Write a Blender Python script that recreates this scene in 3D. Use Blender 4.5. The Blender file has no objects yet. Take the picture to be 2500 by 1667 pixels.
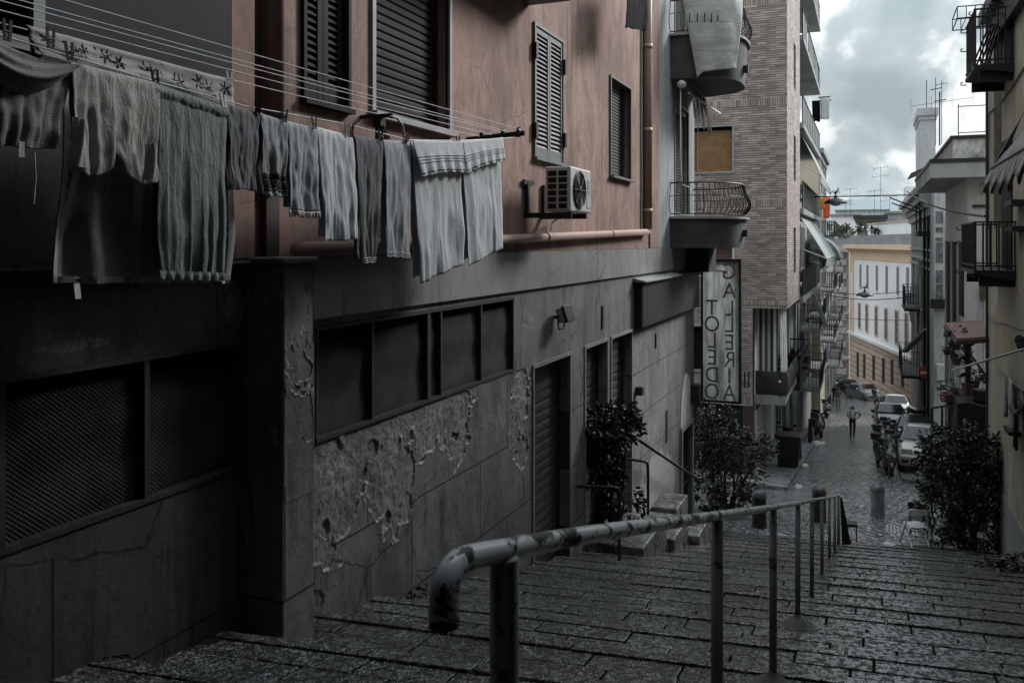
import bpy, bmesh, math, random
from mathutils import Vector, Matrix, noise as mnoise
R = math.radians
random.seed(11)
S = bpy.context.scene
COL = S.collection

# ------------------------------------------------------------------ camera, sky, sun, exposure
YAW = R(22.39)
FPX = 2100.0                      # focal length in photo pixels (photo 2500 wide)
CX, HORIZON = 1250.0, 593.0
cam = bpy.data.cameras.new("camera")
cam.sensor_width = 36.0
cam.lens = 36.0 * FPX / 2500.0
cam.shift_y = -(833.5 - HORIZON) / 2500.0
cam.clip_start, cam.clip_end = 0.05, 6000.0
cam.dof.use_dof = True
cam.dof.focus_distance = 12.0
cam.dof.aperture_fstop = 9.0
camo = bpy.data.objects.new("camera", cam)
COL.objects.link(camo)
camo.location = (0, 0, 0)
camo.rotation_euler = (R(90), 0, YAW)
S.camera = camo

SUN_EL, SUN_AZ = R(31), R(33)     # azimuth clockwise from the street direction (+Y)
world = bpy.data.worlds.new("World")
S.world = world
world.use_nodes = True
S.view_settings.view_transform = 'Standard'
S.view_settings.look = 'None'
S.view_settings.gamma = 1.0
S.view_settings.exposure = 1.38
sun = bpy.data.lights.new("sun", 'SUN')
sun.energy = 1.5
sun.angle = R(16)
sun.color = (1.0, 0.985, 0.96)
suno = bpy.data.objects.new("sun", sun)
COL.objects.link(suno)
sd = Vector((math.sin(SUN_AZ) * math.cos(SUN_EL), math.cos(SUN_AZ) * math.cos(SUN_EL), math.sin(SUN_EL)))
suno.rotation_euler = sd.to_track_quat('Z', 'Y').to_euler()
S.cycles.use_denoising = True
S.cycles.max_bounces = 8
S.cycles.diffuse_bounces = 4
S.cycles.glossy_bounces = 3
S.cycles.transparent_max_bounces = 8
S.cycles.caustics_reflective = False
S.cycles.caustics_refractive = False
S.cycles.sample_clamp_indirect = 6.0


class NT:
    """tiny helper round a node tree"""
    def __init__(s, tree):
        s.t, s.n, s.l = tree, tree.nodes, tree.links
    def set(s, sock, v):
        if isinstance(v, bpy.types.NodeSocket):
            s.l.new(v, sock)
        elif v is not None:
            if sock.type == 'RGBA' and len(v) == 3:
                v = (*v, 1.0)
            sock.default_value = v
    def coord(s, out='Object'):
        return s.n.new('ShaderNodeTexCoord').outputs[out]
    def mapping(s, vec, scale=(1, 1, 1), loc=(0, 0, 0), rot=(0, 0, 0)):
        m = s.n.new('ShaderNodeMapping')
        s.set(m.inputs['Vector'], vec)
        m.inputs['Scale'].default_value = scale
        m.inputs['Location'].default_value = loc
        m.inputs['Rotation'].default_value = rot
        return m.outputs[0]
    def noise(s, vec, scale=5, detail=4, rough=.55, dist=0, out=0):
        m = s.n.new('ShaderNodeTexNoise')
        s.set(m.inputs['Vector'], vec)
        m.inputs['Scale'].default_value = scale
        m.inputs['Detail'].default_value = detail
        m.inputs['Roughness'].default_value = rough
        m.inputs['Distortion'].default_value = dist
        return m.outputs[out]
    def voronoi(s, vec, scale=5, feature='F1', out='Distance'):
        m = s.n.new('ShaderNodeTexVoronoi')
        m.feature = feature
        s.set(m.inputs['Vector'], vec)
        m.inputs['Scale'].default_value = scale
        return m.outputs[out]
    def ramp(s, fac, stops, interp='LINEAR'):
        m = s.n.new('ShaderNodeValToRGB')
        s.set(m.inputs[0], fac)
        cr = m.color_ramp
        cr.interpolation = interp
        while len(cr.elements) < len(stops):
            cr.elements.new(.5)
        for e, (p, c) in zip(cr.elements, stops):
            e.position = p
            e.color = (c, c, c, 1) if isinstance(c, (int, float)) else (*c, 1)
        return m.outputs[0]
    def mix(s, fac, a, b, mode='MIX'):
        m = s.n.new('ShaderNodeMix')
        m.data_type = 'RGBA'
        m.blend_type = mode
        s.set(m.inputs[0], fac)
        s.set(m.inputs[6], a)
        s.set(m.inputs[7], b)
        return m.outputs[2]
    def math(s, op, a, b=None, c=None, clamp=False):
        m = s.n.new('ShaderNodeMath')
        m.operation = op
        m.use_clamp = clamp
        s.set(m.inputs[0], a)
        s.set(m.inputs[1], b)
        s.set(m.inputs[2], c)
        return m.outputs[0]
    def sep(s, vec):
        m = s.n.new('ShaderNodeSeparateXYZ')
        s.set(m.inputs[0], vec)
        return m.outputs
    def comb(s, x=0.0, y=0.0, z=0.0):
        m = s.n.new('ShaderNodeCombineXYZ')
        for i, v in enumerate((x, y, z)):
            s.set(m.inputs[i], v)
        return m.outputs[0]
    def brick(s, vec, w, h, mortar=.006, smooth=.1, offset=.5, c1=(1, 1, 1), c2=(0, 0, 0), bias=0.0):
        m = s.n.new('ShaderNodeTexBrick')
        m.offset = offset
        s.set(m.inputs['Vector'], vec)
        m.inputs['Scale'].default_value = 1.0
        m.inputs['Brick Width'].default_value = w
        m.inputs['Row Height'].default_value = h
        m.inputs['Mortar Size'].default_value = mortar
        m.inputs['Mortar Smooth'].default_value = smooth
        m.inputs['Bias'].default_value = bias
        s.set(m.inputs['Color1'], c1)
        s.set(m.inputs['Color2'], c2)
        s.set(m.inputs['Mortar'], (0, 0, 0))
        return m.outputs['Color'], m.outputs['Fac']
    def bump(s, height, strength=.3, dist=.02, normal=None):
        m = s.n.new('ShaderNodeBump')
        m.inputs['Strength'].default_value = strength
        m.inputs['Distance'].default_value = dist
        s.set(m.inputs['Height'], height)
        if normal is not None:
            s.set(m.inputs['Normal'], normal)
        return m.outputs[0]


# ---- overcast sky: Nishita behind a broken cloud layer, brighter towards the zenith as overcast skies are
def build_world():
    w = NT(world.node_tree)
    bg = w.n['Background']
    sky = w.n.new('ShaderNodeTexSky')
    sky.sky_type = 'NISHITA'
    sky.sun_disc = False
    sky.sun_elevation = SUN_EL
    sky.sun_rotation = SUN_AZ
    sky.altitude = 100
    d = w.coord('Generated')
    x, y, z = w.sep(d)
    zz = w.math('ADD', w.math('MAXIMUM', z, 0.0), .5)
    px = w.math('DIVIDE', x, zz)
    py = w.math('DIVIDE', y, zz)
    v = w.comb(px, py, 0.0)
    v = w.mapping(v, scale=(1.5, 1.0, 1), loc=(3.35, 1.2, 0), rot=(0, 0, R(-14)))
    big = w.noise(v, 4.4, 7, .5, .25)
    col = w.ramp(big, [(.36, (3.3, 4.05, 4.35)), (.50, (4.6, 5.3, 5.55)), (.55, (7.4, 7.8, 7.9)), (.61, (9.4, 9.6, 9.6))])
    mixed = w.mix(.975, sky.outputs[0], col)
    lift = w.math('MULTIPLY_ADD', w.math('MAXIMUM', w.math('SUBTRACT', z, .16), 0.0), 2.1, .79)
    hz = w.math('MULTIPLY', w.math('POWER', w.math('SUBTRACT', 1.0, w.math('MINIMUM', w.math('MULTIPLY', w.math('MAXIMUM', z, 0.0), 9.0), 1.0)), 2.0), .45)
    lift = w.math('ADD', lift, hz)
    grey = w.comb(lift, lift, lift)
    out = w.mix(1.0, mixed, grey, 'MULTIPLY')
    w.l.new(out, bg.inputs[0])
    bg.inputs[1].default_value = 0.056
build_world()


# ------------------------------------------------------------------ points, meshes, tags
def ray(u, v):
    r = (u - CX) / FPX
    return (r * math.cos(YAW) - math.sin(YAW), r * math.sin(YAW) + math.cos(YAW), (HORIZON - v) / FPX)

def at(u, v, X=None, Y=None, Z=None, t=None):
    d = ray(u, v)
    if X is not None: t = X / d[0]
    elif Y is not None: t = Y / d[1]
    elif Z is not None: t = Z / d[2]
    return Vector((d[0] * t, d[1] * t, d[2] * t))

STEP0, SKEW = -1.2, .126
def zs(y):                        # stair line
    return STEP0 - .263 * y
def step_top(x, y):               # upper surface of the stairs
    yr = y - SKEW * x
    k = math.floor((yr + 4.2) / .88)
    y0 = -4.2 + .88 * k
    return zs(y0) - .065 - .1 * (yr - y0) / .88
def zg(y):                        # ground level down the lane
    if y < 19.2: return zs(y)
    if y < 50: return -3.75 - .13 * y
    if y < 125: return -10.25 - .115 * (y - 50)
    return -18.9

LOCAL = set()                     # things whose parts are built in their own local frame
def world_of(o):
    if o.parent is None and o.name in LOCAL: return Matrix.Identity(4)
    m = o.matrix_basis.copy()
    return m if o.parent is None else world_of(o.parent) @ o.matrix_parent_inverse @ m

class MB:
    def __init__(s):
        s.v, s.f, s.mi = [], [], []
    def add(s, vs, fs, mi=0, M=None):
        o = len(s.v)
        s.v += [tuple(M @ Vector(p)) if M is not None else tuple(p) for p in vs]
        s.f += [tuple(i + o for i in q) for q in fs]
        s.mi += [mi] * len(fs)
        return s
    def quad(s, a, b, c, d, mi=0):
        return s.add([a, b, c, d], [(0, 1, 2, 3)], mi)
    def box(s, a, b, mi=0, M=None):
        x0, y0, z0 = a
        x1, y1, z1 = b
        return s.add([(x0, y0, z0), (x1, y0, z0), (x1, y1, z0), (x0, y1, z0), (x0, y0, z1), (x1, y0, z1), (x1, y1, z1), (x0, y1, z1)],
                     [(0, 3, 2, 1), (4, 5, 6, 7), (0, 1, 5, 4), (1, 2, 6, 5), (2, 3, 7, 6), (3, 0, 4, 7)], mi, M)
    def bar(s, p, q, w, h=None, mi=0, up=(0, 0, 1)):
        h = h or w
        p, q = Vector(p), Vector(q)
        d = (q - p)
        L = d.length
        d.normalize()
        upv = Vector(up)
        if abs(d.dot(upv)) > .98: upv = Vector((1, 0, 0))
        sx = d.cross(upv).normalized()
        sz = sx.cross(d).normalized()
        M = Matrix((sx, d, sz)).transposed().to_4x4()
        M.translation = p
        return s.box((-w / 2, 0, -h / 2), (w / 2, L, h / 2), mi, M)
    def tube(s, pts, r, n=8, mi=0, caps=True):
        pts = [Vector(p) for p in pts]
        rs = r if isinstance(r, (list, tuple)) else [r] * len(pts)
        rings, ref = [], None
        vs, fs = [], []
        for i, p in enumerate(pts):
            d = (pts[min(i + 1, len(pts) - 1)] - pts[max(i - 1, 0)])
            if d.length < 1e-9: d = Vector((0, 0, 1))
            d.normalize()
            if ref is None:
                ref = Vector((0, 0, 1)) if abs(d.z) < .9 else Vector((1, 0, 0))
            a = d.cross(ref).normalized()
            b = a.cross(d).normalized()
            ref = b
            for k in range(n):
                an = 2 * math.pi * k / n
                vs.append(p + (a * math.cos(an) + b * math.sin(an)) * rs[i])
        for i in range(len(pts) - 1):
            for k in range(n):
                k2 = (k + 1) % n
                fs.append((i * n + k, i * n + k2, (i + 1) * n + k2, (i + 1) * n + k))
        if caps:
            fs.append(tuple(range(n))[::-1])
            fs.append(tuple((len(pts) - 1) * n + k for k in range(n)))
        return s.add(vs, fs, mi)
    def lathe(s, prof, c=(0, 0, 0), n=16, mi=0, M=None):
        vs, fs = [], []
        for (r, z) in prof:
            for k in range(n):
                a = 2 * math.pi * k / n
                vs.append((c[0] + r * math.cos(a), c[1] + r * math.sin(a), c[2] + z))
        m = len(prof)
        for i in range(m - 1):
            for k in range(n):
                k2 = (k + 1) % n
                fs.append((i * n + k, i * n + k2, (i + 1) * n + k2, (i + 1) * n + k))
        fs.append(tuple(range(n))[::-1])
        fs.append(tuple((m - 1) * n + k for k in range(n)))
        return s.add(vs, fs, mi, M)
    def prism(s, poly, axis, a, b, mi=0, M=None):
        """poly of 2D points extruded along axis (0,1,2) from a to b; 2D = remaining axes in order"""
        n = len(poly)
        def p3(p, w):
            q = list(p)
            q.insert(axis, w)
            return tuple(q)
        vs = [p3(p, a) for p in poly] + [p3(p, b) for p in poly]
        fs = [tuple(range(n))[::-1], tuple(range(n, 2 * n))]
        for i in range(n):
            j = (i + 1) % n
            fs.append((i, j, n + j, n + i))
        return s.add(vs, fs, mi, M)
    def grid(s, fn, nu, nv, mi=0):
        vs = [tuple(fn(i / nu, j / nv)) for j in range(nv + 1) for i in range(nu + 1)]
        fs = [(j * (nu + 1) + i, j * (nu + 1) + i + 1, (j + 1) * (nu + 1) + i + 1, (j + 1) * (nu + 1) + i) for j in range(nv) for i in range(nu)]
        return s.add(vs, fs, mi)
    def build(s, name, mats, parent=None, smooth=False, bevel=0, segs=2, fix=True):
        me = bpy.data.meshes.new(name)
        me.from_pydata(s.v, [], s.f)
        mats = mats if isinstance(mats, (list, tuple)) else [mats]
        for m in mats: me.materials.append(m)
        if len(mats) > 1:
            me.polygons.foreach_set('material_index', s.mi)
        if fix:
            bm = bmesh.new()
            bm.from_mesh(me)
            bmesh.ops.recalc_face_normals(bm, faces=bm.faces)
            bm.to_mesh(me)
            bm.free()
        if smooth:
            me.polygons.foreach_set('use_smooth', [True] * len(me.polygons))
        me.update()
        o = bpy.data.objects.new(name, me)
        COL.objects.link(o)
        if parent is not None:
            o.parent = parent
            o.matrix_parent_inverse = world_of(parent).inverted()
        if bevel:
            b = o.modifiers.new('bevel', 'BEVEL')
            b.width = bevel
            b.segments = segs
            b.limit_method = 'ANGLE'
        return o

def empty(name, label=None, cat=None, group=None, loc=(0, 0, 0), rz=0.0, local=False):
    o = bpy.data.objects.new(name, None)
    if local: LOCAL.add(o.name)
    COL.objects.link(o)
    o.empty_display_size = .2
    o.location = loc
    o.rotation_euler = (0, 0, rz)
    return tag(o, label, cat, group)

def tag(o, label=None, cat=None, group=None, kind=None):
    if label: o['label'] = label
    if cat: o['category'] = cat
    if group: o['group'] = group
    if kind: o['kind'] = kind
    return o

def copy_tree(o, parent=None):
    c = o.copy()
    COL.objects.link(c)
    if parent is not None: c.parent = parent
    for ch in list(o.children):
        copy_tree(ch, c)
    return c

# ------------------------------------------------------------------ materials
def newmat(name):
    m = bpy.data.materials.new(name)
    m.use_nodes = True
    t = NT(m.node_tree)
    b = t.n['Principled BSDF']
    return m, t, b

def simple(name, col, rough=.6, metal=0.0, var=.25, scale=6, bump=.0, bscale=40, spec=.5):
    m, t, b = newmat(name)
    c = t.coord()
    n = t.noise(c, scale, 5, .6)
    dark = tuple(k * (1 - var) for k in col)
    lite = tuple(min(1, k * (1 + var)) for k in col)
    t.set(b.inputs['Base Color'], t.ramp(n, [(.3, dark), (.7, lite)]))
    b.inputs['Roughness'].default_value = rough
    b.inputs['Metallic'].default_value = metal
    b.inputs['Specular IOR Level'].default_value = spec
    if bump:
        t.set(b.inputs['Normal'], t.bump(t.noise(c, bscale, 4, .6), bump, .01))
    return m

def plaster(name, base, dark, lite, streak=.35, bump=.25, blot=.55, rough=.85, grime=None, blotcol=None):
    """weathered plaster: large blotches, vertical run-off streaks, fine grain"""
    m, t, b = newmat(name)
    c = t.coord()
    big = t.noise(c, .55, 6, .62, .3)
    mid = t.noise(c, 2.3, 6, .65, .2)
    col = t.mix(t.ramp(big, [(.33, 0.0), (.66, 1.0)]), dark, lite)
    col = t.mix(t.ramp(mid, [(.3, 0.0), (.75, 1.0)]), t.mix(.55, col, base), col)
    st = t.noise(t.mapping(c, scale=(1.5, 1.5, .2)), 2.0, 4, .55, .3)
    stm = t.ramp(t.noise(c, .9, 4, .6), [(.4, 0.0), (.65, 1.0)])
    col = t.mix(t.math('MULTIPLY', t.math('MULTIPLY', t.ramp(st, [(.44, 0.0), (.72, 1.0)]), stm), streak), col, tuple(k * .35 for k in dark))
    if blotcol:
        bl = t.noise(t.mapping(c, scale=(1.3, 1.3, .6), loc=(3, 9, 1)), 2.4, 9, .78, .6)
        col = t.mix(t.math('MULTIPLY', t.ramp(bl, [(.47, 0.0), (.64, 1.0)]), blot), col, blotcol)
    if grime:
        dr = t.noise(t.mapping(c, scale=(5, 5, .3), loc=(2, 5, 1)), 1.6, 5, .6, .5)
        drm = t.ramp(t.noise(t.mapping(c, scale=(1, 1, .6), loc=(8, 1, 4)), 1.3, 5, .65), [(.45, 0.0), (.6, 1.0)])
        col = t.mix(t.math('MULTIPLY', t.math('MULTIPLY', t.ramp(dr, [(.5, 0.0), (.62, 1.0)]), drm), grime), col, tuple(k * .3 for k in dark))
        spk = t.noise(c, 13, 6, .75)
        col = t.mix(t.math('MULTIPLY', t.ramp(spk, [(.55, 0.0), (.68, 1.0)]), grime * .55), col, tuple(k * .4 for k in dark))
        cv = t.mix(.12, c, t.noise(c, 3, 4, .6, out=1), 'ADD')
        cr = t.math('LESS_THAN', t.voronoi(cv, .9, 'DISTANCE_TO_EDGE'), .006)
        crm = t.ramp(t.noise(c, 1.1, 3), [(.5, 0.0), (.6, 1.0)])
        col = t.mix(t.math('MULTIPLY', t.math('MULTIPLY', cr, crm), .7), col, (.02, .016, .014))
    fine = t.noise(c, 55, 4, .7)
    col = t.mix(.22, col, t.ramp(fine, [(.3, tuple(k * .5 for k in base)), (.7, tuple(min(1, k * 1.5) for k in base))]))
    t.set(b.inputs['Base Color'], col)
    b.inputs['Roughness'].default_value = rough
    b.inputs['Specular IOR Level'].default_value = .25
    h = t.math('ADD', t.math('MULTIPLY', mid, .6), t.math('MULTIPLY', fine, .25))
    t.set(b.inputs['Normal'], t.bump(h, bump, .03))
    return m

def ellipses_mask(t, a, z, spots):
    """soft mask of elliptical spots in the (a, z) plane"""
    best = None
    for (ac, zc, ra, rz) in spots:
        da = t.math('DIVIDE', t.math('SUBTRACT', a, ac), ra)
        dz = t.math('DIVIDE', t.math('SUBTRACT', z, zc), rz)
        d = t.math('SQRT', t.math('ADD', t.math('MULTIPLY', da, da), t.math('MULTIPLY', dz, dz)))
        m = t.math('SUBTRACT', 1.0, d)
        best = m if best is None else t.math('MAXIMUM', best, m)
    return best

def base_wall_mat(name='grey_render', k=1.0):
    """grey rendered base wall: block joints, peeled patches that lay the rough undercoat bare, pale repaint patches"""
    m, t, b = newmat(name)
    c = t.coord()
    x, y, z = t.sep(c)
    big = t.noise(c, .8, 6, .62, .4)
    mid = t.noise(c, 3.4, 7, .68, .2)
    fine = t.noise(c, 60, 4, .7)
    col = t.mix(t.ramp(big, [(.32, 0.0), (.68, 1.0)]), (.11, .115, .12), (.25, .256, .262))
    col = t.mix(t.math('MULTIPLY', t.ramp(mid, [(.45, 0.0), (.7, 1.0)]), .5), col, (.085, .087, .09))
    st = t.noise(t.mapping(c, scale=(1.3, 1.5, .2)), 2.2, 4, .55, .3)
    col = t.mix(t.math('MULTIPLY', t.ramp(st, [(.47, 0.0), (.68, 1.0)]), .5), col, (.05, .052, .054))
    st2 = t.noise(t.mapping(c, scale=(1.5, 2, .25), loc=(4, 2, 7)), 2.4, 4, .55, .3)
    col = t.mix(t.math('MULTIPLY', t.ramp(st2, [(.52, 0.0), (.75, 1.0)]), .4), col, (.3, .305, .31))
    dr = t.noise(t.mapping(c, scale=(5, 5, .3), loc=(2, 5, 1)), 1.5, 5, .6, .5)
    drm = t.ramp(t.noise(t.mapping(c, loc=(8, 1, 4)), 1.1, 5, .65), [(.46, 0.0), (.6, 1.0)])
    col = t.mix(t.math('MULTIPLY', t.math('MULTIPLY', t.ramp(dr, [(.5, 0.0), (.62, 1.0)]), drm), .8), col, (.025, .025, .026))
    pale = t.ramp(t.noise(t.mapping(c, loc=(1, 7, 2)), 2.2, 8, .75, .4), [(.56, 0.0), (.66, 1.0)])
    col = t.mix(t.math('MULTIPLY', pale, .5), col, (.33, .335, .34))
    spk = t.noise(c, 14, 6, .78)
    col = t.mix(t.math('MULTIPLY', t.ramp(spk, [(.55, 0.0), (.66, 1.0)]), .55), col, (.03, .03, .031))
    cv = t.mix(.12, c, t.noise(c, 3, 4, .6, out=1), 'ADD')
    cr = t.math('LESS_THAN', t.voronoi(cv, .8, 'DISTANCE_TO_EDGE'), .006)
    col = t.mix(t.math('MULTIPLY', t.math('MULTIPLY', cr, t.ramp(t.noise(c, 1.3, 3), [(.48, 0.0), (.58, 1.0)])), .8), col, (.012, .012, .012))
    # block joints
    bv = t.comb(t.math('SUBTRACT', y, 5.05), t.math('ADD', z, 2.2), 0.0)
    _, fac = t.brick(bv, 1.4, .75, .008, .2)
    low = t.math('LESS_THAN', z, -1.5)
    joint = t.math('MULTIPLY', fac, low)
    # peeled render
    spots = [(4.22, -.38, .11, .17), (1.9, -.52, .4, .05), (3.1, -.5, .25, .04), (5.05, -2.75, .12, .2)]
    mask = ellipses_mask(t, y, z, spots)
    rag = t.math('ADD', t.math('ADD', t.math('MULTIPLY', t.noise(c, 2.4, 4, .6, .8), 1.6), t.math('MULTIPLY', t.noise(c, 7.5, 6, .7, .6), 1.0)), -1.32)
    pm = t.math('ADD', mask, rag)
    peel = t.ramp(pm, [(.10, 0.0), (.125, 1.0)])
    edge = t.ramp(pm, [(.03, 0.0), (.085, 1.0), (.10, 1.0), (.115, 0.0)])
    edge_shadow = t.math('MULTIPLY', t.ramp(pm, [(.105, 0.0), (.125, 1.0), (.15, 1.0), (.21, 0.0)]), t.ramp(t.noise(c, 4.5, 3), [(.4, .2), (.55, 1.0)]))
    under = t.mix(t.ramp(t.noise(c, 11, 8, .82), [(.38, 0.0), (.6, 1.0)]), (.09, .088, .085), (.7, .685, .665))
    hole = t.ramp(t.noise(c, 5, 6, .7, .5), [(.62, 0.0), (.7, 1.0)])
    under = t.mix(t.math('MULTIPLY', hole, .8), under, (.03, .028, .026))
    col = t.mix(joint, col, (.02, .02, .02))
    col = t.mix(t.math('MULTIPLY', edge, .6), col, (.38, .38, .37))
    col = t.mix(peel, col, under)
    col = t.mix(t.math('MULTIPLY', edge_shadow, .85), col, (.015, .014, .013))  # shadow line along the peel edge, painted as a dark colour
    # pale repaint at the far end and beneath the flue
    sp2 = [(15.6, -4.35, 1.2, .6), (16.6, -4.75, .9, .7), (14.6, -4.4, .7, .35)]
    pm2 = t.math('ADD', ellipses_mask(t, y, z, sp2), t.math('MULTIPLY', t.math('SUBTRACT', t.noise(t.mapping(c, scale=(1, 2.5, 1)), 2.2, 6, .7), .5), 1.5))
    col = t.mix(t.math('MULTIPLY', t.ramp(pm2, [(.15, 0.0), (.24, 1.0)]), .9), col, (.36, .36, .36))
    col = t.mix(.18, col, t.ramp(fine, [(.3, .03), (.7, .3)]))
    t.set(b.inputs['Base Color'], col)
    b.inputs['Roughness'].default_value = .82
    b.inputs['Specular IOR Level'].default_value = .3
    h = t.math('ADD', t.math('MULTIPLY', mid, .35), t.math('MULTIPLY', fine, .05))
    h = t.math('SUBTRACT', h, t.math('MULTIPLY', joint, 1.2))
    h = t.math('SUBTRACT', h, t.math('MULTIPLY', peel, t.math('MULTIPLY_ADD', t.noise(c, 18, 8, .8), -1.6, 1.9)))
    t.set(b.inputs['Normal'], t.bump(h, .8, .05))
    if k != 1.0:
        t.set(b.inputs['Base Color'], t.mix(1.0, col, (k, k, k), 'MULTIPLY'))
    return m

def brick_mat():
    m, t, b = newmat('long_brick')
    c = t.coord()
    x, y, z = t.sep(c)
    a = t.math('ADD', x, t.math('MULTIPLY', y, 1.0))
    wob = t.math('MULTIPLY', t.math('SUBTRACT', t.noise(c, 2.5, 3), .5), .006)
    v1 = t.comb(a, t.math('ADD', z, wob), 0.0)
    c1, f1 = t.brick(v1, .27, .0715, .0022, .1, .37, (1, 1, 1), (0, 0, 0))
    zf = t.math('FRACT', t.math('DIVIDE', t.math('ADD', t.math('ADD', z, wob), 50.05), .0715))
    f1 = t.math('MAXIMUM', t.math('MULTIPLY', f1, .55), t.math('LESS_THAN', zf, .17))
    v2 = t.comb(t.math('ADD', z, .09), a, 0.0)
    c2, f2 = t.brick(v2, .9, .0715, .0075, .1, 0.0, (1, 1, 1), (0, 0, 0))
    band = None
    for zc in (4.27 + 3.06, 4.27, 1.21, -1.85, -4.82):
        d = t.math('LESS_THAN', t.math('ABSOLUTE', t.math('SUBTRACT', z, zc)), .105)
        band = d if band is None else t.math('MAXIMUM', band, d)
    tone = t.mix(band, c1, c2)
    mort = t.math('ADD', t.math('MULTIPLY', f1, t.math('SUBTRACT', 1.0, band)), t.math('MULTIPLY', f2, band))
    col = t.ramp(tone, [(0.0, (.24, .19, .167)), (.5, (.36, .295, .263)), (1.0, (.5, .42, .38))])
    soot = t.noise(c, .45, 6, .65, .3)
    col = t.mix(t.math('MULTIPLY', t.ramp(soot, [(.45, 0.0), (.75, 1.0)]), .5), col, (.12, .095, .085))
    st = t.noise(t.mapping(c, scale=(1.5, 1.5, .15)), 1.6, 5, .6)
    col = t.mix(t.math('MULTIPLY', t.ramp(st, [(.5, 0.0), (.75, 1.0)]), .35), col, (.36, .32, .3))
    col = t.mix(mort, col, (.016, .014, .013))
    t.set(b.inputs['Base Color'], col)
    b.inputs['Roughness'].default_value = .8
    h = t.math('SUBTRACT', t.math('MULTIPLY', t.noise(c, 30, 4), .25), mort)
    t.set(b.inputs['Normal'], t.bump(h, .6, .012))
    return m

def stone_mat(name, lo, hi, rough=(.28, .62), grain=(9, 26, 14), strength=.9, dist=.022, joints=None, pillow=0.0, glint_fleck=.3):
    """worn volcanic paving stone, chiselled across the slope, damp"""
    m, t, b = newmat(name)
    c = t.coord()
    x, y, z = t.sep(c)
    v = t.mapping(c, scale=grain)
    chis = t.noise(v, 1.0, 3, .6, .5)
    chis2 = t.noise(t.mapping(c, scale=tuple(k * 2.7 for k in grain)), 1.0, 4, .6, .2)
    big = t.noise(c, 1.1, 5, .6)
    col = t.mix(t.ramp(big, [(.3, 0.0), (.7, 1.0)]), lo, hi)
    isl = t.n.new('ShaderNodeNewGeometry').outputs['Random Per Island']
    tone_ = t.math('MULTIPLY_ADD', isl, 1.0, .55)
    col = t.mix(1.0, col, t.comb(tone_, tone_, tone_), 'MULTIPLY')
    pit = t.ramp(chis, [(.43, 1.0), (.475, 0.0)])
    worn = t.ramp(t.math('MULTIPLY_ADD', chis2, .68, t.math('MULTIPLY', chis, .32)), [(.51, 0.0), (.575, 1.0)])
    patch = t.ramp(t.noise(c, 2.4, 5, .65), [(.36, .25), (.6, 1.0)])
    col = t.mix(t.math('MULTIPLY', worn, t.math('MULTIPLY', patch, .9)), col, (glint_fleck, glint_fleck * 1.02, glint_fleck * 1.04))  # worn specks, with wet highlights painted into their colour
    col = t.mix(t.math('MULTIPLY', pit, .92), col, tuple(k * .1 for k in lo))
    h = t.math('ADD', t.ramp(chis, [(.40, 0.0), (.5, 1.0)]), t.math('MULTIPLY', chis2, .5))
    if pillow: h = t.math('ADD', h, t.math('MULTIPLY', t.noise(c, 3.3, 3, .5), pillow))
    if joints:
        w_, h_, rot = joints
        jv = t.mapping(c, rot=(0, 0, rot))
        wob = t.noise(c, 3.0, 3, .5, out=1)
        jv = t.mix(.035, jv, wob, 'ADD')
        tone, fac = t.brick(jv, w_, h_, .014, .3, .5)
        _, soft = t.brick(jv, w_, h_, .11, 1.0, .5)
        h = t.math('SUBTRACT', h, t.math('MULTIPLY', soft, 1.3))
        col = t.mix(t.math('MULTIPLY', tone, .35), col, tuple(k * 1.7 for k in hi))
        col = t.mix(fac, col, (.008, .008, .008))
        h = t.math('ADD', h, t.math('MULTIPLY', tone, .5))
        h = t.math('SUBTRACT', h, t.math('MULTIPLY', fac, 2.2))
    t.set(b.inputs['Base Color'], col)
    rg = t.noise(c, 2.2, 5, .6)
    t.set(b.inputs['Roughness'], t.math('MAXIMUM', t.math('MULTIPLY_ADD', t.ramp(rg, [(.35, 0.0), (.7, 1.0)]), rough[1] - rough[0], rough[0]), t.math('MULTIPLY', pit, .6)))
    b.inputs['Specular IOR Level'].default_value = .6
    t.set(b.inputs['Normal'], t.bump(h, strength, dist))
    return m

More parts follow.
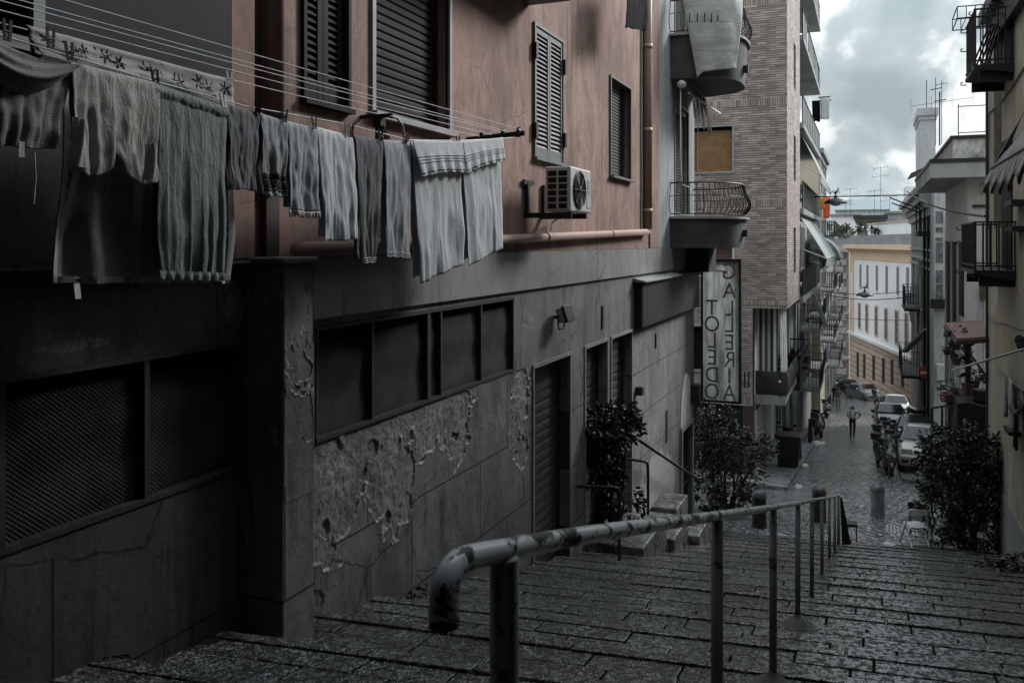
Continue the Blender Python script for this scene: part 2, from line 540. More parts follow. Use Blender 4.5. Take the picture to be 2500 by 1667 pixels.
def fabric(name, col, weave=260, wrinkle=.5, stripes=None, var=.16, crumple=9, trans=.12, stain=None):
    m, t, b = newmat(name)
    c = t.coord()
    n = t.noise(c, 3, 4, .6)
    cc = t.ramp(n, [(.3, tuple(k * (1 - var) for k in col)), (.7, tuple(min(1, k * (1 + var)) for k in col))])
    fib = t.noise(t.mapping(c, scale=(1, 1, .35)), weave, 3, .7)
    cc = t.mix(.35, cc, t.ramp(fib, [(.3, tuple(k * .45 for k in col)), (.7, tuple(min(1, k * 1.5) for k in col))]))
    if stripes:
        x, y, z = t.sep(c)
        w = t.math('SINE', t.math('MULTIPLY', t.math('ADD', z, t.math('MULTIPLY', n, .03)), stripes))
        cc = t.mix(t.math('MULTIPLY', t.ramp(w, [(.3, 0.0), (.8, 1.0)]), .45), cc, tuple(k * .35 for k in col))
    t.set(b.inputs['Base Color'], cc)
    b.inputs['Roughness'].default_value = .95
    b.inputs['Specular IOR Level'].default_value = .1
    fold = t.noise(t.mapping(c, scale=(1, 1, .3)), crumple * 3.2, 5, .62, .9)
    cr = t.noise(t.mapping(c, scale=(1, 1, .45), rot=(R(20), 0, 0)), crumple * 2, 6, .65, .8)
    h = t.math('ADD', t.math('MULTIPLY', fold, .9 if crumple > 5 else .4), t.math('ADD', t.math('MULTIPLY', cr, .6), t.math('MULTIPLY', fib, .22)))
    t.set(b.inputs['Normal'], t.bump(h, wrinkle, .03))
    tr = t.n.new('ShaderNodeBsdfTranslucent')
    t.set(tr.inputs[0], cc)
    mx = t.n.new('ShaderNodeMixShader')
    mx.inputs[0].default_value = trans
    t.l.new(b.outputs[0], mx.inputs[1])
    t.l.new(tr.outputs[0], mx.inputs[2])
    t.l.new(mx.outputs[0], t.n['Material Output'].inputs[0])
    return m

def striped(name, c1, c2, axis, period, duty=.5, rough=.9):
    m, t, b = newmat(name)
    co = t.sep(t.coord())[axis]
    f = t.math('FRACT', t.math('DIVIDE', t.math('ADD', co, 50.0), period))
    k = t.math('LESS_THAN', f, duty)
    n = t.noise(t.coord(), 2.5, 5, .6)
    col = t.mix(t.math('MULTIPLY', n, .4), t.mix(k, c1, c2), tuple(x * .4 for x in c1))
    t.set(b.inputs['Base Color'], col)
    b.inputs['Roughness'].default_value = rough
    return m

def chipped(name, paint, under, lo=.52, hi=.56, scale=9, rough=.35):
    m, t, b = newmat(name)
    c = t.coord()
    n = t.noise(t.mapping(c, scale=(1, .55, 1)), scale, 8, .66, .7)
    n2 = t.noise(c, scale * 4, 5, .7)
    f = t.ramp(t.math('ADD', n, t.math('MULTIPLY', t.math('SUBTRACT', n2, .5), .12)), [(lo, 0.0), (hi, 1.0)])
    col = t.mix(t.noise(c, 4, 4), tuple(k * .7 for k in paint), paint)
    t.set(b.inputs['Base Color'], t.mix(f, col, under))
    t.set(b.inputs['Roughness'], t.math('MULTIPLY_ADD', f, .45, rough))
    t.set(b.inputs['Normal'], t.bump(t.math('SUBTRACT', 1.0, f), .5, .004))
    return m

def leafmat(name, a, bcol, rough=.32):
    m, t, b = newmat(name)
    c = t.coord()
    n = t.noise(c, 7, 3, .6)
    t.set(b.inputs['Base Color'], t.ramp(n, [(.35, a), (.65, bcol)]))
    b.inputs['Roughness'].default_value = rough
    b.inputs['Specular IOR Level'].default_value = .5
    return m

MT = {}
MT['base'] = base_wall_mat()
MT['base_shaded'] = base_wall_mat('shaded_grey_render', .36)  # same render darkened: shade left of the pier painted into the colour
MT['undercoat'] = None
def undercoat_mat():
    m, t, b = newmat('bare_undercoat')
    c = t.coord()
    n = t.noise(c, 14, 8, .8, .2)
    n2 = t.noise(c, 3.5, 5, .65)
    col = t.mix(t.ramp(n, [(.34, 0.0), (.62, 1.0)]), (.1, .1, .099), (.40, .398, .392))
    col = t.mix(t.math('MULTIPLY', t.ramp(n2, [(.45, 0.0), (.65, 1.0)]), .6), col, (.13, .13, .13))
    t.set(b.inputs['Base Color'], col)
    b.inputs['Roughness'].default_value = .95
    b.inputs['Specular IOR Level'].default_value = .1
    t.set(b.inputs['Normal'], t.bump(n, .9, .03))
    return m
MT['undercoat'] = undercoat_mat()
MT['flake'] = simple('pale_plaster_edge', (.27, .27, .265), .85, 0, .45, 9)
MT['pink'] = plaster('pink_plaster', (.33, .21, .18), (.14, .095, .082), (.46, .315, .275), .75, .3, .9, blotcol=(.115, .088, .077), grime=.75)
MT['grey_dark'] = plaster('dark_grey_plaster', (.038, .04, .044), (.024, .025, .028), (.06, .062, .066), .4, .15, grime=.6)
MT['strip'] = plaster('pale_grey_plaster', (.32, .33, .335), (.2, .21, .215), (.4, .41, .415), .5, .25, grime=.6)
MT['band'] = plaster('ledge_plaster', (.24, .245, .25), (.15, .155, .16), (.32, .325, .33), .55, .25, grime=.6)
MT['beige'] = plaster('ochre_plaster', (.33, .295, .23), (.2, .175, .135), (.42, .375, .295), .85, .3, .85, blotcol=(.15, .13, .1), grime=.6)
MT['white_wall'] = plaster('white_plaster', (.5, .5, .5), (.34, .345, .35), (.6, .6, .6), .4, .25, grime=.6)
MT['white_dirty'] = plaster('stained_white_plaster', (.48, .48, .47), (.13, .13, .13), (.66, .66, .64), .7, .45, 1.0, blotcol=(.04, .04, .04))
MT['greywall'] = plaster('grey_plaster', (.24, .245, .25), (.17, .175, .18), (.3, .305, .31), .4, .25, grime=.6)
MT['yellow'] = plaster('yellow_plaster', (.46, .41, .3), (.36, .31, .22), (.52, .47, .35), .3, .2)
MT['orange'] = plaster('orange_plaster', (.6, .45, .3), (.53, .39, .26), (.65, .5, .35), .25, .2)
MT['salmon'] = plaster('rusticated_orange', (.45, .34, .265), (.36, .27, .21), (.52, .4, .32), .3, .2)
MT['farwhite'] = plaster('far_white_plaster', (.72, .71, .73), (.62, .61, .63), (.78, .77, .79), .12, .1)
MT['brick'] = brick_mat()
MT['step'] = stone_mat('step_stone', (.024, .025, .026), (.075, .077, .079), (.06, .2), (24, 21, 24), 1.0, .005, None, .35, glint_fleck=.36)
MT['cobble'] = stone_mat('road_basalt', (.05, .0515, .053), (.12, .124, .127), (.05, .13), (11, 8, 11), 1.0, .010, (.36, .24, R(48)), 1.4, glint_fleck=.75)
MT['pave'] = stone_mat('pavement_stone', (.08, .082, .084), (.13, .133, .135), (.3, .6), (5, 5, 5), .35, .015, (.9, .5, 0))
MT['earth'] = simple('ground_earth', (.06, .058, .055), .9)
MT['darkmetal'] = simple('dark_metal', (.025, .026, .028), .5, .3, .3, 8, .1)
MT['iron'] = simple('black_iron', (.012, .012, .013), .55, .2)
MT['rust'] = simple('brown_rust_metal', (.034, .029, .027), .7, .1, .4, 12, .2)
MT['meshmetal'] = simple('mesh_metal', (.04, .039, .038), .6, .3, .5, 5)
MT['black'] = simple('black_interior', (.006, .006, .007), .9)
MT['shutter'] = simple('roller_shutter', (.045, .048, .051), .5, .3, .35, 4, .1)
MT['shutter_dark'] = simple('dark_roller_shutter', (.028, .03, .033), .5, .1, .3, 4)
MT['frame'] = simple('grey_stone_frame', (.3, .305, .31), .7, 0, .2, 5, .15)
MT['louvre'] = simple('grey_green_louvre', (.14, .15, .155), .5, 0, .25, 5)
MT['louvre_dark'] = simple('dark_louvre', (.012, .0125, .0135), .7, 0, .25, 5, spec=.15)
MT['rail'] = chipped('chipped_rail_paint', (.84, .86, .88), (.016, .015, .014), .53, .543, 21, .16)
MT['post'] = chipped('post_paint', (.24, .245, .25), (.03, .026, .022), .56, .62, 14, .35)
MT['cement'] = simple('cement', (.11, .108, .105), .9, 0, .35, 14, .6, 30)
MT['acwhite'] = simple('off_white_plastic', (.52, .53, .52), .45, 0, .08, 5)
MT['whitepaint'] = simple('white_paint', (.62, .62, .62), .5, 0, .12, 5)
MT['pinkpipe'] = plaster('pink_pipe_paint', (.38, .265, .235), (.28, .19, .165), (.45, .32, .29), .3, .15, rough=.45)
MT['brownpipe'] = simple('brown_pipe', (.06, .038, .034), .6, 0, .3, 5)
MT['wood_blind'] = simple('wooden_blind', (.26, .15, .065), .6, 0, .2, 6)
MT['red_blind'] = simple('dull_red_blind', (.13, .07, .065), .6, 0, .2, 6)
MT['leaf'] = leafmat('dark_leaf', (.009, .013, .010), (.024, .032, .024), .34)
MT['leaf2'] = leafmat('black_green_leaf', (.01, .014, .01), (.026, .036, .026), .3)
MT['leaf3'] = leafmat('mid_green_leaf', (.05, .075, .035), (.1, .13, .07), .5)
MT['bark'] = simple('bark', (.05, .042, .035), .9, 0, .3, 10, .4)
MT['glass'] = simple('dark_glass', (.02, .022, .025), .08, 0, .2, 3)
MT['rubber'] = simple('tyre_rubber', (.012, .012, .012), .85)
MT['chrome'] = simple('bright_metal', (.5, .5, .5), .25, .9, .1)
MT['red'] = simple('red_paint', (.28, .03, .025), .5)
MT['tile'] = None
# ================================================================== THE SETTING
XW = -3.58            # face of the wall on the left
XR = 2.5              # face of the near right-hand building
PI = math.pi

def ground_sheet(name, mat, xs, ys, zf):
    m = MB()
    nx, ny = len(xs), len(ys)
    vs = [(x, y, zf(x, y)) for y in ys for x in xs]
    fs = [(j * nx + i, j * nx + i + 1, (j + 1) * nx + i + 1, (j + 1) * nx + i) for j in range(ny - 1) for i in range(nx - 1)]
    m.add(vs, fs)
    return m.build(name, mat)

ys = [-30, -12, 0, 10, 19.2, 30, 40, 50, 75, 100, 125, 160, 250, 600, 2500]
tag(ground_sheet('ground', MT['earth'], [-1500, -60, -12, -3.4, 2.6, 12, 60, 1500], ys, lambda x, y: zg(y) - .45 if y < 19.2 else zg(y) - .12), kind='structure')

rys = [19.0 + .35 * i for i in range(90)] + [50.5 + 2.5 * i for i in range(34)]
def road_z(x, y):
    return zg(max(y, 19.21)) + .03 * math.cos((x + .4) * .7) + .018 * mnoise.noise(Vector((x * .8, y * .5, 0)))
tag(ground_sheet('road', MT['cobble'], [-14 + .7 * i for i in range(36)], rys, road_z), kind='structure')

# stairs: shallow ramped steps of loose-fitting stone slabs
def build_steps():
    m = MB()
    rnd = random.Random(5)
    tread, k = .88, 0
    y = -4.2
    while y < 19.0:
        z0 = zs(y) - .065
        x = XW - .05
        slope = .1
        # main slabs
        for (ya, yb, wlo, whi, drop) in ((0.0, .27, .4, .8, 0), (.27, .54, .4, .75, 0), (.54, .76, .4, .8, 0), (.76, .88, .6, 1.3, .0)):
            x = XW - .05 - rnd.random() * .6
            while x < XR + .1:
                w = rnd.uniform(wlo, whi)
                x1 = min(x + w, XR + .15)
                x0c = max(x, XW - .05)
                if x1 - x0c > .05:
                    dz = rnd.uniform(-.005, .005)
                    tl = rnd.uniform(-.005, .005)
                    g, h_ = .003, .006
                    def P(xx, yy, top):
                        Y = y + yy + SKEW * xx + rnd.uniform(-.006, .006)
                        Z = z0 - slope * (yy / tread) + dz + tl * (xx - x0c) + (0.012 if yb > .85 else 0)
                        return (xx, Y, Z if top else Z - .3)
                    a, b = ya + g, yb - g
                    q = [P(x0c + h_, a, 0), P(x1 - h_, a, 0), P(x1 - h_, b, 0), P(x0c + h_, b, 0), P(x0c + h_, a, 1), P(x1 - h_, a, 1), P(x1 - h_, b, 1), P(x0c + h_, b, 1)]
                    m.add(q, [(0, 3, 2, 1), (4, 5, 6, 7), (0, 1, 5, 4), (1, 2, 6, 5), (2, 3, 7, 6), (3, 0, 4, 7)])
                x += w
        y += tread
    o = m.build('stairs', MT['step'], bevel=.007, segs=2)
    return tag(o, kind='structure')
build_steps()
bed = MB()
bed.prism([(-4.5, zs(-4.5) - .19), (19.3, zs(19.3) - .19), (19.3, zs(19.3) - .5), (-4.5, zs(-4.5) - .5)], 0, XW - .05, XR + .1)
tag(bed.build('stair_bedding', MT['earth']), kind='structure')

# pavements with stone kerbs
def pavement(name, x0, x1, y0, y1, kerb_side, h=.14):
    m = MB()
    n = max(2, int((y1 - y0) / 2))
    yy = [y0 + (y1 - y0) * i / n for i in range(n + 1)]
    for a, b in zip(yy[:-1], yy[1:]):
        za, zb = zg(a) + h, zg(b) + h
        xa, xb = (x0, x1 - .16) if kerb_side > 0 else (x0 + .16, x1)
        m.add([(xa, a, za), (xb, a, za), (xb, b, zb), (xa, b, zb), (xa, a, za - .4), (xb, a, za - .4), (xb, b, zb - .4), (xa, b, zb - .4)],
              [(0, 1, 2, 3), (4, 5, 1, 0), (5, 6, 2, 1), (6, 7, 3, 2), (7, 4, 0, 3)])
    y = y0
    while y < y1 - .05:
        e = min(y + 1.1, y1)
        a, b = y + .006, e - .006
        xa, xb = (x1 - .155, x1) if kerb_side > 0 else (x0, x0 + .155)
        m.add([(xa, a, zg(a) + h + .004), (xb, a, zg(a) + h + .004), (xb, b, zg(b) + h + .004), (xa, b, zg(b) + h + .004), (xa, a, zg(a) - .3), (xb, a, zg(a) - .3), (xb, b, zg(b) - .3), (xa, b, zg(b) - .3)],
              [(0, 1, 2, 3), (4, 5, 1, 0), (5, 6, 2, 1), (6, 7, 3, 2), (7, 4, 0, 3)])
        y = e
    if y0 > 20 and kerb_side > 0:
        m.box((x0 - 2.6, y0 - .16, zg(y0) - .3), (x1, y0 - .005, zg(y0) + h + .004))
        m.box((x0 - 2.6, y0, zg(y0) - .3), (x0 - .006, y0 + .9, zg(y0) + h - .004))
    return tag(m.build(name, MT['pave']), kind='structure')
pavement('pavement', -3.2, -2.1, 25.9, 40.0, 1)
pavement('pavement', -3.2, -2.75, 40.0, 92.0, 1)
pavement('pavement', 1.05, 2.9, 30.3, 62.0, -1, .12)

# far hill
m = MB()
hp = []
for i in range(41):
    x = -2600 + 130 * i
    z = 30 + 95 * math.exp(-((x + 40) / 330) ** 2) + 14 * mnoise.noise(Vector((i * .35, 2, 0)))
    hp.append((x, z))
vs = [(x, 2400, -19) for x, z in hp] + [(x, 2600, z) for x, z in hp] + [(x, 3200, -19) for x, z in hp]
n = len(hp)
fs = [(r * n + i, r * n + i + 1, (r + 1) * n + i + 1, (r + 1) * n + i) for r in range(2) for i in range(n - 1)]
m.add(vs, fs)
tag(m.build('hills', simple('far_hill', (.2, .25, .27), .95), smooth=True), kind='structure')

# ================================================================== WALL WITH HOLES
def holed_wall(mb, X, y0, y1, z0, z1, holes, depth, face=1, mi=0, rmi=0, thick=.4):
    """vertical wall in the plane X facing +x (face=1) or -x; holes = (ya, yb, za, zb[, depth])"""
    ysx = sorted({y0, y1, *[h[0] for h in holes], *[h[1] for h in holes]})
    zsx = sorted({z0, z1, *[h[2] for h in holes], *[h[3] for h in holes]})
    for a, b in zip(ysx[:-1], ysx[1:]):
        if a < y0 or b > y1: continue
        for c, d in zip(zsx[:-1], zsx[1:]):
            if c < z0 or d > z1: continue
            ym, zm = (a + b) / 2, (c + d) / 2
            if any(h[0] < ym < h[1] and h[2] < zm < h[3] for h in holes): continue
            mb.quad((X, a, c), (X, b, c), (X, b, d), (X, a, d), mi)
    for h in holes:
        dp = h[4] if len(h) > 4 else depth
        Xi = X - face * dp
        a, b, c, d = h[:4]
        mb.quad((X, a, c), (Xi, a, c), (Xi, a, d), (X, a, d), rmi)
        mb.quad((X, b, c), (X, b, d), (Xi, b, d), (Xi, b, c), rmi)
        mb.quad((X, a, d), (Xi, a, d), (Xi, b, d), (X, b, d), rmi)
        mb.quad((X, a, c), (X, b, c), (Xi, b, c), (Xi, a, c), rmi)
    Xb = X - face * thick
    mb.quad((Xb, y0, z0), (Xb, y1, z0), (Xb, y1, z1), (Xb, y0, z1), mi)
    for (p, q) in (((y0, z0), (y0, z1)), ((y1, z0), (y1, z1)), ((y0, z1), (y1, z1)), ((y0, z0), (y1, z0))):
        mb.quad((X, *p), (X, *q), (Xb, *q), (Xb, *p), mi)

def holed_wall_y(mb, Y, x0, x1, z0, z1, holes, depth, mi=0, rmi=0, thick=.4):
    """wall in the plane Y facing -y (towards the stairs); holes = (xa, xb, za, zb)"""
    tmp = MB()
    holed_wall(tmp, -Y, x0, x1, z0, z1, holes, depth, 1, mi, rmi, thick)
    vs = [(y, -x, z) for (x, y, z) in tmp.v]
    o = len(mb.v)
    mb.v += vs
    mb.f += [tuple(i + o for i in f) for f in tmp.f]
    mb.mi += tmp.mi

def slat_panel(mb, X, ya, yb, za, zb, pitch=.055, tilt=.022, th=.012, mi=0, face=1):
    """horizontal louvre slats in the plane X"""
    n = max(1, int((zb - za) / pitch))
    for i in range(n):
        z = za + (i + .5) * (zb - za) / n
        mb.add([(X - face * tilt, ya, z + pitch * .42), (X - face * tilt, yb, z + pitch * .42), (X + face * tilt, yb, z - pitch * .32), (X + face * tilt, ya, z - pitch * .32),
                (X - face * tilt, ya, z + pitch * .42 - th), (X - face * tilt, yb, z + pitch * .42 - th), (X + face * tilt, yb, z - pitch * .32 - th), (X + face * tilt, ya, z - pitch * .32 - th)],
               [(0, 1, 2, 3), (7, 6, 5, 4), (0, 4, 5, 1), (1, 5, 6, 2), (2, 6, 7, 3), (3, 7, 4, 0)], mi)

def rollup(mb, X, ya, yb, za, zb, pitch, face=1, depth=.012, mi=0):
    """roller blind: convex horizontal slats"""
    n = max(1, int(round((zb - za) / pitch)))
    prof = []
    for i in range(n):
        z = za + (zb - za) * i / n
        h = (zb - za) / n
        prof += [(X, z + .002), (X + face * depth, z + h * .25), (X + face * depth, z + h * .75), (X, z + h - .002)]
    vs = [(x, ya, z) for x, z in prof] + [(x, yb, z) for x, z in prof]
    k = len(prof)
    fs = [(i, i + 1, k + i + 1, k + i) for i in range(k - 1)]
    mb.add(vs, fs, mi)

def rollup_y(mb, Y, xa, xb, za, zb, pitch, depth=.012, mi=0):
    t = MB()
    rollup(t, -Y, xa, xb, za, zb, pitch, 1, depth, mi)
    o = len(mb.v)
    mb.v += [(y, -x, z) for x, y, z in t.v]
    mb.f += [tuple(i + o for i in f) for f in t.f]
    mb.mi += t.mi

def framing(mb, X, ya, yb, za, zb, w, out, face=1, mi=0, back=.02, sill=0.0):
    """flat surround of four butted bars round an opening"""
    xs = sorted((X - face * back, X + face * out))
    mb.box((xs[0], ya - w, za), (xs[1], ya, zb), mi)
    mb.box((xs[0], yb, za), (xs[1], yb + w, zb), mi)
    mb.box((xs[0], ya - w, zb), (xs[1], yb + w, zb + w), mi)
    xs2 = sorted((X - face * back, X + face * (out + sill)))
    mb.box((xs2[0], ya - w - sill * .4, za - w), (xs2[1], yb + w + sill * .4, za), mi)

def yz(u, v, X=XW):
    p = at(u, v, X=X)
    return p.y, p.z

# ================================================================== LEFT BUILDING
left = empty('pink_building', 'old pink house on a grey rendered base, along the left of the stairs', 'building', loc=(XW, 8, zs(8)))

Y_end = 19.4
# --- base wall
meshA = (1.2, yz(620, 800)[0] - .12, -1.40, -.60)
meshB = (yz(770, 900)[0], yz(1254, 800)[0], -1.41, -.59)
d1 = (yz(1302, 900)[0], yz(1390, 880)[0])
d2 = (yz(1428, 860)[0], yz(1481, 850)[0])
d3 = (yz(1492, 840)[0], yz(1541, 830)[0])
gate = (yz(1662, 1100)[0], yz(1686, 1080)[0])
DT = -1.46
holes = [meshA + (.16,), meshB + (.16,), (d1[0], d1[1], -4.6, DT, .2), (d2[0], d2[1], -5.4, DT, .2), (d3[0], d3[1], -5.6, DT, .2), (gate[0], gate[1], -6.3, -3.95, .15)]
mb = MB()
def fbm(a, b_, k, f, o):
    return sum(mnoise.noise(Vector((a * f * 2 ** i + k, b_ * f * 2 ** i, k * .7))) / 2 ** (i * .8) for i in range(o))
def peeled(mb, X, y0, y1, z0, z1, spots, res=.0125, deep=.013, seed=0.0, lvl=.12, fade=.05):
    '''plaster face with real losses: steps down to the bare undercoat, pale broken edges'''
    ny, nz = int((y1 - y0) / res), int((z1 - z0) / res)
    V, keep = [], []
    for j in range(nz + 1):
        for i in range(ny + 1):
            y, z = y0 + (y1 - y0) * i / ny, z0 + (z1 - z0) * j / nz
            m = max(1 - math.hypot((y - a) / ra, (z - c) / rc) for (a, c, ra, rc) in spots)
            m += .58 * fbm(y, z, 3 + seed, 2.8, 3) + .22 * fbm(y, z, 9 + seed, 9, 3)
            k = min(1, max(0, (m - lvl) / .05))
            e = min(1, (y - y0) / fade, (y1 - y) / fade, (z - z0) / fade)
            e = max(0, e)
            rim = max(0, 1 - abs(m - lvl + .05) / .07)
            x = X - e * k * (deep + .007 * fbm(y, z, 5 + seed, 14, 3)) + e * (1 - k) * (.005 * rim + .004 * fbm(y, z, 2 + seed, 4, 2))
            if k > .9 and e > .5 and fbm(y, z, 21 + seed, 3.4, 2) > .5: x -= .02
            V.append((x, y, z)); keep.append((m, k * (1 if e > .3 else 0)))
    o = len(mb.v)
    mb.v += V
    w = ny + 1
    for j in range(nz):
        for i in range(ny):
            q = (j * w + i, j * w + i + 1, (j + 1) * w + i + 1, (j + 1) * w + i)
            kk = [keep[a][1] for a in q]
            mb.f.append(tuple(a + o for a in q))
            mm = sum(keep[a][0] for a in q) / 4
            mb.mi.append(1 if min(kk) > .45 else (2 if max(kk) > .02 else (2 if 0 < lvl - mm < .035 and fbm(V[q[0]][1], V[q[0]][2], 31, 5, 2) > .05 else 0)))
pz = [(4.76, 8.1, -2.95, -1.415), (8.42, d1[0] - .05, -2.75, -1.415)]
holed_wall(mb, XW, 4.5, Y_end, -7.2, -.1, holes[1:] + [p + (.09,) for p in pz], .2, thick=.35)
peeled(mb, XW, *pz[0], [(5.15, -1.8, .4, .62), (5.75, -1.6, .55, .3), (6.15, -1.9, .42, .48), (6.75, -1.6, .5, .3), (7.3, -1.68, .42, .4), (6.4, -1.5, 1.2, .16), (5.05, -2.6, .12, .2)])
peeled(mb, XW, *pz[1], [(8.95, -1.7, .3, .5), (8.75, -2.05, .24, .2), (8.98, -2.38, .22, .2)], seed=4.0)
mb.build('wall', [MT['base'], MT['undercoat'], MT['flake']], left)
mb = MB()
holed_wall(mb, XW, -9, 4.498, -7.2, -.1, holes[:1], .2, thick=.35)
mb.build('wall', MT['base_shaded'], left)
# ledge band between the storeys, a little proud
mb = MB()
mb.prism([(XW + .002, -.1), (XW + .035, -.1), (XW + .035, -.53), (XW + .002, -.545)], 1, 4.66, Y_end - .02)
mb.prism([(XW + .002, -.098), (XW + .05, -.098), (XW + .05, -.125), (XW + .036, -.125), (XW + .002, -.11)], 1, -9, 4.33)
mb.build('ledge', MT['band'], left)
# pier
mb = MB()
py0, py1, px = 4.33, 4.655, -3.3
mb.box((XW - .01, py0, -6), (px, py1, -.135))
mb.box((XW - .01, py0 - .02, -.132), (px + .02, py1 + .02, -.09))
pier = mb.build('pier', MT['base'], left, bevel=.012)
mb = MB()
peeled(mb, px + .004, py0 + .012, py1 - .012, -1.6, -.16, [(4.5, -.72, .16, .3), (4.56, -1.1, .07, .16), (4.62, -.5, .05, .3)], .010, .02, 2.0, .1, .012)
mb.build('pier_face', [MT['base'], MT['undercoat'], MT['flake']], pier)
# house number tile on the pier's near face
mb = MB()
mb.box((-3.40, py0 - .012, -1.23), (-3.345, py0 + .001, -1.14))
mb.tube([(-3.362, py0 - .014, -1.165), (-3.37, py0 - .014, -1.155), (-3.383, py0 - .014, -1.165), (-3.373, py0 - .014, -1.185), (-3.385, py0 - .014, -1.205), (-3.372, py0 - .014, -1.215), (-3.36, py0 - .014, -1.205)], .003, 6, mi=1)
mb.build('number_tile', [MT['frame'], MT['iron']], left)

# --- expanded-metal mesh openings
def mesh_opening(rect, mullions, name='mesh_grille'):
    ya, yb, za, zb = rect
    Xm = XW - .05
    fr = MB()
    w = .03
    fr.box((Xm - .02, ya, zb - w), (XW + .012, yb, zb - .002))
    fr.box((Xm - .02, ya, za + .002), (XW + .012, yb, za + w))
    fr.box((Xm - .02, ya + .002, za + w), (XW + .008, ya + w, zb - w))
    fr.box((Xm - .02, yb - w, za + w), (XW + .008, yb - .002, zb - w))
    for (ym, mw) in mullions:
        fr.box((Xm - .02, ym - mw / 2, za + w), (XW + .005, ym + mw / 2, zb - w))
    f = fr.build('window_frame', MT['rust'], left)
    me = MB()
    # expanded metal: rows of zig-zag strands that meet
    rows, pitch = int((zb - za) / .0125), .0125
    cell = .03
    n = int((yb - ya) / (cell / 2))
    rnd = random.Random(3)
    for r in range(rows):
        z = za + (r + .5) * pitch
        bulge = .006 * math.sin(r * .2)
        vs, fs = [], []
        for i in range(n + 1):
            y = ya + i * cell / 2
            zz = z + (pitch * .30 if (i + r) % 2 else -pitch * .30)
            xx = Xm + bulge + .012 * mnoise.noise(Vector((y * 1.6, z * 2.1, 0)))
            vs += [(xx + .004, y, zz - .0029), (xx - .004, y, zz + .0029)]
        for i in range(n):
            fs.append((2 * i, 2 * i + 2, 2 * i + 3, 2 * i + 1))
        me.add(vs, fs)
    me.build('mesh', MT['meshmetal'], f, fix=False)
    bk = MB()
    bk.quad((XW - .159, ya, za), (XW - .159, yb, za), (XW - .159, yb, zb), (XW - .159, ya, zb))
    bk.build('backing', MT['black'], f)
mesh_opening(meshA, [(yz(358, 900)[0], .035), (yz(2, 900)[0], .04)])
mesh_opening(meshB, [(yz(910, 900)[0], .03), (yz(1047, 850)[0], .06), (yz(1077, 850)[0], .03), (yz(1175, 850)[0], .03)])

# --- roller doors
VENT = striped('vent_slots', (.004, .004, .004), (.045, .048, .051), 1, .05, .42)
def roller_door(ya, yb, zb, za, mat, vents=2):
    d = MB()
    rollup(d, XW - .165, ya + .03, yb - .03, za, zb - .02, .125, depth=.007)
    o = d.build('roller_door', mat, left)
    f = MB()
    f.box((XW - .2, ya + .001, za), (XW - .13, ya + .04, zb - .001))
    f.box((XW - .2, yb - .04, za), (XW - .13, yb - .001, zb - .001))
    f.build('guide_rail', MT['darkmetal'], o)
    for r in range(vents):
        v = MB()
        zz = zb - .3 - r * .125
        v.box((XW - .16, ya + .12, zz - .03), (XW - .1565, yb - .12, zz + .03))
        v.build('vent_strip', VENT, o)
    w = .045
    fr = MB()
    fr.box((XW - .12, ya - w, za), (XW + .02, ya - .001, zb))
    fr.box((XW - .12, yb + .001, za), (XW + .018, yb + w, zb))
    fr.box((XW - .12, ya - w, zb + .001), (XW + .022, yb + w, zb + w))
    fr.build('door_frame', MT['greywall'], o)
roller_door(d1[0], d1[1], DT, -4.1, MT['shutter'])
roller_door(d2[0], d2[1], DT, -5.0, MT['shutter'], 3)
roller_door(d3[0], d3[1], DT, -5.2, MT['shutter'], 3)
bk = MB()
for dd in (d1, d2, d3):
    bk.quad((XW - .199, dd[0], -5.6), (XW - .199, dd[1], -5.6), (XW - .199, dd[1], DT), (XW - .199, dd[0], DT))
bk.build('door_backing', MT['black'], left)

# --- window gate near the corner and pale arch above it
g = MB()
framing(g, XW, gate[0], gate[1], -6.3, -3.95, .09, .05)
gfr = g.build('gate_frame', MT['greywall'], left)
g = MB()
ny = 9
for i in range(ny):
    y = gate[0] + (gate[1] - gate[0]) * (i + .5) / ny
    g.box((XW - .07, y - .01, -6.3), (XW - .05, y + .01, -3.95))
for z in (-4.0, -4.9, -5.2, -6.1):
    g.box((XW - .08, gate[0], z - .03), (XW - .045, gate[1], z + .03))
g.build('iron_bars', MT['iron'], gfr)
g = MB()
g.quad((XW - .149, gate[0], -6.3), (XW - .149, gate[1], -6.3), (XW - .149, gate[1], -3.95), (XW - .149, gate[0], -3.95))
g.build('backing', MT['black'], gfr)
yc, zc0, ra = (gate[0] + gate[1]) / 2 - .02, -3.84, .62
poly = [(yc + ra * math.cos(a), zc0 + 1.05 * math.sin(a)) for a in [PI * i / 16 for i in range(17)]]
g = MB()
g.prism(poly, 0, XW + .002, XW + .02)
g.build('arch_panel', simple('pale_arch_plaster', (.5, .5, .49), .8, 0, .15, 6), left)

# --- small dark things on the base wall
mb = MB()
ya, yb = yz(1545, 700)[0], Y_end - .05
mb.box((XW + .001, ya + .06, -1.42), (XW + .14, yb, -.66))
box = mb.build('shutter_box', MT['black'], left, bevel=.01)
mb = MB()
mb.prism([(XW + .001, -.585), (XW + .22, -.635), (XW + .22, -.655), (XW + .001, -.65)], 1, ya, yb + .02)
mb.build('box_roof', MT['greywall'], box)
k = 16
for i in range(k):
    y = ya + .1 + (yb - ya - .15) * i / k
    mb = MB()
    mb.box((XW + .1405, y, -1.4), (XW + .149, y + (yb - ya - .15) / k - .008, -.69))
    mb.build('slat', MT['iron'], box)
mb = MB()
y, z = yz(1469, 775)
mb.box((XW + .001, y - .03, z - .17), (XW + .02, y + .03, z + .17))
y, z = yz(1600, 828)
mb.box((XW + .001, y - .03, z - .17), (XW + .02, y + .03, z + .1))
mb.build('wall_slot', MT['iron'], left)
mb = MB()
y, z = yz(1627, 1040)
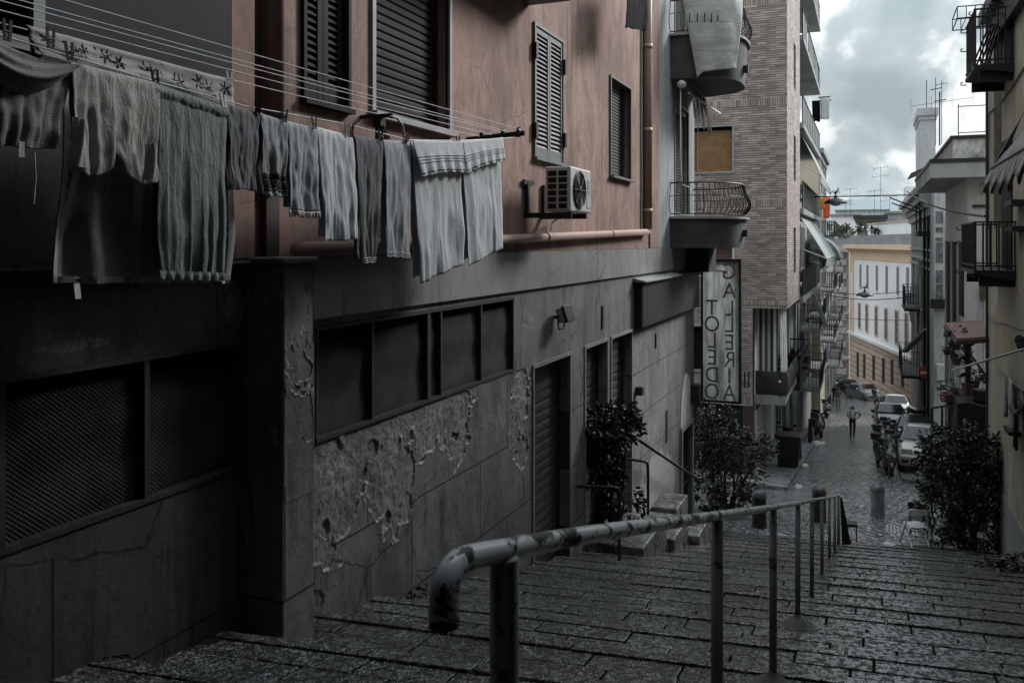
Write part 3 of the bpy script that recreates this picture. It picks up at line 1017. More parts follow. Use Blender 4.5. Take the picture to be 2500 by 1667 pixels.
for i in range(10):
    zz = z - .28 + i * .062
    mb.box((XW + .003, y - .09, zz - .013), (XW + .022, y + .09, zz + .013))
mb.box((XW + .001, y - .1, z - .31), (XW + .003, y + .1, z + .31))
mb.build('air_brick', MT['darkmetal'], left)
mb = MB()
y, z = yz(1553, 952)
mb.box((XW + .001, y - .07, z - .08), (XW + .12, y + .07, z + .06))
mb.build('junction_box', MT['darkmetal'], left, bevel=.01)

# --- upper walls
W1 = (yz(741, 100)[0], yz(843, 100)[0], .99, 3.3)
W2 = (yz(912, 100)[0], yz(1093, 100)[0], 1.03, 3.3)
W3 = (yz(1303, 200)[0], yz(1370, 200)[0], 1.0, 2.53)
W4 = (yz(1489, 300)[0], yz(1537, 300)[0], 1.02, 2.5)
W0 = (.9, yz(48, 30)[0], .92, 2.6)
Ypink = yz(545, 300)[0]
Ystrip = yz(1606, 300)[0]
TOP = 6.6
mb = MB()
XG = XW + .06
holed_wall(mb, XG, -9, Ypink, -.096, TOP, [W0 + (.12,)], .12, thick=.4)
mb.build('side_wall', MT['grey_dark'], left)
mb = MB()
ups = [(W2[0], W2[1], 4.2, 6.0), (W3[0], W3[1], 4.2, 5.8), (W1[0], W1[1], 4.2, 6.0)]
holed_wall(mb, XW, Ypink + .002, Ystrip, -.096, TOP, [W1 + (.1,), W2 + (.16,), W3 + (.1,), W4 + (.16,)] + ups, .1, thick=.4)
mb.build('upper_wall', MT['pink'], left)
bdoor = (yz(1646, 300)[0], yz(1678, 300)[0], .62, 2.8)
bdoor2 = (bdoor[0], bdoor[1], 4.1, 6.3)
mb = MB()
holed_wall(mb, XW + .012, Ystrip + .002, Y_end, -.096, TOP, [bdoor + (.12,), bdoor2 + (.12,)], .1, thick=.42)
mb.build('end_wall', MT['strip'], left)
mb = MB()
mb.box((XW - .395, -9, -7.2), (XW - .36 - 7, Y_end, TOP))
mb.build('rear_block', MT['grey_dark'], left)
mb = MB()
mb.prism([(XW - 7, TOP + .002), (XW + .35, TOP + .002), (XW + .35, TOP + .16), (XW - 7, TOP + .2)], 1, -9.1, Y_end + .2)
mb.build('roof', MT['greywall'], left)

# pilaster strips and grooves left of the first window
mb = MB()
mb.box((XW + .001, Ypink + .01, -.094), (XW + .055, yz(604, 300)[0], TOP - .01))
mb.build('pilaster', MT['pink'], left)
mb = MB()
ypp = yz(655, 300)[0]
mb.tube([(XW + .07, ypp - .02, TOP - .1), (XW + .07, ypp - .02, .35)], .062, 14)
mb.build('drainpipe', MT['pinkpipe'], left, smooth=True)
mb = MB()
mb.box((XW + .002, yz(609, 300)[0], -.092), (XW + .012, ypp - .09, TOP - .02))
mb.box((XW + .002, ypp - .08, -.092), (XW + .05, ypp + .05, .35))
mb.build('dark_groove', MT['brownpipe'], left)
# far vertical pipe, horizontal pipe
mb = MB()
pz0, pz1 = at(690, 609, X=XW).z, at(1572, 566, X=XW).z
ypv = yz(1571, 300)[0]
mb.tube([(XW + .07, 4.75, pz0), (XW + .07, 8, pz0 + (pz1 - pz0) * .3), (XW + .07, ypv + .02, pz1)], .052, 14)
for yj in (7.2, 9.6, 12.4):
    zz = pz0 + (pz1 - pz0) * (yj - 4.75) / (ypv - 4.75)
    mb.tube([(XW + .07, yj - .05, zz), (XW + .07, yj + .05, zz)], .058, 14)
mb.build('floor_pipe', MT['pinkpipe'], left, smooth=True)
mb = MB()
mb.tube([(XW + .075, ypv, TOP - .1), (XW + .075, ypv, pz1 + .05)], .075, 14)
for zz in (.55, 1.95, 3.4):
    mb.tube([(XW + .075, ypv, zz - .04), (XW + .075, ypv, zz + .04)], .082, 14)
mb.build('drainpipe', MT['pinkpipe'], left, smooth=True)
mb = MB()
mb.tube([(XW + .02, ypv - .22, TOP - .2), (XW + .02, ypv - .22, .25)], .014, 6)
mb.build('cable', MT['strip'], left)
mb = MB()
mb.box((XW + .001, yz(1584, 300)[0], -.094), (XW + .03, Ystrip - .002, TOP - .012))
mb.build('pilaster', MT['pink'], left)

# --- windows
def louvred_window(rect, proud, mat, leaf_mat, label=None, wd=.05):
    ya, yb, za, zb = rect
    Xs = XW + proud
    fr = MB()
    framing(fr, XW, ya, yb, za, zb, .035, max(proud, .02) + .012, sill=.03)
    f = fr.build('window', mat, left)
    for k in range(2):
        a = ya + (yb - ya) * k / 2 + .004
        b = ya + (yb - ya) * (k + 1) / 2 - .004
        lf = MB()
        lf.box((Xs - .03, a, za + .004), (Xs + .012, a + wd, zb - .004))
        lf.box((Xs - .03, b - wd, za + .004), (Xs + .012, b, zb - .004))
        lf.box((Xs - .03, a + wd, zb - .004 - wd * 1.4), (Xs + .01, b - wd, zb - .004))
        lf.box((Xs - .03, a + wd, za + .004), (Xs + .01, b - wd, za + .004 + wd * 2.4))
        slat_panel(lf, Xs - .01, a + wd, b - wd, za + wd * 2.4, zb - wd * 1.4, .052, .016, .009)
        lf.build('shutter_leaf', leaf_mat, f)
    bk = MB()
    bk.quad((XW - .095, ya, za), (XW - .095, yb, za), (XW - .095, yb, zb), (XW - .095, ya, zb))
    bk.build('backing', MT['black'], f)
    return f
f1 = louvred_window(W1, -.03, MT['louvre_dark'], MT['louvre_dark'], wd=.06)
f3 = louvred_window(W3, .006, MT['louvre'], MT['louvre'])
for (yy, sg) in ((W3[0] - .03, -1), (W3[1] + .03, 1)):
    for zz in (W3[2] + .3, W3[3] - .3):
        hb = MB()
        hb.box((XW + .002, yy - .035, zz - .09), (XW + .06, yy + .035, zz + .09))
        hb.build('hinge', MT['iron'], f3)

def blind_window(rect, fw, recess, fmat, bmat, pitch=.06, out=.03, gap=0.0, sill=.05):
    ya, yb, za, zb = rect
    fr = MB()
    framing(fr, XW, ya, yb, za, zb, fw, out, sill=sill)
    f = fr.build('window', fmat, left)
    b = MB()
    rollup(b, XW - recess + .03, ya + .04, yb - .04, za + gap, zb - .01, pitch, depth=.012)
    b.build('roller_blind', bmat, f)
    s = MB()
    s.box((XW - recess, ya + .001, za), (XW - recess + .06, ya + .04, zb - .001))
    s.box((XW - recess, yb - .04, za), (XW - recess + .06, yb - .001, zb - .001))
    s.build('blind_guide', MT['darkmetal'], f)
    k = MB()
    k.quad((XW - recess + .002, ya, za), (XW - recess + .002, yb, za), (XW - recess + .002, yb, zb), (XW - recess + .002, ya, zb))
    k.build('backing', MT['black'], f)
    return f
blind_window(W2, .05, .16, MT['frame'], MT['louvre_dark'], .07, .025)
f4 = blind_window(W4, .035, .16, MT['louvre'], MT['shutter'], .05, .03)
for hh in ups:
    blind_window(hh, .05, .1, MT['frame'], MT['louvre_dark'], .07)
# corner of a far-left window
fr = MB()
framing(fr, XG, W0[0], W0[1], W0[2], W0[3], .06, .03, sill=.02)
f0 = fr.build('window', MT['louvre'], left)
k = MB()
k.quad((XG - .115, W0[0], W0[2]), (XG - .115, W0[1], W0[2]), (XG - .115, W0[1], W0[3]), (XG - .115, W0[0], W0[3]))
k.build('backing', MT['black'], f0)

# balcony doors in the end wall
for bd in (bdoor, bdoor2):
    fr = MB()
    XE = XW + .012
    framing(fr, XE, bd[0], bd[1], bd[2], bd[3], .05, .02)
    f = fr.build('balcony_door', MT['louvre'], left)
    b = MB()
    rollup(b, XE - .09, bd[0] + .05, bd[1] - .05, bd[2], bd[3] - .1, .06)
    b.build('roller_blind', MT['louvre_dark'], f)
    s = MB()
    s.box((XE - .1, bd[0] + .001, bd[2]), (XE - .03, bd[0] + .06, bd[3] - .001))
    s.box((XE - .1, bd[1] - .06, bd[2]), (XE - .03, bd[1] - .001, bd[3] - .001))
    s.box((XE - .1, bd[0] + .06, bd[3] - .1), (XE - .03, bd[1] - .06, bd[3] - .001))
    s.build('door_frame', MT['frame'], f)
    k = MB()
    k.quad((XE - .115, bd[0], bd[2]), (XE - .115, bd[1], bd[2]), (XE - .115, bd[1], bd[3]), (XE - .115, bd[0], bd[3]))
    k.build('backing', MT['black'], f)

# --- bellied balconies with wrought iron
def balcony_plan(y0, y1, out, n=40, inset=0.0, p=2.6):
    pts = []
    yc, hy = (y0 + y1) / 2, (y1 - y0) / 2 - inset
    for i in range(n + 1):
        a = PI * i / n
        cx, cy = math.sin(a), -math.cos(a)
        ex = 2 / p
        X = XW + .015 + (out - inset) * abs(cx) ** ex
        Y = yc + hy * (abs(cy) ** ex) * (1 if cy >= 0 else -1)
        pts.append((X, Y))
    return pts
def belly_balcony(z0, z1, y0, y1, out, rails=True, name='balcony'):
    b = MB()
    plan = balcony_plan(y0, y1, out)
    lower = balcony_plan(y0, y1, out, inset=.05)
    n = len(plan)
    vs = [(x, y, z0) for x, y in lower] + [(x, y, z1 - .05) for x, y in plan]
    fs = [(i, i + 1, n + i + 1, n + i) for i in range(n - 1)]
    fs += [tuple(range(n)), tuple(range(n, 2 * n))[::-1], (0, n, 2 * n - 1, n - 1)]
    b.add(vs, fs)
    o = b.build(name, simple('dark_balcony_plaster', (.07, .073, .077), .8, 0, .35, 3, .2), left)
    lip = balcony_plan(y0 - .05, y1 + .05, out + .06)
    c = MB()
    n = len(lip)
    vs = [(x, y, z1 - .048) for x, y in lip] + [(x, y, z1) for x, y in lip]
    c.add(vs, [(i, i + 1, n + i + 1, n + i) for i in range(n - 1)] + [tuple(range(n)), tuple(range(n, 2 * n))[::-1], (0, n, 2 * n - 1, n - 1)])
    c.build('balcony_lip', MT['frame'], o)
    s = MB()
    px = max(x for x, y in plan)
    s.box((px - .2, (y0 + y1) / 2 - .2, z0 + .22), (px + .06, (y0 + y1) / 2 - .08, z0 + .36))
    s.build('spout', MT['darkmetal'], o)
    H = .66
    r = MB()
    top = balcony_plan(y0, y1, out, 60, .04)
    r.tube([(x, y, z1 + H) for x, y in top], .016, 6)
    r.tube([(x, y, z1 + H * .62) for x, y in top], .008, 5)
    r.tube([(x, y, z1 + .05) for x, y in top], .012, 6)
    # bellied bars at even spacing
    acc, last = 0, None
    for (x, y), (xn, yn) in zip(top[:-1], top[1:]):
        L = math.hypot(xn - x, yn - y)
        acc += L
        if acc >= .078:
            acc = 0
            nx, ny = (yn - y) / max(L, 1e-6), -(xn - x) / max(L, 1e-6)
            if nx * (x - XW) + ny * (y - (y0 + y1) / 2) < 0: nx, ny = -nx, -ny
            pts = []
            for k in range(9):
                tt = k / 8
                off = .13 * math.sin(PI * min(1, tt * 1.25)) * (1 - tt) * 1.8 - .02 * math.sin(2 * PI * tt)
                pts.append((x + nx * off, y + ny * off, z1 + .05 + (H - .05) * tt))
            r.tube(pts, .0085, 5)
    r.build('railing', MT['iron'], o, fix=False)
    return o
by0, by1 = yz(1634, 500)[0], Y_end - .12
belly_balcony(-.1, .52, by0, by1, 1.28)
belly_balcony(3.22, 4.1, by0, by1, 1.3)
# block under the lower balcony / sign arm recess
mb = MB()
mb.box((XW + .036, Y_end - 1.0, -.62), (XW + .5, Y_end - .06, -.105))
mb.build('corbel', MT['grey_dark'], left)
# third balcony, only its underside dips into the top of the picture
mb = MB()
mb.box((XW + .002, 6.9, 2.72), (XW + .5, 9.2, 2.9))
mb.build('balcony', MT['darkmetal'], left)

# old striped awning under the upper balcony
aw = MB()
a0, a1 = yz(1645, 230)[0] - .2, Y_end - .25
nst = 46
for i in range(nst):
    ya = a0 + (a1 - a0) * i / nst
    yb = a0 + (a1 - a0) * (i + 1) / nst
    ln = .40 + .1 * math.sin(i * 1.7) * math.sin(i * .61 + 1) + .05 * math.sin(i * 3.1)
    x0 = XW + .36 + .03 * math.sin(i * 1.9)
    aw.quad((XW + .3, ya, 3.18), (XW + .3, yb, 3.18), (x0 + .05, yb, 2.86), (x0 + .05, ya, 2.86), i % 2)
    aw.quad((x0 + .05, ya, 2.86), (x0 + .05, yb, 2.86), (x0 + .09, yb, 2.86 - ln), (x0 + .09, ya, 2.86 - ln * .96), i % 2)
awo = aw.build('awning', [simple('faded_awning_cloth', (.2, .18, .16), .95, 0, .4, 7), simple('dark_awning_stripe', (.09, .075, .065), .95, 0, .4, 7)], left)
sm = awo.modifiers.new('thick', 'SOLIDIFY'); sm.thickness = .006
mb = MB()
mb.tube([(XW + .34, a0 - .05, 2.95), (XW + .62, a1 + .02, 2.83)], .018, 6)
mb.tube([(XW + .2, a0 - .12, 3.05), (XW + .2, a0 - .12, 1.75), (XW + .22, a0 - .1, 1.15), (XW + .32, a0 + .1, 1.1), (XW + .34, a0 + .12, .95)], .012, 6)
mb.lathe([(.05, -.06), (.09, -.02), (.09, .05), (.04, .09)], (XW + .22, a0 - .12, 3.1), 10)
mb.build('awning_crank', MT['whitepaint'], awo, smooth=True)
mb = MB()
q = at(1704, 270, Y=Y_end - .3); q2 = at(1704, 415, Y=Y_end - .3)
mb.tube([q, (q.x, q.y, q2.z), (q.x + .03, q.y, q2.z - .02), (q.x + .03, q.y, q2.z - .2)], .01, 5)
mb.build('pull_rod', MT['whitepaint'], awo)
# ================================================================== THINGS ON THE LEFT WALL
# --- air conditioner
def air_conditioner():
    a = at(1393, 405, X=-3.0)
    y0, y1 = a.y, a.y + .76
    x0, x1 = -3.30, -3.0
    z1, z0 = a.z, a.z - .50
    root = empty('air_conditioner', 'off-white air conditioner unit bracketed to the pink wall under the shutter window', 'air conditioner', loc=(XW, y0, z0))
    b = MB()
    b.box((x0, y0, z0), (x1, y1, z1))
    b.build('casing', MT['acwhite'], root, bevel=.018)
    g = MB()
    for i in range(6):
        zc = z1 - .05 - .072 * i
        for k in range(2):
            xa = x0 + .035 + k * .125
            g.box((xa, y0 - .004, zc - .056), (xa + .1, y0 + .004, zc))
    g.build('side_grille', MT['black'], root)
    f = MB()
    yc, zc = y0 + .30, (z0 + z1) / 2
    M = Matrix.Translation((x1, yc, zc)) @ Matrix.Rotation(R(90), 4, 'Y')
    f.lathe([(.215, -.004), (.215, .006), (.2, .008)], (0, 0, 0), 40, 0, M)
    f.build('fan_opening', MT['black'], root)
    f = MB()
    for r in (.05, .08, .11, .14, .17, .2, .215):
        f.tube([(x1 + .014, yc + r * math.cos(2 * PI * k / 32), zc + r * math.sin(2 * PI * k / 32)) for k in range(33)], .0035, 4)
    for k in range(8):
        an = PI * k / 4
        f.tube([(x1 + .016, yc, zc), (x1 + .016, yc + .215 * math.cos(an), zc + .215 * math.sin(an))], .004, 4)
    f.lathe([(.035, 0), (.035, .02), (.02, .026)], (0, 0, 0), 16, 0, M)
    f.build('fan_guard', MT['darkmetal'], root, fix=False)
    p = MB()
    for i in range(8):
        zz = z1 - .12 - i * .022
        p.box((x1 - .002, y1 - .16, zz - .007), (x1 + .006, y1 - .03, zz + .007))
    p.box((x1 - .002, y1 - .17, z0 + .06), (x1 + .005, y1 - .03, z0 + .2))
    p.build('service_panel', MT['acwhite'], root)
    k = MB()
    for yy in (y0 + .1, y1 - .12):
        k.bar((XW, yy, z0 - .035), (x1 - .02, yy, z0 - .035), .04, .06)
        k.bar((XW + .03, yy, z0 - .06), (XW + .03, yy, z0 + .34), .05, .04)
    k.bar((XW + .03, y0 - .02, z0 + .34), (XW + .03, y0 + .3, z0 + .34), .03, .05)
    k.build('bracket', MT['darkmetal'], root)
    h = MB()
    h.tube([(x0 + .06, y1, z0 + .12), (x0 + .02, y1 + .08, z0 + .08), (XW + .05, y1 + .12, z0 - .1), (XW + .04, y1 + .1, pz1 - .05)], .016, 6)
    h.build('pipe', MT['whitepaint'], root)
air_conditioner()

# --- floodlight
p = at(1352, 778, X=XW)
root = empty('floodlight', 'small black floodlight on the grey wall above the first roller door', 'wall lamp', loc=p)
b = MB()
b.tube([(XW, p.y, p.z + .02), (XW + .1, p.y, p.z + .02)], .02, 8)
b.tube([(XW + .1, p.y - .12, p.z + .06), (XW + .1, p.y - .12, p.z - .06), (XW + .1, p.y - .08, p.z - .12), (XW + .1, p.y + .08, p.z - .12), (XW + .1, p.y + .12, p.z - .06), (XW + .1, p.y + .12, p.z + .06)], .01, 6)
b.build('bracket', MT['iron'], root)
b = MB()
M = Matrix.Translation((XW + .14, p.y, p.z + .05)) @ Matrix.Rotation(R(-18), 4, 'Y')
b.box((-.06, -.115, -.08), (.03, .115, .09), 0, M)
b.box((.03, -.14, -.1), (.07, .14, .11), 0, M)
b.build('housing', MT['darkmetal'], root, bevel=.008)
b = MB()
b.box((-.05, -.1175, -.07), (.025, -.1155, .078), 0, M)
b.build('lamp_glass', simple('pale_lamp_glass', (.45, .46, .46), .3, 0, .1), root)

# --- electric box at the corner
p = at(1686, 960, X=XW)
b = MB()
b.box((XW + .001, Y_end - .5, p.z - .22), (XW + .2, Y_end - .22, p.z + .2))
tag(b.build('switch_box', MT['darkmetal'], bevel=.015), 'black switch box on the end of the grey wall beside the mirrored sign', 'switch box')

# --- projecting sign, seen from behind so the lettering is mirrored
def sign():
    Y = Y_end + .32
    a, d = at(1717, 637, Y=Y), at(1805, 980, Y=Y)
    x0, x1, z1, z0 = a.x, d.x, a.z, d.z
    root = empty('shop_sign', 'tall pale box sign with mirrored letters GALLERIA TOLEDO at the grey wall corner', 'sign', loc=(x0, Y, z0))
    f = MB()
    w = .045
    f.box((x0 - w, Y - .06, z0 - w), (x0, Y + .1, z1 + w))
    f.box((x1, Y - .06, z0 - w), (x1 + w, Y + .1, z1 + w))
    f.box((x0, Y - .06, z1), (x1, Y + .1, z1 + w))
    f.box((x0, Y - .06, z0 - w), (x1, Y + .1, z0))
    f.build('frame', MT['iron'], root)
    pm, t, bs = newmat('aged_acrylic')
    c = t.coord()
    n = t.noise(t.mapping(c, scale=(2.2, 1, .8)), 1.4, 6, .62, .5)
    n2 = t.noise(t.mapping(c, scale=(6, 1, .5)), 2, 5, .6)
    t.set(bs.inputs['Base Color'], t.mix(t.math('MULTIPLY', t.ramp(n2, [(.45, 0.0), (.7, 1.0)]), .5), t.ramp(n, [(.32, (.55, .56, .565)), (.62, (.85, .865, .87))]), (.12, .12, .12)))
    bs.inputs['Roughness'].default_value = .3
    tr = t.n.new('ShaderNodeBsdfTranslucent')
    t.l.new(bs.inputs['Base Color'].links[0].from_socket, tr.inputs[0])
    mx = t.n.new('ShaderNodeMixShader')
    mx.inputs[0].default_value = .5
    t.l.new(bs.outputs[0], mx.inputs[1])
    t.l.new(tr.outputs[0], mx.inputs[2])
    t.l.new(mx.outputs[0], t.n['Material Output'].inputs[0])
    p = MB()
    p.box((x0, Y - .035, z0), (x1, Y - .03, z1))
    panel = p.build('panel', pm, root)
    s = MB()
    W_ = x1 - x0
    s.box((x0 + .01, Y - .039, z1 - .24), (x0 + W_ * .62, Y - .0352, z1 - .215))
    s.build('inner_plate', simple('grey_plate', (.3, .31, .315), .5, 0, .2, 3), root)
    lm = simple('letter_shadow', (.22, .218, .215), .6, 0, .6, 9)
    def column(text, xc, z_list, size):
        for ch, zc in zip(text, z_list):
            cu = bpy.data.curves.new('letter', 'FONT')
            cu.body = ch
            cu.size = size
            cu.align_x, cu.align_y = 'CENTER', 'CENTER'
            cu.extrude = .006
            cu.offset = -.001
            tmp = bpy.data.objects.new('letter', cu)
            COL.objects.link(tmp)
            dg = bpy.context.evaluated_depsgraph_get()
            me = bpy.data.meshes.new_from_object(tmp.evaluated_get(dg))
            bpy.data.objects.remove(tmp)
            # face -y, mirrored left to right
            zs_ = [v.co.y for v in me.vertices]
            xs_ = [v.co.x for v in me.vertices]
            mx, mz = (min(xs_) + max(xs_)) / 2, (min(zs_) + max(zs_)) / 2
            for v in me.vertices:
                x, y, z = v.co
                v.co = (xc - (x - mx) * 1.0, Y - .042 - z, zc + (y - mz) * 1.15)
            me.materials.clear()
            me.materials.append(lm)
            o = bpy.data.objects.new('letter', me)
            COL.objects.link(o)
            o.parent = panel
            o.matrix_parent_inverse = world_of(panel).inverted()
    # letter rows measured on the sign: right-hand column GALLERIA, left-hand column TOLEDO
    rows8 = [at(1790, v, Y=Y).z for v in (662, 709, 752, 792, 835, 877, 916, 958)]
    rows6 = [at(1738, v, Y=Y).z for v in (750, 790, 830, 871, 913, 954)]
    column('GALLERIA', x0 + W_ * .73, rows8, .44)
    column('TOLEDO', x0 + W_ * .25, rows6, .44)
    k = MB()
    for zz in (z1 + .02, z0 - .02):
        k.bar((XW + .02, Y_end - .1, zz), (x0 - .02, Y, zz), .04)
        k.bar((x0 - .1, Y + .02, zz), (x1 + .04, Y + .02, zz), .03)
    k.bar((XW + .05, Y_end - .1, z0 - .35), (x0 + .05, Y, z0 + .05), .025)
    k.build('wall_arm', MT['iron'], root)
sign()

# ================================================================== LAUNDRY
XL = -3.05
rackA = empty('laundry_rack', 'black iron laundry rack with taut wires strung along the pink wall under the windows', 'laundry rack', loc=(XW, 7.55, 1.0))
b = MB()
b.bar((XW, 7.55, 1.0), (-2.98, 7.55, 1.035), .03, .045)
for x, zz in ((-3.04, 1.07), (-3.2, 1.06), (-3.42, 1.045)):
    b.box((x - .02, 7.53, 1.0), (x + .015, 7.56, zz + .02))
b.bar((XW, 7.57, .86), (-3.3, 7.56, 1.0), .02)
b.build('arm', MT['iron'], rackA)
b = MB()
for x in (-3.04, -3.2):
    M = Matrix.Translation((x + .02, 7.545, 1.05)) @ Matrix.Rotation(R(90), 4, 'Y')
    b.lathe([(.03, -.008), (.022, 0), (.03, .008)], (0, 0, 0), 12, 0, M)
b.build('pulley', MT['chrome'], rackA)
b = MB()
b.bar((XW, .3, .9), (-2.98, .3, .93), .03, .045)
b.build('arm', MT['iron'], rackA)
wm = simple('clothes_wire', (.34, .354, .375), .4, .3)
wires = [(-3.04, .97, 1.075, -.01), (-3.17, .965, 1.06, -.015), (-3.20, .955, 1.05, -.02), (-3.32, .955, 1.035, -.02), (-3.43, .94, 1.02, -.03)]
for (x, za, zb, sag) in wires:
    b = MB()
    pts = [(x, .3 + 7.24 * k / 24, za + (zb - za) * k / 24 + sag * math.sin(PI * k / 24)) for k in range(25)]
    b.tube(pts, .0028, 5)
    b.build('wire', wm, rackA)
line = [(0.3, .92), (1.5, .84), (2.29, .79), (3.0, .75), (3.69, .725), (4.64, .752), (5.46, .74), (6.3, .83), (7.1, .935), (7.55, 1.0)]
def line_z(y):
    for (a, za), (c, zc) in zip(line[:-1], line[1:]):
        if a <= y <= c: return za + (zc - za) * (y - a) / (c - a)
    return .8
b = MB()
b.tube([(XL, y, z) for y, z in line], .0035, 5)
b.build('wire', wm, rackA)
# pulley gear hanging under the big window
b = MB()
q = at(930, 290, X=-3.4)
b.bar((XW, q.y, q.z + .02), (-3.3, q.y, q.z + .02), .02, .03)
b.box((-3.45, q.y - .035, q.z - .07), (-3.38, q.y + .035, q.z))
for k in range(6):
    b.tube([(-3.4 + .03 * math.sin(k * 2), q.y - .02, q.z - .06), (-3.38 + .06 * math.sin(k * 2.3), q.y - .06 + .03 * k, q.z - .16 - .02 * math.cos(k))], .012, 5)
b.build('pulley', MT['iron'], rackA)
b = MB()
c0 = at(955, 300, X=-3.3)
b.tube([c0 + Vector((0, -.02, .04)), c0 + Vector((0, .08, .05)), c0 + Vector((0, .17, .0)), c0 + Vector((0, .2, -.1)), c0 + Vector((0, .17, -.18)), c0 + Vector((0, .08, -.19)), c0 + Vector((0, .0, -.17))], .011, 7)
b.build('cord', simple('pale_cord', (.36, .35, .33), .7), rackA, smooth=True)

def cloth(label, tl, tr, bl, br, mat, X=XL, nf=4, amp=.03, seed=1, back=True, hem=.012, name='towel', cat='towel', group=None, mats=None, shape=None, top_drop=.0, nu=44, nv=46, backlen=.96, extra=None, frill=None):
    """a cloth folded over the line: front sheet with hanging folds, back sheet behind it. Corners are given on the photo and set at the line's own distance"""
    rnd = random.Random(seed)
    TL, TR, BL, BR = (at(*p, X=X) for p in (tl, tr, bl, br))
    ph = [rnd.uniform(0, 6.28) for _ in range(6)]
    def S_(s, t, off=0.0, ln=1.0):
        t2 = t * ln
        s2 = s + .018 * math.sin(2 * PI * s * nf + ph[3]) * t2
        # drapes between the pegs at the top
        top = TL.lerp(TR, s2) + Vector((0, 0, -top_drop * math.sin(PI * min(max(s2, 0), 1))))
        bot = BL.lerp(BR, s2)
        p = top.lerp(bot, t2)
        e = shape(s, t2) if shape else (0, 0)
        p = p + Vector((0, e[0], e[1]))
        A = .62 * amp * (.05 + .95 * min(1, t2 * 1.25) ** 1.3)
        wv = .8 * mnoise.noise(Vector((s * 2.2 + seed, t2 * .7, 1.5)))
        d = A * (math.sin(2 * PI * nf * (s + .22 * wv) + ph[0] + .6 * t2) * .34 + .9 * mnoise.noise(Vector((s * nf * 1.5 + seed, t2 * .9, seed))) + .7 * mnoise.noise(Vector((s * nf * 3.6 + seed, t2 * 1.1, 7 + seed))) + .35 * mnoise.noise(Vector((s * nf * 8 + seed, t2 * 1.6, seed))) )
        d += .03 * t2 * mnoise.noise(Vector((s * 3 + seed, t2 * 2.2, seed))) + .008 * mnoise.noise(Vector((s * 9 + seed, t2 * 6, 3)))
        p.x += d + off
        p.z += hem * t2 * 1.5 * (mnoise.noise(Vector((s * 3.1 + ph[4], seed, 0))) + .7 * mnoise.noise(Vector((s * 9 + ph[5], seed, 0))))
        return p
    m = MB()
    # rounded top where the cloth turns over the wire
    def front(s, t):
        p = S_(s, t)
        k = max(0, 1 - t * 14)
        p.x += .012 * (1 - k * k)
        return p
    m.grid(front, nu, nv)
    if back:
        def rear(s, t):
            p = S_(1 - s if False else s, t, 0, backlen)
            k = max(0, 1 - t * 14)
            p.x -= .012 * (1 - k * k) + .07 * t
            p.y += .06 * t
            return p
        m.grid(rear, nu, max(8, nv // 2))
    if frill:
        for i in range(frill):
            s = (i + .5) / frill
            p = front(s, 1.0)
            q = p + Vector((.004 * math.sin(i), .004 * math.sin(i * 2.1), -.03 - .012 * math.sin(i * 1.3)))
            m.tube([p, q], .0018, 3, caps=False)
    if extra: extra(m, front)
    o = m.build(name, mats or mat, fix=False, smooth=True)
    sm = o.modifiers.new('thick', 'SOLIDIFY')
    sm.thickness = .004
    return tag(o, label, cat, group)

F = {
    'dark': fabric('charcoal_knit', (.24, .243, .25), 200, .6, stripes=560, crumple=4),
    'beige': fabric('washed_beige_cotton', (.43, .42, .405), 300, .75, crumple=7),
    'teal': fabric('crumpled_teal_cotton', (.31, .345, .352), 320, 1.0, crumple=11),
    'slate': fabric('slate_terry', (.19, .195, .21), 150, .6, crumple=3),
    'grey': fabric('grey_terry', (.34, .354, .375), 150, .6, crumple=3),
    'grey2': fabric('mid_grey_terry', (.43, .45, .478), 150, .6, crumple=3),
    'pale': fabric('pale_terry', (.64, .67, .71), 170, .55, crumple=3),
    'white': fabric('white_terry', (.68, .71, .75), 170, .6, crumple=3),
    'sheetdark': fabric('thin_dark_lining', (.36, .37, .38), 300, 1.0, crumple=6, trans=.3),
    'print': fabric('printed_cotton', (.4, .405, .4), 300, .4, crumple=3),
    'ink': simple('printed_leaf_ink', (.02, .021, .022), .95),
    'blackcloth': fabric('black_cloth', (.012, .012, .013), 260, .4),
}

# printed sheet at the back: folded edge with leaf sprigs above the line, plain lining below with a printed border
def leaf_on(m, fn, s, t, ang, L, W_, mi, off=.0045, su=1.0, tv=1.0):
    L, W_ = L * 1.3, W_ * 1.0
    pts2 = [(0, 0), (.3, .5), (.6, .42), (1, 0), (.6, -.42), (.3, -.5)]
    vs = []
    for (a, b_) in pts2:
        dx, dy = a * L * math.cos(ang) - b_ * W_ * math.sin(ang), a * L * math.sin(ang) + b_ * W_ * math.cos(ang)
        p = fn(min(1, max(0, s + dx * su)), min(1, max(0, t + dy * tv)))
        vs.append(p + Vector((off, -off * .4, 0)))
    m.add(vs, [(0, 1, 2, 3), (0, 3, 4, 5)], mi)
def sprigs(m, fn):
    rnd = random.Random(8)
    su, tv = 1 / 1.7, 1 / .2
    for i in range(19):
        s0, t0 = .02 + .052 * i + rnd.uniform(-.01, .01), rnd.uniform(.35, .7)
        base = rnd.uniform(0, 6.28)
        if i % 3 == 2:
            for k in range(2):
                leaf_on(m, fn, s0 + rnd.uniform(-.02, .02), rnd.uniform(.15, .9), rnd.uniform(0, 6.28), .03, .02, 1, su=su, tv=tv)
        else:
            for k in range(6):
                leaf_on(m, fn, s0, t0, base + k * 1.05 + rnd.uniform(-.2, .2), rnd.uniform(.04, .062), .019, 1, su=su, tv=tv)
            leaf_on(m, fn, s0 + .02, t0 + .2, base, .016, .014, 1, su=su, tv=tv)
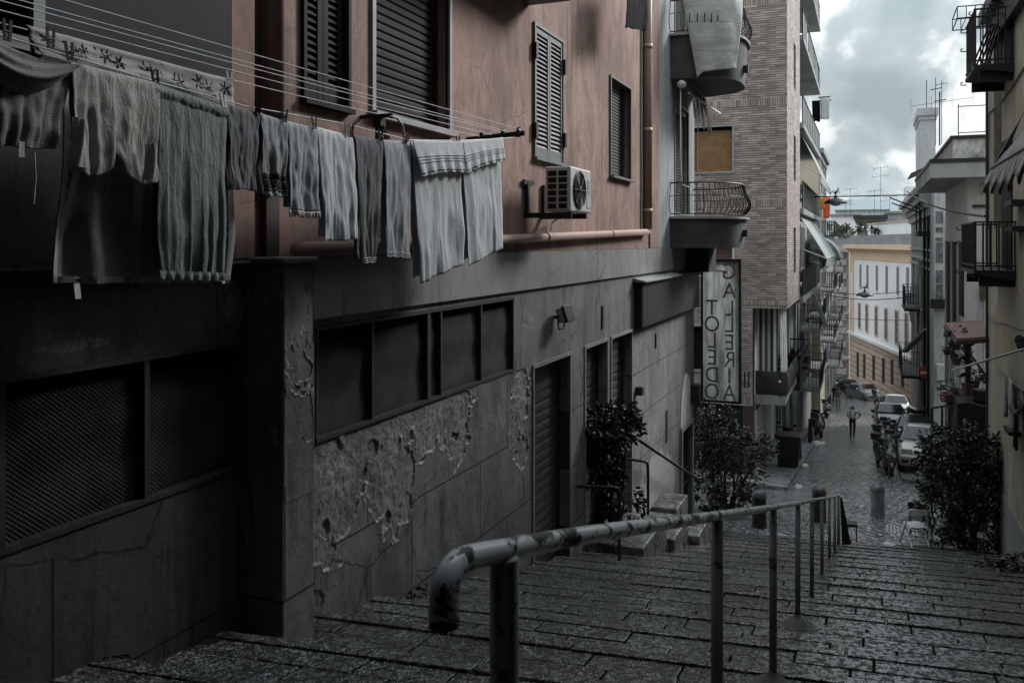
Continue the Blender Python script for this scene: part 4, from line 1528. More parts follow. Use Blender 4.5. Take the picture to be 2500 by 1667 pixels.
cloth('long printed cloth edge with black leaf sprigs laid over the wires behind the other washing', (60, 62), (562, 196), (60, 128), (562, 268), None, X=-3.12, nf=2, amp=.012, seed=4, back=False,
      mats=[F['print'], F['ink']], extra=sprigs, name='printed_cloth', cat='cloth', hem=.004, nu=60, nv=14)
def border(m, fn):
    rnd = random.Random(2)
    for i in range(26):
        leaf_on(m, fn, .012 + rnd.uniform(0, .03), i / 26 + .01, rnd.uniform(0, 6.28), .03, .02, 1, su=.9, tv=.9)
        leaf_on(m, fn, i / 26 + .01, .985 + rnd.uniform(-.015, .01), rnd.uniform(0, 6.28), .03, .02, 1, su=.9, tv=.9)
        leaf_on(m, fn, .985 + rnd.uniform(-.02, .01), i / 26 + .01, rnd.uniform(0, 6.28), .03, .018, 1, su=.9, tv=.9)
def edges(m, fn):
    for (ss, tt) in (((0, .03), (0, 1)), ((.965, 1), (0, 1)), ((.03, .965), (.97, 1))):
        m.grid(lambda a, b_: fn(ss[0] + (ss[1] - ss[0]) * a, tt[0] + (tt[1] - tt[0]) * b_) + Vector((.0035, 0, 0)), 14, 20, 2)
    border(m, fn)
cloth('wide dark lining sheet with a pale leaf-printed border, lowest of the washing', (150, 145), (556, 268), (136, 690), (571, 692), None, X=-3.15, nf=2.2, amp=.12, seed=9, back=False,
      mats=[F['sheetdark'], F['ink'], F['print']], extra=edges, name='bed_sheet', cat='sheet', hem=.008, nu=60, nv=56)
m = MB()
p = at(188, 698, X=-3.12)
m.grid(lambda s, t: (p.x + .01 * t, p.y - .016 + .03 * s, p.z + .01 - .065 * t), 2, 4)
m.build('fabric_label', F['white'], bpy.data.objects['bed_sheet'])

# dark ribbed jumper, bunched up over the line at the far left
def shirt_shape(hem_drop, neck):
    def f(s, t):
        dz = 0
        if t > .5:
            k = (t - .5) * 2
            dz = -hem_drop * k * (1 - abs(2 * s - 1)) ** .6
            dz += neck * k * math.exp(-((s - .5) / .12) ** 2)
        return (0, dz)
    return f
cloth('dark ribbed jumper hanging furthest up the stairs, at the upper left', (-70, 118), (166, 168), (-70, 352), (134, 366), F['dark'], X=-3.02, nf=4, amp=.03, seed=21, name='jumper', cat='jumper', hem=.014, back=False)
m = MB()
q0, q1 = at(-60, 70, X=-3.0), at(172, 155, X=-2.98)
def swag(s, t):
    p = q0.lerp(q1, s)
    sag = .09 * math.sin(PI * s) ** .8
    p.z += -sag * (.35 + .65 * t) - .11 * t * (1 - .75 * s ** 2)
    p.x += .05 * math.sin(PI * t) + .010 * math.sin(9 * t + 4 * s) + .006 * math.sin(21 * t + 3 * s)
    return p
m.grid(swag, 36, 20)
m.build('folded_back', F['dark'], bpy.data.objects['jumper'], smooth=True, fix=False)
m = MB()
p = at(84, 372, X=-3.0)
m.tube([p, p + Vector((0, .006, -.1)), p + Vector((0, -.003, -.2))], .003, 5)
p2 = at(52, 352, X=-3.0)
m.box((p2.x, p2.y - .012, p2.z - .05), (p2.x + .003, p2.y + .012, p2.z + .01))
m.build('drawstring', F['grey2'], bpy.data.objects['jumper'])

# beige shirt hung upside down
def beige_shape(s, t):
    dy = dz = 0
    if t > .55:
        k = (t - .55) / .45
        dz = .07 * k * math.exp(-((s - .5) / .07) ** 2)
        dz += -.02 * k * math.sin(PI * s * 3)
    return (dy, dz)
cloth('pale beige shirt pegged upside down beside the dark jumper', (168, 152), (383, 204), (178, 412), (376, 446), F['beige'], X=-3.0, nf=5, amp=.034, seed=33, name='shirt', cat='shirt', hem=.012, shape=beige_shape)
sh = bpy.data.objects['shirt']
for (a, b_, c_, d_) in (((176, 285), (205, 300), (166, 405), (212, 412)), ((352, 352), (372, 350), (352, 440), (386, 428))):
    A_, B_, C_, D_ = (at(*q, X=-2.965) for q in (a, b_, c_, d_))
    m = MB()
    m.grid(lambda s, t: A_.lerp(B_, s).lerp(C_.lerp(D_, s), t) + Vector((.03 * math.sin(PI * s) + .006 * math.sin(12 * s + 5 * t), 0, 0)), 12, 14)
    m.build('sleeve', F['beige'], sh, smooth=True, fix=False)

cloth('crumpled grey-green pillowcase in front of the dark sheet', (379, 215), (548, 272), (388, 672), (545, 678), F['teal'], X=-3.01, nf=6, amp=.028, seed=41, name='pillowcase', cat='pillowcase', hem=.010, nu=56, nv=60)
m = MB()
A_, B_ = at(379, 212, X=-2.995), at(556, 270, X=-2.995)
m.grid(lambda s, t: A_.lerp(B_, s) + Vector((.012 * math.sin(PI * t) + .004 * mnoise.noise(Vector((s * 22, t * 3, 1))), 0, .016 - .06 * t * (1 + .25 * mnoise.noise(Vector((s * 14, 0, 3)))))), 50, 8)
m.build('ruffle', F['teal'], bpy.data.objects['pillowcase'], smooth=True, fix=False)
m = MB()
A_, B_ = at(386, 660, X=-2.99), at(546, 666, X=-2.99)
m.grid(lambda s, t: A_.lerp(B_, s) + Vector((.012 * math.sin(46 * s) * t + .01, 0, -.04 * t)), 60, 4)
m.build('ruffle', F['teal'], bpy.data.objects['pillowcase'], smooth=True, fix=False)

cloth('dark slate towel with a ragged hem next to the grey-green pillowcase', (546, 252), (628, 276), (566, 462), (618, 466), F['slate'], nf=2, amp=.02, seed=51, hem=.01, group='towels on the line')
def bandx(m, fn):
    for (a, b_) in ((.72, .78), (.80, .895), (.915, .935)):
        m.grid(lambda s, t: fn(s, a + (b_ - a) * t) + Vector((.004, 0, 0)), 30, 5, 1)
cloth('short grey towel with a black patterned band near its hem', (631, 276), (698, 298), (641, 478), (692, 482), None, nf=2, amp=.018, seed=52, hem=.006, mats=[F['grey'], F['ink']], extra=bandx, group='towels on the line')
cloth('grey towel with a pale fringe, third from the pillowcase', (699, 296), (772, 314), (706, 512), (775, 518), F['grey2'], nf=2, amp=.022, seed=53, hem=.005, frill=90, group='towels on the line')
cloth('plain light grey towel with a broad flared hem under a red peg', (770, 310), (857, 332), (789, 590), (872, 584), F['pale'], nf=2.4, amp=.032, seed=54, hem=.008, group='towels on the line')
def ribs(m, fn):
    for k in range(3):
        a = .95 + .017 * k
        m.grid(lambda s, t: fn(s, a + .008 * t) + Vector((.005, 0, 0)), 30, 2, 1)
cloth('long narrow dark grey towel below the big window', (862, 330), (932, 344), (880, 645), (914, 643), None, nf=1.8, amp=.022, seed=55, hem=.005, mats=[F['slate'], F['pale']], extra=ribs, group='towels on the line')
cloth('long narrow mid grey towel beside the white ruffled towels', (934, 342), (998, 346), (940, 628), (994, 632), None, nf=1.6, amp=.022, seed=56, hem=.005, mats=[F['grey2'], F['white']], extra=ribs, group='towels on the line')
cloth('white towel with a deep folded-over ruffle, longest on the line', (1001, 345), (1119, 345), (1022, 692), (1128, 646), F['pale'], nf=2.2, amp=.036, seed=57, hem=.006, group='towels on the line')
cloth('white towel folded over with a ruffle, nearest the wall bracket', (1121, 345), (1218, 338), (1143, 650), (1224, 606), F['pale'], nf=2.2, amp=.032, seed=58, hem=.006, group='towels on the line')
tws = [o for o in bpy.data.objects if o.name.startswith('towel') and 'white' in o.get('label', '')]
tws = [o for o in tws if o['label'].startswith('white towel')]
for o, (a, b_, c_, d_) in zip(sorted(tws, key=lambda o: o.name), (((999, 343), (1126, 346), (1016, 428), (1127, 418)), ((1122, 346), (1221, 336), (1127, 420), (1223, 390)))):
    A_, B_, C_, D_ = (at(*q, X=XL + .02) for q in (a, b_, c_, d_))
    m = MB()
    def flap(s, t):
        p = A_.lerp(B_, s).lerp(C_.lerp(D_, s), t)
        p.x += .022 + .02 * t + .014 * t * t * math.sin(2 * PI * 5 * s)
        p.z += .018 * t * math.sin(PI * s)
        return p
    m.grid(flap, 50, 16)
    for k in range(3):
        tt = .48 + .09 * k
        m.grid(lambda s, t: flap(s, tt + .02 * t) + Vector((.004, 0, 0)), 50, 1, 1)
    for i in range(70):
        p = flap((i + .5) / 70, 1.0)
        m.tube([p, p + Vector((.002, .004 * math.sin(i * 2.2), -.014 - .006 * math.sin(i)))], .0016, 3, caps=False)
    fo = m.build('ruffle', [F['white'], F['grey']], o, smooth=True, fix=False)
    mod = fo.modifiers.new('thick', 'SOLIDIFY'); mod.thickness = .004

# pegs
def peg_proto(name, mat):
    m = MB()
    m.bar((.007, 0, -.035), (.012, 0, .045), .009, .011)
    m.bar((-.007, 0, -.035), (-.014, 0, .047), .009, .011)
    m.tube([(-.016, 0, .0), (.016, 0, .0)], .006, 6)
    return m.build(name, mat)
pegm = [simple('peg_wood', (.4, .39, .36), .7), simple('peg_dark', (.05, .05, .052), .6), simple('peg_red', (.16, .06, .05), .6)]
pegs = [(18, 78, 1, 'black peg on the dark jumper at the frame edge'), (124, 96, 0, 'pale wooden peg upright on the printed cloth edge'), (170, 128, 1, 'black peg between the jumper and the beige shirt'),
        (380, 195, 0, 'pale peg where the beige shirt meets the pillowcase'), (561, 195, 0, 'pale wooden peg at the end of the leaf-printed cloth'), (546, 250, 0, 'pale peg at the corner of the pillowcase ruffle'),
        (630, 265, 1, 'black peg between the slate towel and the banded towel'), (695, 285, 1, 'dark peg between the banded towel and the fringed towel'), (768, 302, 0, 'pale peg between the fringed towel and the flared towel'),
        (848, 318, 0, 'pale peg beside the red peg over the flared towel'), (857, 322, 2, 'dark red peg over the flared light grey towel'), (929, 333, 0, 'pale peg between the two long narrow towels'),
        (992, 342, 0, 'pale wooden peg at the start of the ruffled white towels'), (1118, 346, 0, 'pale peg between the two ruffled white towels')]
protos = [None, None, None]
for (u, v, k, lab) in pegs:
    X = -3.0 if u < 600 else -3.03
    p = at(u, v, X=X)
    if protos[k] is None:
        protos[k] = o = peg_proto('clothes_peg', pegm[k])
    else:
        o = protos[k].copy()
        COL.objects.link(o)
    o.location = p
    o.rotation_euler = (R(random.uniform(-24, 24)), R(random.uniform(-8, 8)), R(random.uniform(30, 80)))
    tag(o, lab, 'clothes peg', 'clothes pegs on the line')

# black cloth dangling at the top and the sheet over the upper balcony
tl, tr = at(1526, -60, X=XW + .55), at(1580, -60, X=XW + .55)
cloth('black garment dangling from above near the pink drainpipe', (1530, -70), (1580, -70), (1524, 68), (1577, 76), F['blackcloth'], X=XW + .5, nf=1.5, amp=.03, seed=61, name='garment', cat='garment', back=False)

def sheet():
    pts = balcony_plan(by0, by1, 1.36, 60, 0)
    pts2 = balcony_plan(by0, by1, 1.30, 60, 0)
    m = MB()
    # hangs over the rail at s = along the plan, wider at the top than at the hem
    def P(s, t):
        a0 = .03 + .06 * t ** 1.2
        a1 = .375 - .06 * t
        f = (a0 + (a1 - a0) * s) * 60
        i = min(59, int(f))
        fr = f - i
        x = pts[i][0] + (pts[i + 1][0] - pts[i][0]) * fr
        y = pts[i][1] + (pts[i + 1][1] - pts[i][1]) * fr
        top = 4.93
        bot = 3.30 + .10 * s - (.10 if s < .12 else 0) * (1 - s / .12)
        z = top + (bot - top) * t
        k = math.sin(PI * min(1, t * 1.1))
        d = .03 + .03 * k + .012 * math.sin(9 * s + 3 * t) * t + .03 * mnoise.noise(Vector((s * 4, t * 4, 5)))
        cxm, cym = XW, (by0 + by1) / 2
        n = Vector((x - cxm, y - cym, 0)).normalized()
        return Vector((x, y, z)) + n * d
    m.grid(P, 40, 50)
    # folded over the rail inwards
    def Q(s, t):
        p = P(s, 0)
        return p + Vector((-.25 * t, .12 * t, .05 * math.sin(PI * t) + .10 * t))
    m.grid(Q, 40, 8)
    sm_, t, bs = newmat('worn_plastic_sheet')
    c = t.coord()
    x, y, z = t.sep(c)
    n = t.noise(t.mapping(c, scale=(1, 1, 2.2)), 3.0, 6, .65, .5)
    col = t.ramp(n, [(.3, (.3, .31, .315)), (.7, (.52, .53, .535))])
    patch = ellipses_mask(t, y, z, [(17.55, 4.25, .35, .38)])
    crease = t.math('LESS_THAN', t.math('ABSOLUTE', t.math('SUBTRACT', t.math('FRACT', t.math('MULTIPLY', z, 1.75)), .5)), .016)
    col = t.mix(t.math('MULTIPLY', crease, .5), col, (.14, .14, .14))
    t.set(bs.inputs['Base Color'], col)
    bs.inputs['Roughness'].default_value = .55
    h = t.math('ADD', t.noise(t.mapping(c, scale=(1, 1, 3)), 9, 5, .65, .6), t.math('MULTIPLY', crease, -.8))
    t.set(bs.inputs['Normal'], t.bump(h, .5, .02))
    o = m.build('cover_sheet', sm_, smooth=True, fix=False)
    s = o.modifiers.new('thick', 'SOLIDIFY'); s.thickness = .006
    tag(o, 'big pale creased sheet draped over the upper rounded balcony', 'sheet')
sheet()

# ================================================================== HANDRAIL DOWN THE STAIRS
XH = -.5
hr = empty('handrail', 'long steel handrail with chipped pale paint running down the middle of the stairs', 'handrail', loc=(XH, 1.2, zs(1.2)))
_rp = [(1.02, -.422), (1.071, -.428), (1.364, -.502), (1.74, -.601), (3.06, -.957), (5.15, -1.52), (7.2, -2.07), (11.4, -3.185), (15.3, -4.22), (17.9, -4.9), (20, -5.45)]
def rail_z(y):
    for (a, za), (c, zc) in zip(_rp[:-1], _rp[1:]):
        if y <= c: return za + (zc - za) * (y - a) / (c - a)
    return zc
pts = [(XH, .985, -.484), (XH, .985, -.462), (XH, .99, -.442), (XH, 1.005, -.428), (XH, 1.03, -.423), (XH, 1.07, -.430), (XH, 1.17, -.455), (XH, 1.364, -.504)]
y = 1.74
while y < 17.6:
    pts.append((XH + .01 * math.sin(y * .5), y, rail_z(y)))
    y += .66 if y < 3 else .8
pts += [(XH, 17.9, rail_z(17.9) + .03), (XH, 18.05, rail_z(18.05) - .0), (XH + .02, 18.15, rail_z(18.2) - .12)]
# subdivide the elbow smoothly
def smooth_path(P, k=4):
    P = [Vector(p) for p in P]
    out = []
    for i in range(len(P) - 1):
        p0, p1, p2, p3 = P[max(i - 1, 0)], P[i], P[i + 1], P[min(i + 2, len(P) - 1)]
        for j in range(k):
            t = j / k
            out.append(.5 * ((2 * p1) + (p2 - p0) * t + (2 * p0 - 5 * p1 + 4 * p2 - p3) * t * t + (3 * p1 - p0 - 3 * p2 + p3) * t ** 3))
    return out + [P[-1]]
b = MB()
sp_ = smooth_path(pts, 4)
b.tube(sp_, [.0195 - .0025 * min(1, i / 24) for i in range(len(sp_))], 20)
b.build('top_rail', MT['rail'], hr, smooth=True)
b = MB()
b.tube([(XH, .985, -.4845), (XH, .985, -.490)], .0198, 20)
b.build('rail_cap', MT['iron'], hr)
posts_y = [1.17, 3.1, 5.13, 7.18, 9.2, 11.25, 13.3, 15.35, 17.3, 18.0]
for i, y in enumerate(posts_y):
    b = MB()
    x = XH + .01 * math.sin(y * .5)
    base = zs(y) - .12
    rt = rail_z(y)
    b.tube([(x, y, base), (x, y, rt - .012)], .0215, 16)
    b.build('post', MT['post'], hr, smooth=True)
    if i > 0:
        c = MB()
        rnd = random.Random(i)
        def lump(s, t):
            a = 2 * PI * s
            r = .022 + .19 * t ** 1.5 * (1 + .25 * mnoise.noise(Vector((math.cos(a) * 1.3 + i * 3, math.sin(a) * 1.3, 0))))
            zz = max(step_top(x, y - .12), step_top(x, y)) + .075 * (1 - t) ** 1.5 - .10 * t ** 4 + .010 * mnoise.noise(Vector((math.cos(a) * 2, math.sin(a) * 2, t * 5 + i)))
            return (x + r * math.cos(a), y + r * math.sin(a), zz - .114 * r * math.sin(a))
        c.grid(lump, 18, 7)
        c.build('cement_foot', MT['cement'], hr, smooth=True)
b = MB()
b.add([(XH + .02, 18.1, rail_z(18.1) - .05), (XH + .06, 18.1, rail_z(18.1) - .05), (XH + .22, 18.5, zs(18.5)), (XH + .05, 18.5, zs(18.5)),
       (XH + .02, 18.14, rail_z(18.1) - .05), (XH + .06, 18.14, rail_z(18.1) - .05), (XH + .22, 18.54, zs(18.5)), (XH + .05, 18.54, zs(18.5))],
      [(0, 1, 2, 3), (4, 7, 6, 5), (0, 4, 5, 1), (1, 5, 6, 2), (2, 6, 7, 3), (3, 7, 4, 0)])
b.build('end_plate', MT['darkmetal'], hr)

# --- short rails at the doorways on the left
def door_rail(label, pts, r=.022):
    b = MB()
    b.tube(smooth_path(pts, 3), r, 10)
    tag(b.build('door_rail', MT['darkmetal'], smooth=True), label, 'handrail', 'short rails by the doorways')
a = at(1408, 1186, X=XW + .01); c = at(1500, 1190, Y=a.y)
door_rail('short black rail bending down in front of the roller doors', [a, a.lerp(c, .5), c, c + Vector((.05, .02, -.03)), c + Vector((.06, .02, -.12)), c + Vector((.06, .02, -.5)), (c.x + .06, c.y + .02, zs(c.y) - .15)])
c = at(1572, 1126, Y=13.1)
a = (XW, 13.0, c.z + .03)
door_rail('taller black rail bending down behind the leafy shrub', [a, (XW + .2, 13.05, c.z + .02), c, c + Vector((.05, .02, -.04)), c + Vector((.06, .02, -.14)), c + Vector((.06, .02, -.6)), (c.x + .06, c.y + .02, zs(c.y) - .15)])
a, c = at(1545, 1064, X=XW + .28), at(1706, 1172, X=XW + .28)
b = MB()
b.tube([a, c, c + Vector((.0, .06, -.07))], .027, 10)
tag(b.build('wall_rail', MT['darkmetal'], smooth=True), 'straight sloping black wall rail crossing the grey wall beyond the shrub', 'handrail')

# --- door steps
def doorstep(label, x0, x1, y0, y1, ztop, zbot):
    m = MB()
    m.box((x0, y0, zbot), (x1, y1, ztop))
    tag(m.build('doorstep', MT['pave'], bevel=.02), label, 'stone step', 'stone steps by the doorways')
doorstep('broad low stone step below the roller doors', XW + .02, -2.75, 11.3, 12.75, -4.08, -5.0)
doorstep('worn stone step in the middle of the doorway flight', XW + .02, -2.65, 12.8, 13.9, -4.42, -5.2)
doorstep('pale stone step lowest in the doorway flight', XW + .02, -2.5, 14.0, 15.0, -4.74, -5.6)
doorstep('small raised stone slab against the wall by the barred gate', XW + .02, -3.1, 15.2, 16.2, -4.72, -6.0)

# --- bollards
def bollard():
    root = empty('bollard')
    b = MB()
    b.lathe([(.17, -.2), (.165, .0), (.16, .08), (.15, .62), (.155, .64), (.155, .67), (.15, .68)], n=24)
    b.build('stone_shaft', simple('bollard_stone', (.17, .175, .178), .75, 0, .5, 5, .4), root, smooth=False)
    b = MB()
    b.lathe([(.158, .672), (.162, .69), (.158, .73), (.135, .79), (.09, .83), (.03, .848), (.004, .85)], n=24)
    b.build('dome_cap', simple('bollard_cap_green', (.06, .085, .08), .45, 0, .3, 8), root, smooth=True)
    return root
bp = bollard()
bl = [((-2.2, 19.75), 'dark bollard with a pale green dome left of the handrail, by the leafy bush'), ((-1.02, 21.3), 'dark bollard with a brownish dome behind the far end of the handrail'), ((.25, 22.7), 'light grey stone bollard with a green dome standing alone right of the handrail')]
for i, ((x, y), lab) in reversed(list(enumerate(bl))):
    o = bp if i == 2 else copy_tree(bp)
    o.location = (x, y, zg(y))
    tag(o, lab, 'bollard', 'bollards at the foot of the stairs')
    if i < 2:
        sh_ = o.children[0] if 'shaft' in o.children[0].name else o.children[1]
        sh_.data = sh_.data.copy(); sh_.data.materials[0] = MT['darkmetal']
        if i == 1:
            cp_ = [c for c in o.children if 'dome' in c.name][0]
            cp_.data = cp_.data.copy(); cp_.data.materials[0] = simple('bollard_cap_brown', (.05, .035, .033), .4)
# ================================================================== BRICK APARTMENT BLOCK
YB, XBW, XBAY = 27.0, -3.2, -2.2
brickb = empty('brick_building', 'tall apartment block of long pinkish bricks with a jutting corner bay and stacked balconies', 'building', loc=(XBW, YB, zg(YB)))
mb = MB()
wx0, wx1 = -5.0, at(1788, 360, Y=YB).x
wins = [(wx0, wx1, 2.2, 3.58), (wx0, wx1, -1.0, -.02), (wx0, -4.05, -3.95, -2.6), (wx0, wx1, 5.3, 6.7)]
holed_wall_y(mb, YB, -9, XBAY, -1.98, 14, [w for w in wins if w[2] > -1.5], .16, thick=.3)
mb.build('front_wall', MT['brick'], brickb)
mb = MB()
holed_wall_y(mb, YB + .003, -9, XBW, -4.97, -1.985, [wins[2]], .16, thick=.3)
mb.quad((XBW, YB + .003, -4.97), (XBW, YB + .55, -4.97), (XBW, YB + .55, -1.985), (XBW, YB + .003, -1.985))
mb.build('lower_wall', MT['brick'], brickb)
# side of the bay: brick with slot windows
mb = MB()
slots = [(29.55, 30.45, z0, z0 + 1.5) for z0 in (-1.0, 2.05, 5.1, 8.1)]
holed_wall(mb, XBAY, YB + .302, 32.4, -1.98, 14, slots, .1, thick=.3)
mb.quad((-6, YB + .31, -1.98), (XBAY, YB + .31, -1.98), (XBAY, 32.4, -1.98), (-6, 32.4, -1.98))
mb.build('bay_side', MT['brick'], brickb)
mb = MB()
for s in slots:
    mb.quad((XBAY - .099, s[0], s[2]), (XBAY - .099, s[1], s[2]), (XBAY - .099, s[1], s[3]), (XBAY - .099, s[0], s[3]))
mb.build('slot_glass', MT['glass'], brickb)
mb = MB()
mb.box((-12, YB + .32, -7.6), (XBW - .002, 45, 13.9))
mb.build('core', MT['white_wall'], brickb)
mb = MB()
mb.box((XBW, 32.41, -2), (XBAY - .02, 32.45, 13.9))
mb.build('bay_end', MT['white_wall'], brickb)
# windows in the front
def front_window(w, fmat, bmat, pitch):
    fr = MB()
    x0, x1, z0, z1 = w
    fw = .06
    for (a, b_) in (((x1, z0), (x1 + fw, z1)), ((x0 - fw, z0), (x0, z1)), ((x0 - fw, z1), (x1 + fw, z1 + fw)), ((x0 - fw, z0 - fw), (x1 + fw, z0))):
        fr.box((a[0], YB - .025, a[1]), (b_[0], YB + .03, b_[1]))
    f = fr.build('window', fmat, brickb)
    b = MB()
    rollup_y(b, YB + .12, x0 + .01, x1 - .01, z0, z1 - .1, pitch)
    b.build('roller_blind', bmat, f)
    k = MB()
    k.quad((x0, YB + .15, z0), (x1, YB + .15, z0), (x1, YB + .15, z1), (x0, YB + .15, z1))
    k.build('backing', MT['black'], f)
front_window(wins[0], MT['frame'], MT['wood_blind'], .055)
front_window(wins[1], MT['whitepaint'], MT['red_blind'], .055)
front_window(wins[2], MT['frame'], MT['louvre_dark'], .055)
front_window(wins[3], MT['frame'], MT['wood_blind'], .055)
mb = MB()
for dx in (0, .11):
    p = at(1818 + dx * 90, 925, Y=YB)
    mb.box((p.x - .02, YB - .01, p.z - .25), (p.x + .02, YB + .002, p.z + .22))
mb.build('wall_slot', MT['iron'], brickb)
# shop front on the ground floor, corner post, panels
mb = MB()
mb.box((-9, YB + .06, -7.5), (XBW - .3, YB + .3, -4.98))
mb.build('shop_front', MT['black'], brickb)
mb = MB()
mb.box((XBW - .3, YB + .02, -7.6), (XBW, YB + .5, -4.98))
mb.build('corner_post', MT['brownpipe'], brickb)
for (a, b_, o_) in ((YB + .55, 29.2, .05), (30.0, 33.0, .06)):
    mb = MB()
    mb.box((XBW - .001, a, -7.7), (XBW + o_, b_, -5.2))
    mb.build('pale_panel', MT['white_wall'], brickb)
mb = MB()
mb.box((XBW - .002, 29.21, -7.7), (XBW + .03, 29.99, -5.2))
mb.build('stained_panel', MT['white_dirty'], brickb)
mb = MB()
for (a, b_) in ((33.3, 35.0), (36.0, 38.4), (39.4, 42.0)):
    mb.box((XBW - .001, a, -9.2), (XBW + .03, b_, -6.0 - (a - 33) * .12))
mb.build('doorway', MT['black'], brickb)
mb = MB()
for y in (33.1, 35.6, 39.0, 43.0):
    mb.box((XBW, y - .14, -9.5), (XBW + .1, y + .14, -2.3))
mb.build('pilaster', MT['strip'], brickb)

# striped loggia with its balcony
lg = MB()
lg.box((XBW + .002, YB + .5, -4.98), (-2.3, 32.2, -4.68))
lo = lg.build('loggia_balcony', MT['strip'], brickb)
cm = striped('awning_stripe_grey', (.62, .62, .62), (.02, .022, .022), 0, .17, .5)
m = MB()
m.grid(lambda s, t: (XBW + .06 + .62 * s, YB + .62 + .03 * math.sin(14 * s), -2.0 - 2.1 * t), 20, 6)
m.build('striped_curtain', cm, lo, fix=False)
m = MB()
m.grid(lambda s, t: (XBW + .72 + .12 * s + .05 * t, YB + .66 + .9 * s + .05 * math.sin(20 * s), -2.0 - 2.25 * t), 20, 6)
m.build('pale_curtain', simple('pale_curtain', (.42, .45, .45), .9, 0, .25, 4), lo, fix=False)
m = MB()
m.grid(lambda s, t: (XBW + .08 + .7 * s, YB + .54 - .06 * t, -4.05 - .2 * t - .03 * abs(math.sin(14 * s)) * t), 24, 4)
m.build('valance', cm, lo, fix=False)
m = MB()
def tarp(s, t):
    if s < .45: x, y = XBW + .02 + .86 * s / .45, YB + .52
    else: x, y = -2.3 + .02, YB + .52 + 4.4 * (s - .45) / .55
    bulge = .05 * math.sin(PI * t) + .03 * mnoise.noise(Vector((s * 9, t * 3, 2)))
    return (x + (bulge if s >= .45 else 0), y - (bulge if s < .45 else 0), -3.95 - .8 * t)
m.grid(tarp, 46, 10)
m.build('railing_cover', simple('dark_tarpaulin', (.02, .021, .023), .6, 0, .3, 4, .3), lo, smooth=True, fix=False)

# stacked balconies along the side
levels = [(10.55, 1), (7.45, 1), (4.32, 1), (1.24, 1), (-1.95, 0)]
green = striped('awning_green_white', (.5, .53, .525), (.17, .2, .2), 1, .42, .62)
for i, (z, up) in enumerate(levels):
    s = MB()
    s.box((XBW + .001, 32.46, z - .2), (XBAY + .12, 44.8, z))
    o = s.build('balcony', MT['strip'], brickb)
    r = MB()
    H = .98
    x = XBAY + .08
    r.box((x - .02, 32.5, z + H - .04), (x + .03, 44.7, z + H))
    r.box((x - .01, 32.5, z + .06), (x + .01, 44.7, z + .1))
    for k in range(11):
        y = 32.55 + k * 1.21
        r.box((x - .02, y, z), (x + .02, y + .04, z + H))
    r.build('railing', MT['darkmetal'], o)
    g = MB()
    for k in range(10):
        if i == 1 and k % 3 == 2: continue
        y = 32.62 + k * 1.21
        g.box((x - .006, y, z + .12), (x + .006, y + 1.12, z + H - .06))
    g.build('railing_panel', [MT['darkmetal'], simple('green_grey_panel', (.1, .125, .12), .4, 0, .3, 2)][1 if i in (0, 1, 2) else 0], o)
    d = MB()
    for k in range(4):
        y = 33.4 + k * 2.9
        d.box((XBW + .002, y, z + .01), (XBW + .03, y + 1.2, z + 2.3))
    d.build('balcony_door', MT['louvre_dark'], o)
def awning_side(label_unused, y0, y1, z_top, z_bot, out, parts=2):
    a = MB()
    for k in range(parts):
        ya = y0 + (y1 - y0) * k / parts + .03
        yb = y0 + (y1 - y0) * (k + 1) / parts - .03
        a.grid(lambda s, t: (XBAY - .1 + out * t, ya + (yb - ya) * s, z_top + (z_bot - z_top) * t + .04 * math.sin(PI * t)), 12, 8)
        a.grid(lambda s, t: (XBAY - .1 + out + .02, ya + (yb - ya) * s, z_bot - .28 * t - .04 * abs(math.sin(12 * s)) * t), 24, 2)
    o = a.build('awning', green, brickb, fix=False)
    md = o.modifiers.new('thick', 'SOLIDIFY'); md.thickness = .02
    b = MB()
    for y in (y0, y1):
        b.tube([(XBAY + .1, y, z_bot + .3), (XBAY - .1 + out, y, z_bot)], .02, 5)
    b.tube([(XBAY - .1 + out, y0, z_bot), (XBAY - .1 + out, y1, z_bot)], .025, 5)
    b.build('awning_frame', MT['whitepaint'], o)
awning_side('', 33.0, 42.5, 1.02, -.55, .95, 2)
awning_side('', 34.0, 43.5, 4.1, 2.55, .7, 2)
# slanting shelter slats below the lowest balcony
b = MB()
p0, p1 = at(1978, 716, Y=38), at(2013, 796, Y=41)
for k in range(5):
    b.bar(p0 + Vector((k * .04, 0, 0)), p1 + Vector((k * .04, 0, 0)), .03, .04)
b.build('slanting_brace', MT['whitepaint'], brickb)

# side clothes rack high up
b = MB()
z = at(2005, 238, Y=43).z
x0 = at(1990, 240, Y=43).x
b.bar((XBAY + .1, 43, z), (at(2027, 238, Y=43).x, 43, z), .05)
b.bar((XBAY + .1, 44, z), (at(2027, 238, Y=43).x, 44, z), .05)
ro = tag(b.build('clothes_rack', MT['darkmetal']), 'small clothes rack jutting from the high balcony against the sky', 'laundry rack')
def hang(label, p, w, h, mat, along_x=True, cat='cloth', group=None, seed=0):
    m = MB()
    rnd = random.Random(seed)
    a, c = rnd.uniform(0, 6), rnd.uniform(0, 6)
    def f(s, t):
        d = .03 * math.sin(9 * s + a) * t
        return (p.x + (w * (s - .5) * (1 - .15 * t) if along_x else d), p.y + (d if along_x else w * (s - .5) * (1 - .15 * t)), p.z - h * t - .03 * math.sin(8 * s + c) * t)
    m.grid(f, 10, 10)
    o = m.build('washing', mat, smooth=True, fix=False)
    md = o.modifiers.new('thick', 'SOLIDIFY'); md.thickness = .01
    return tag(o, label, cat, group)
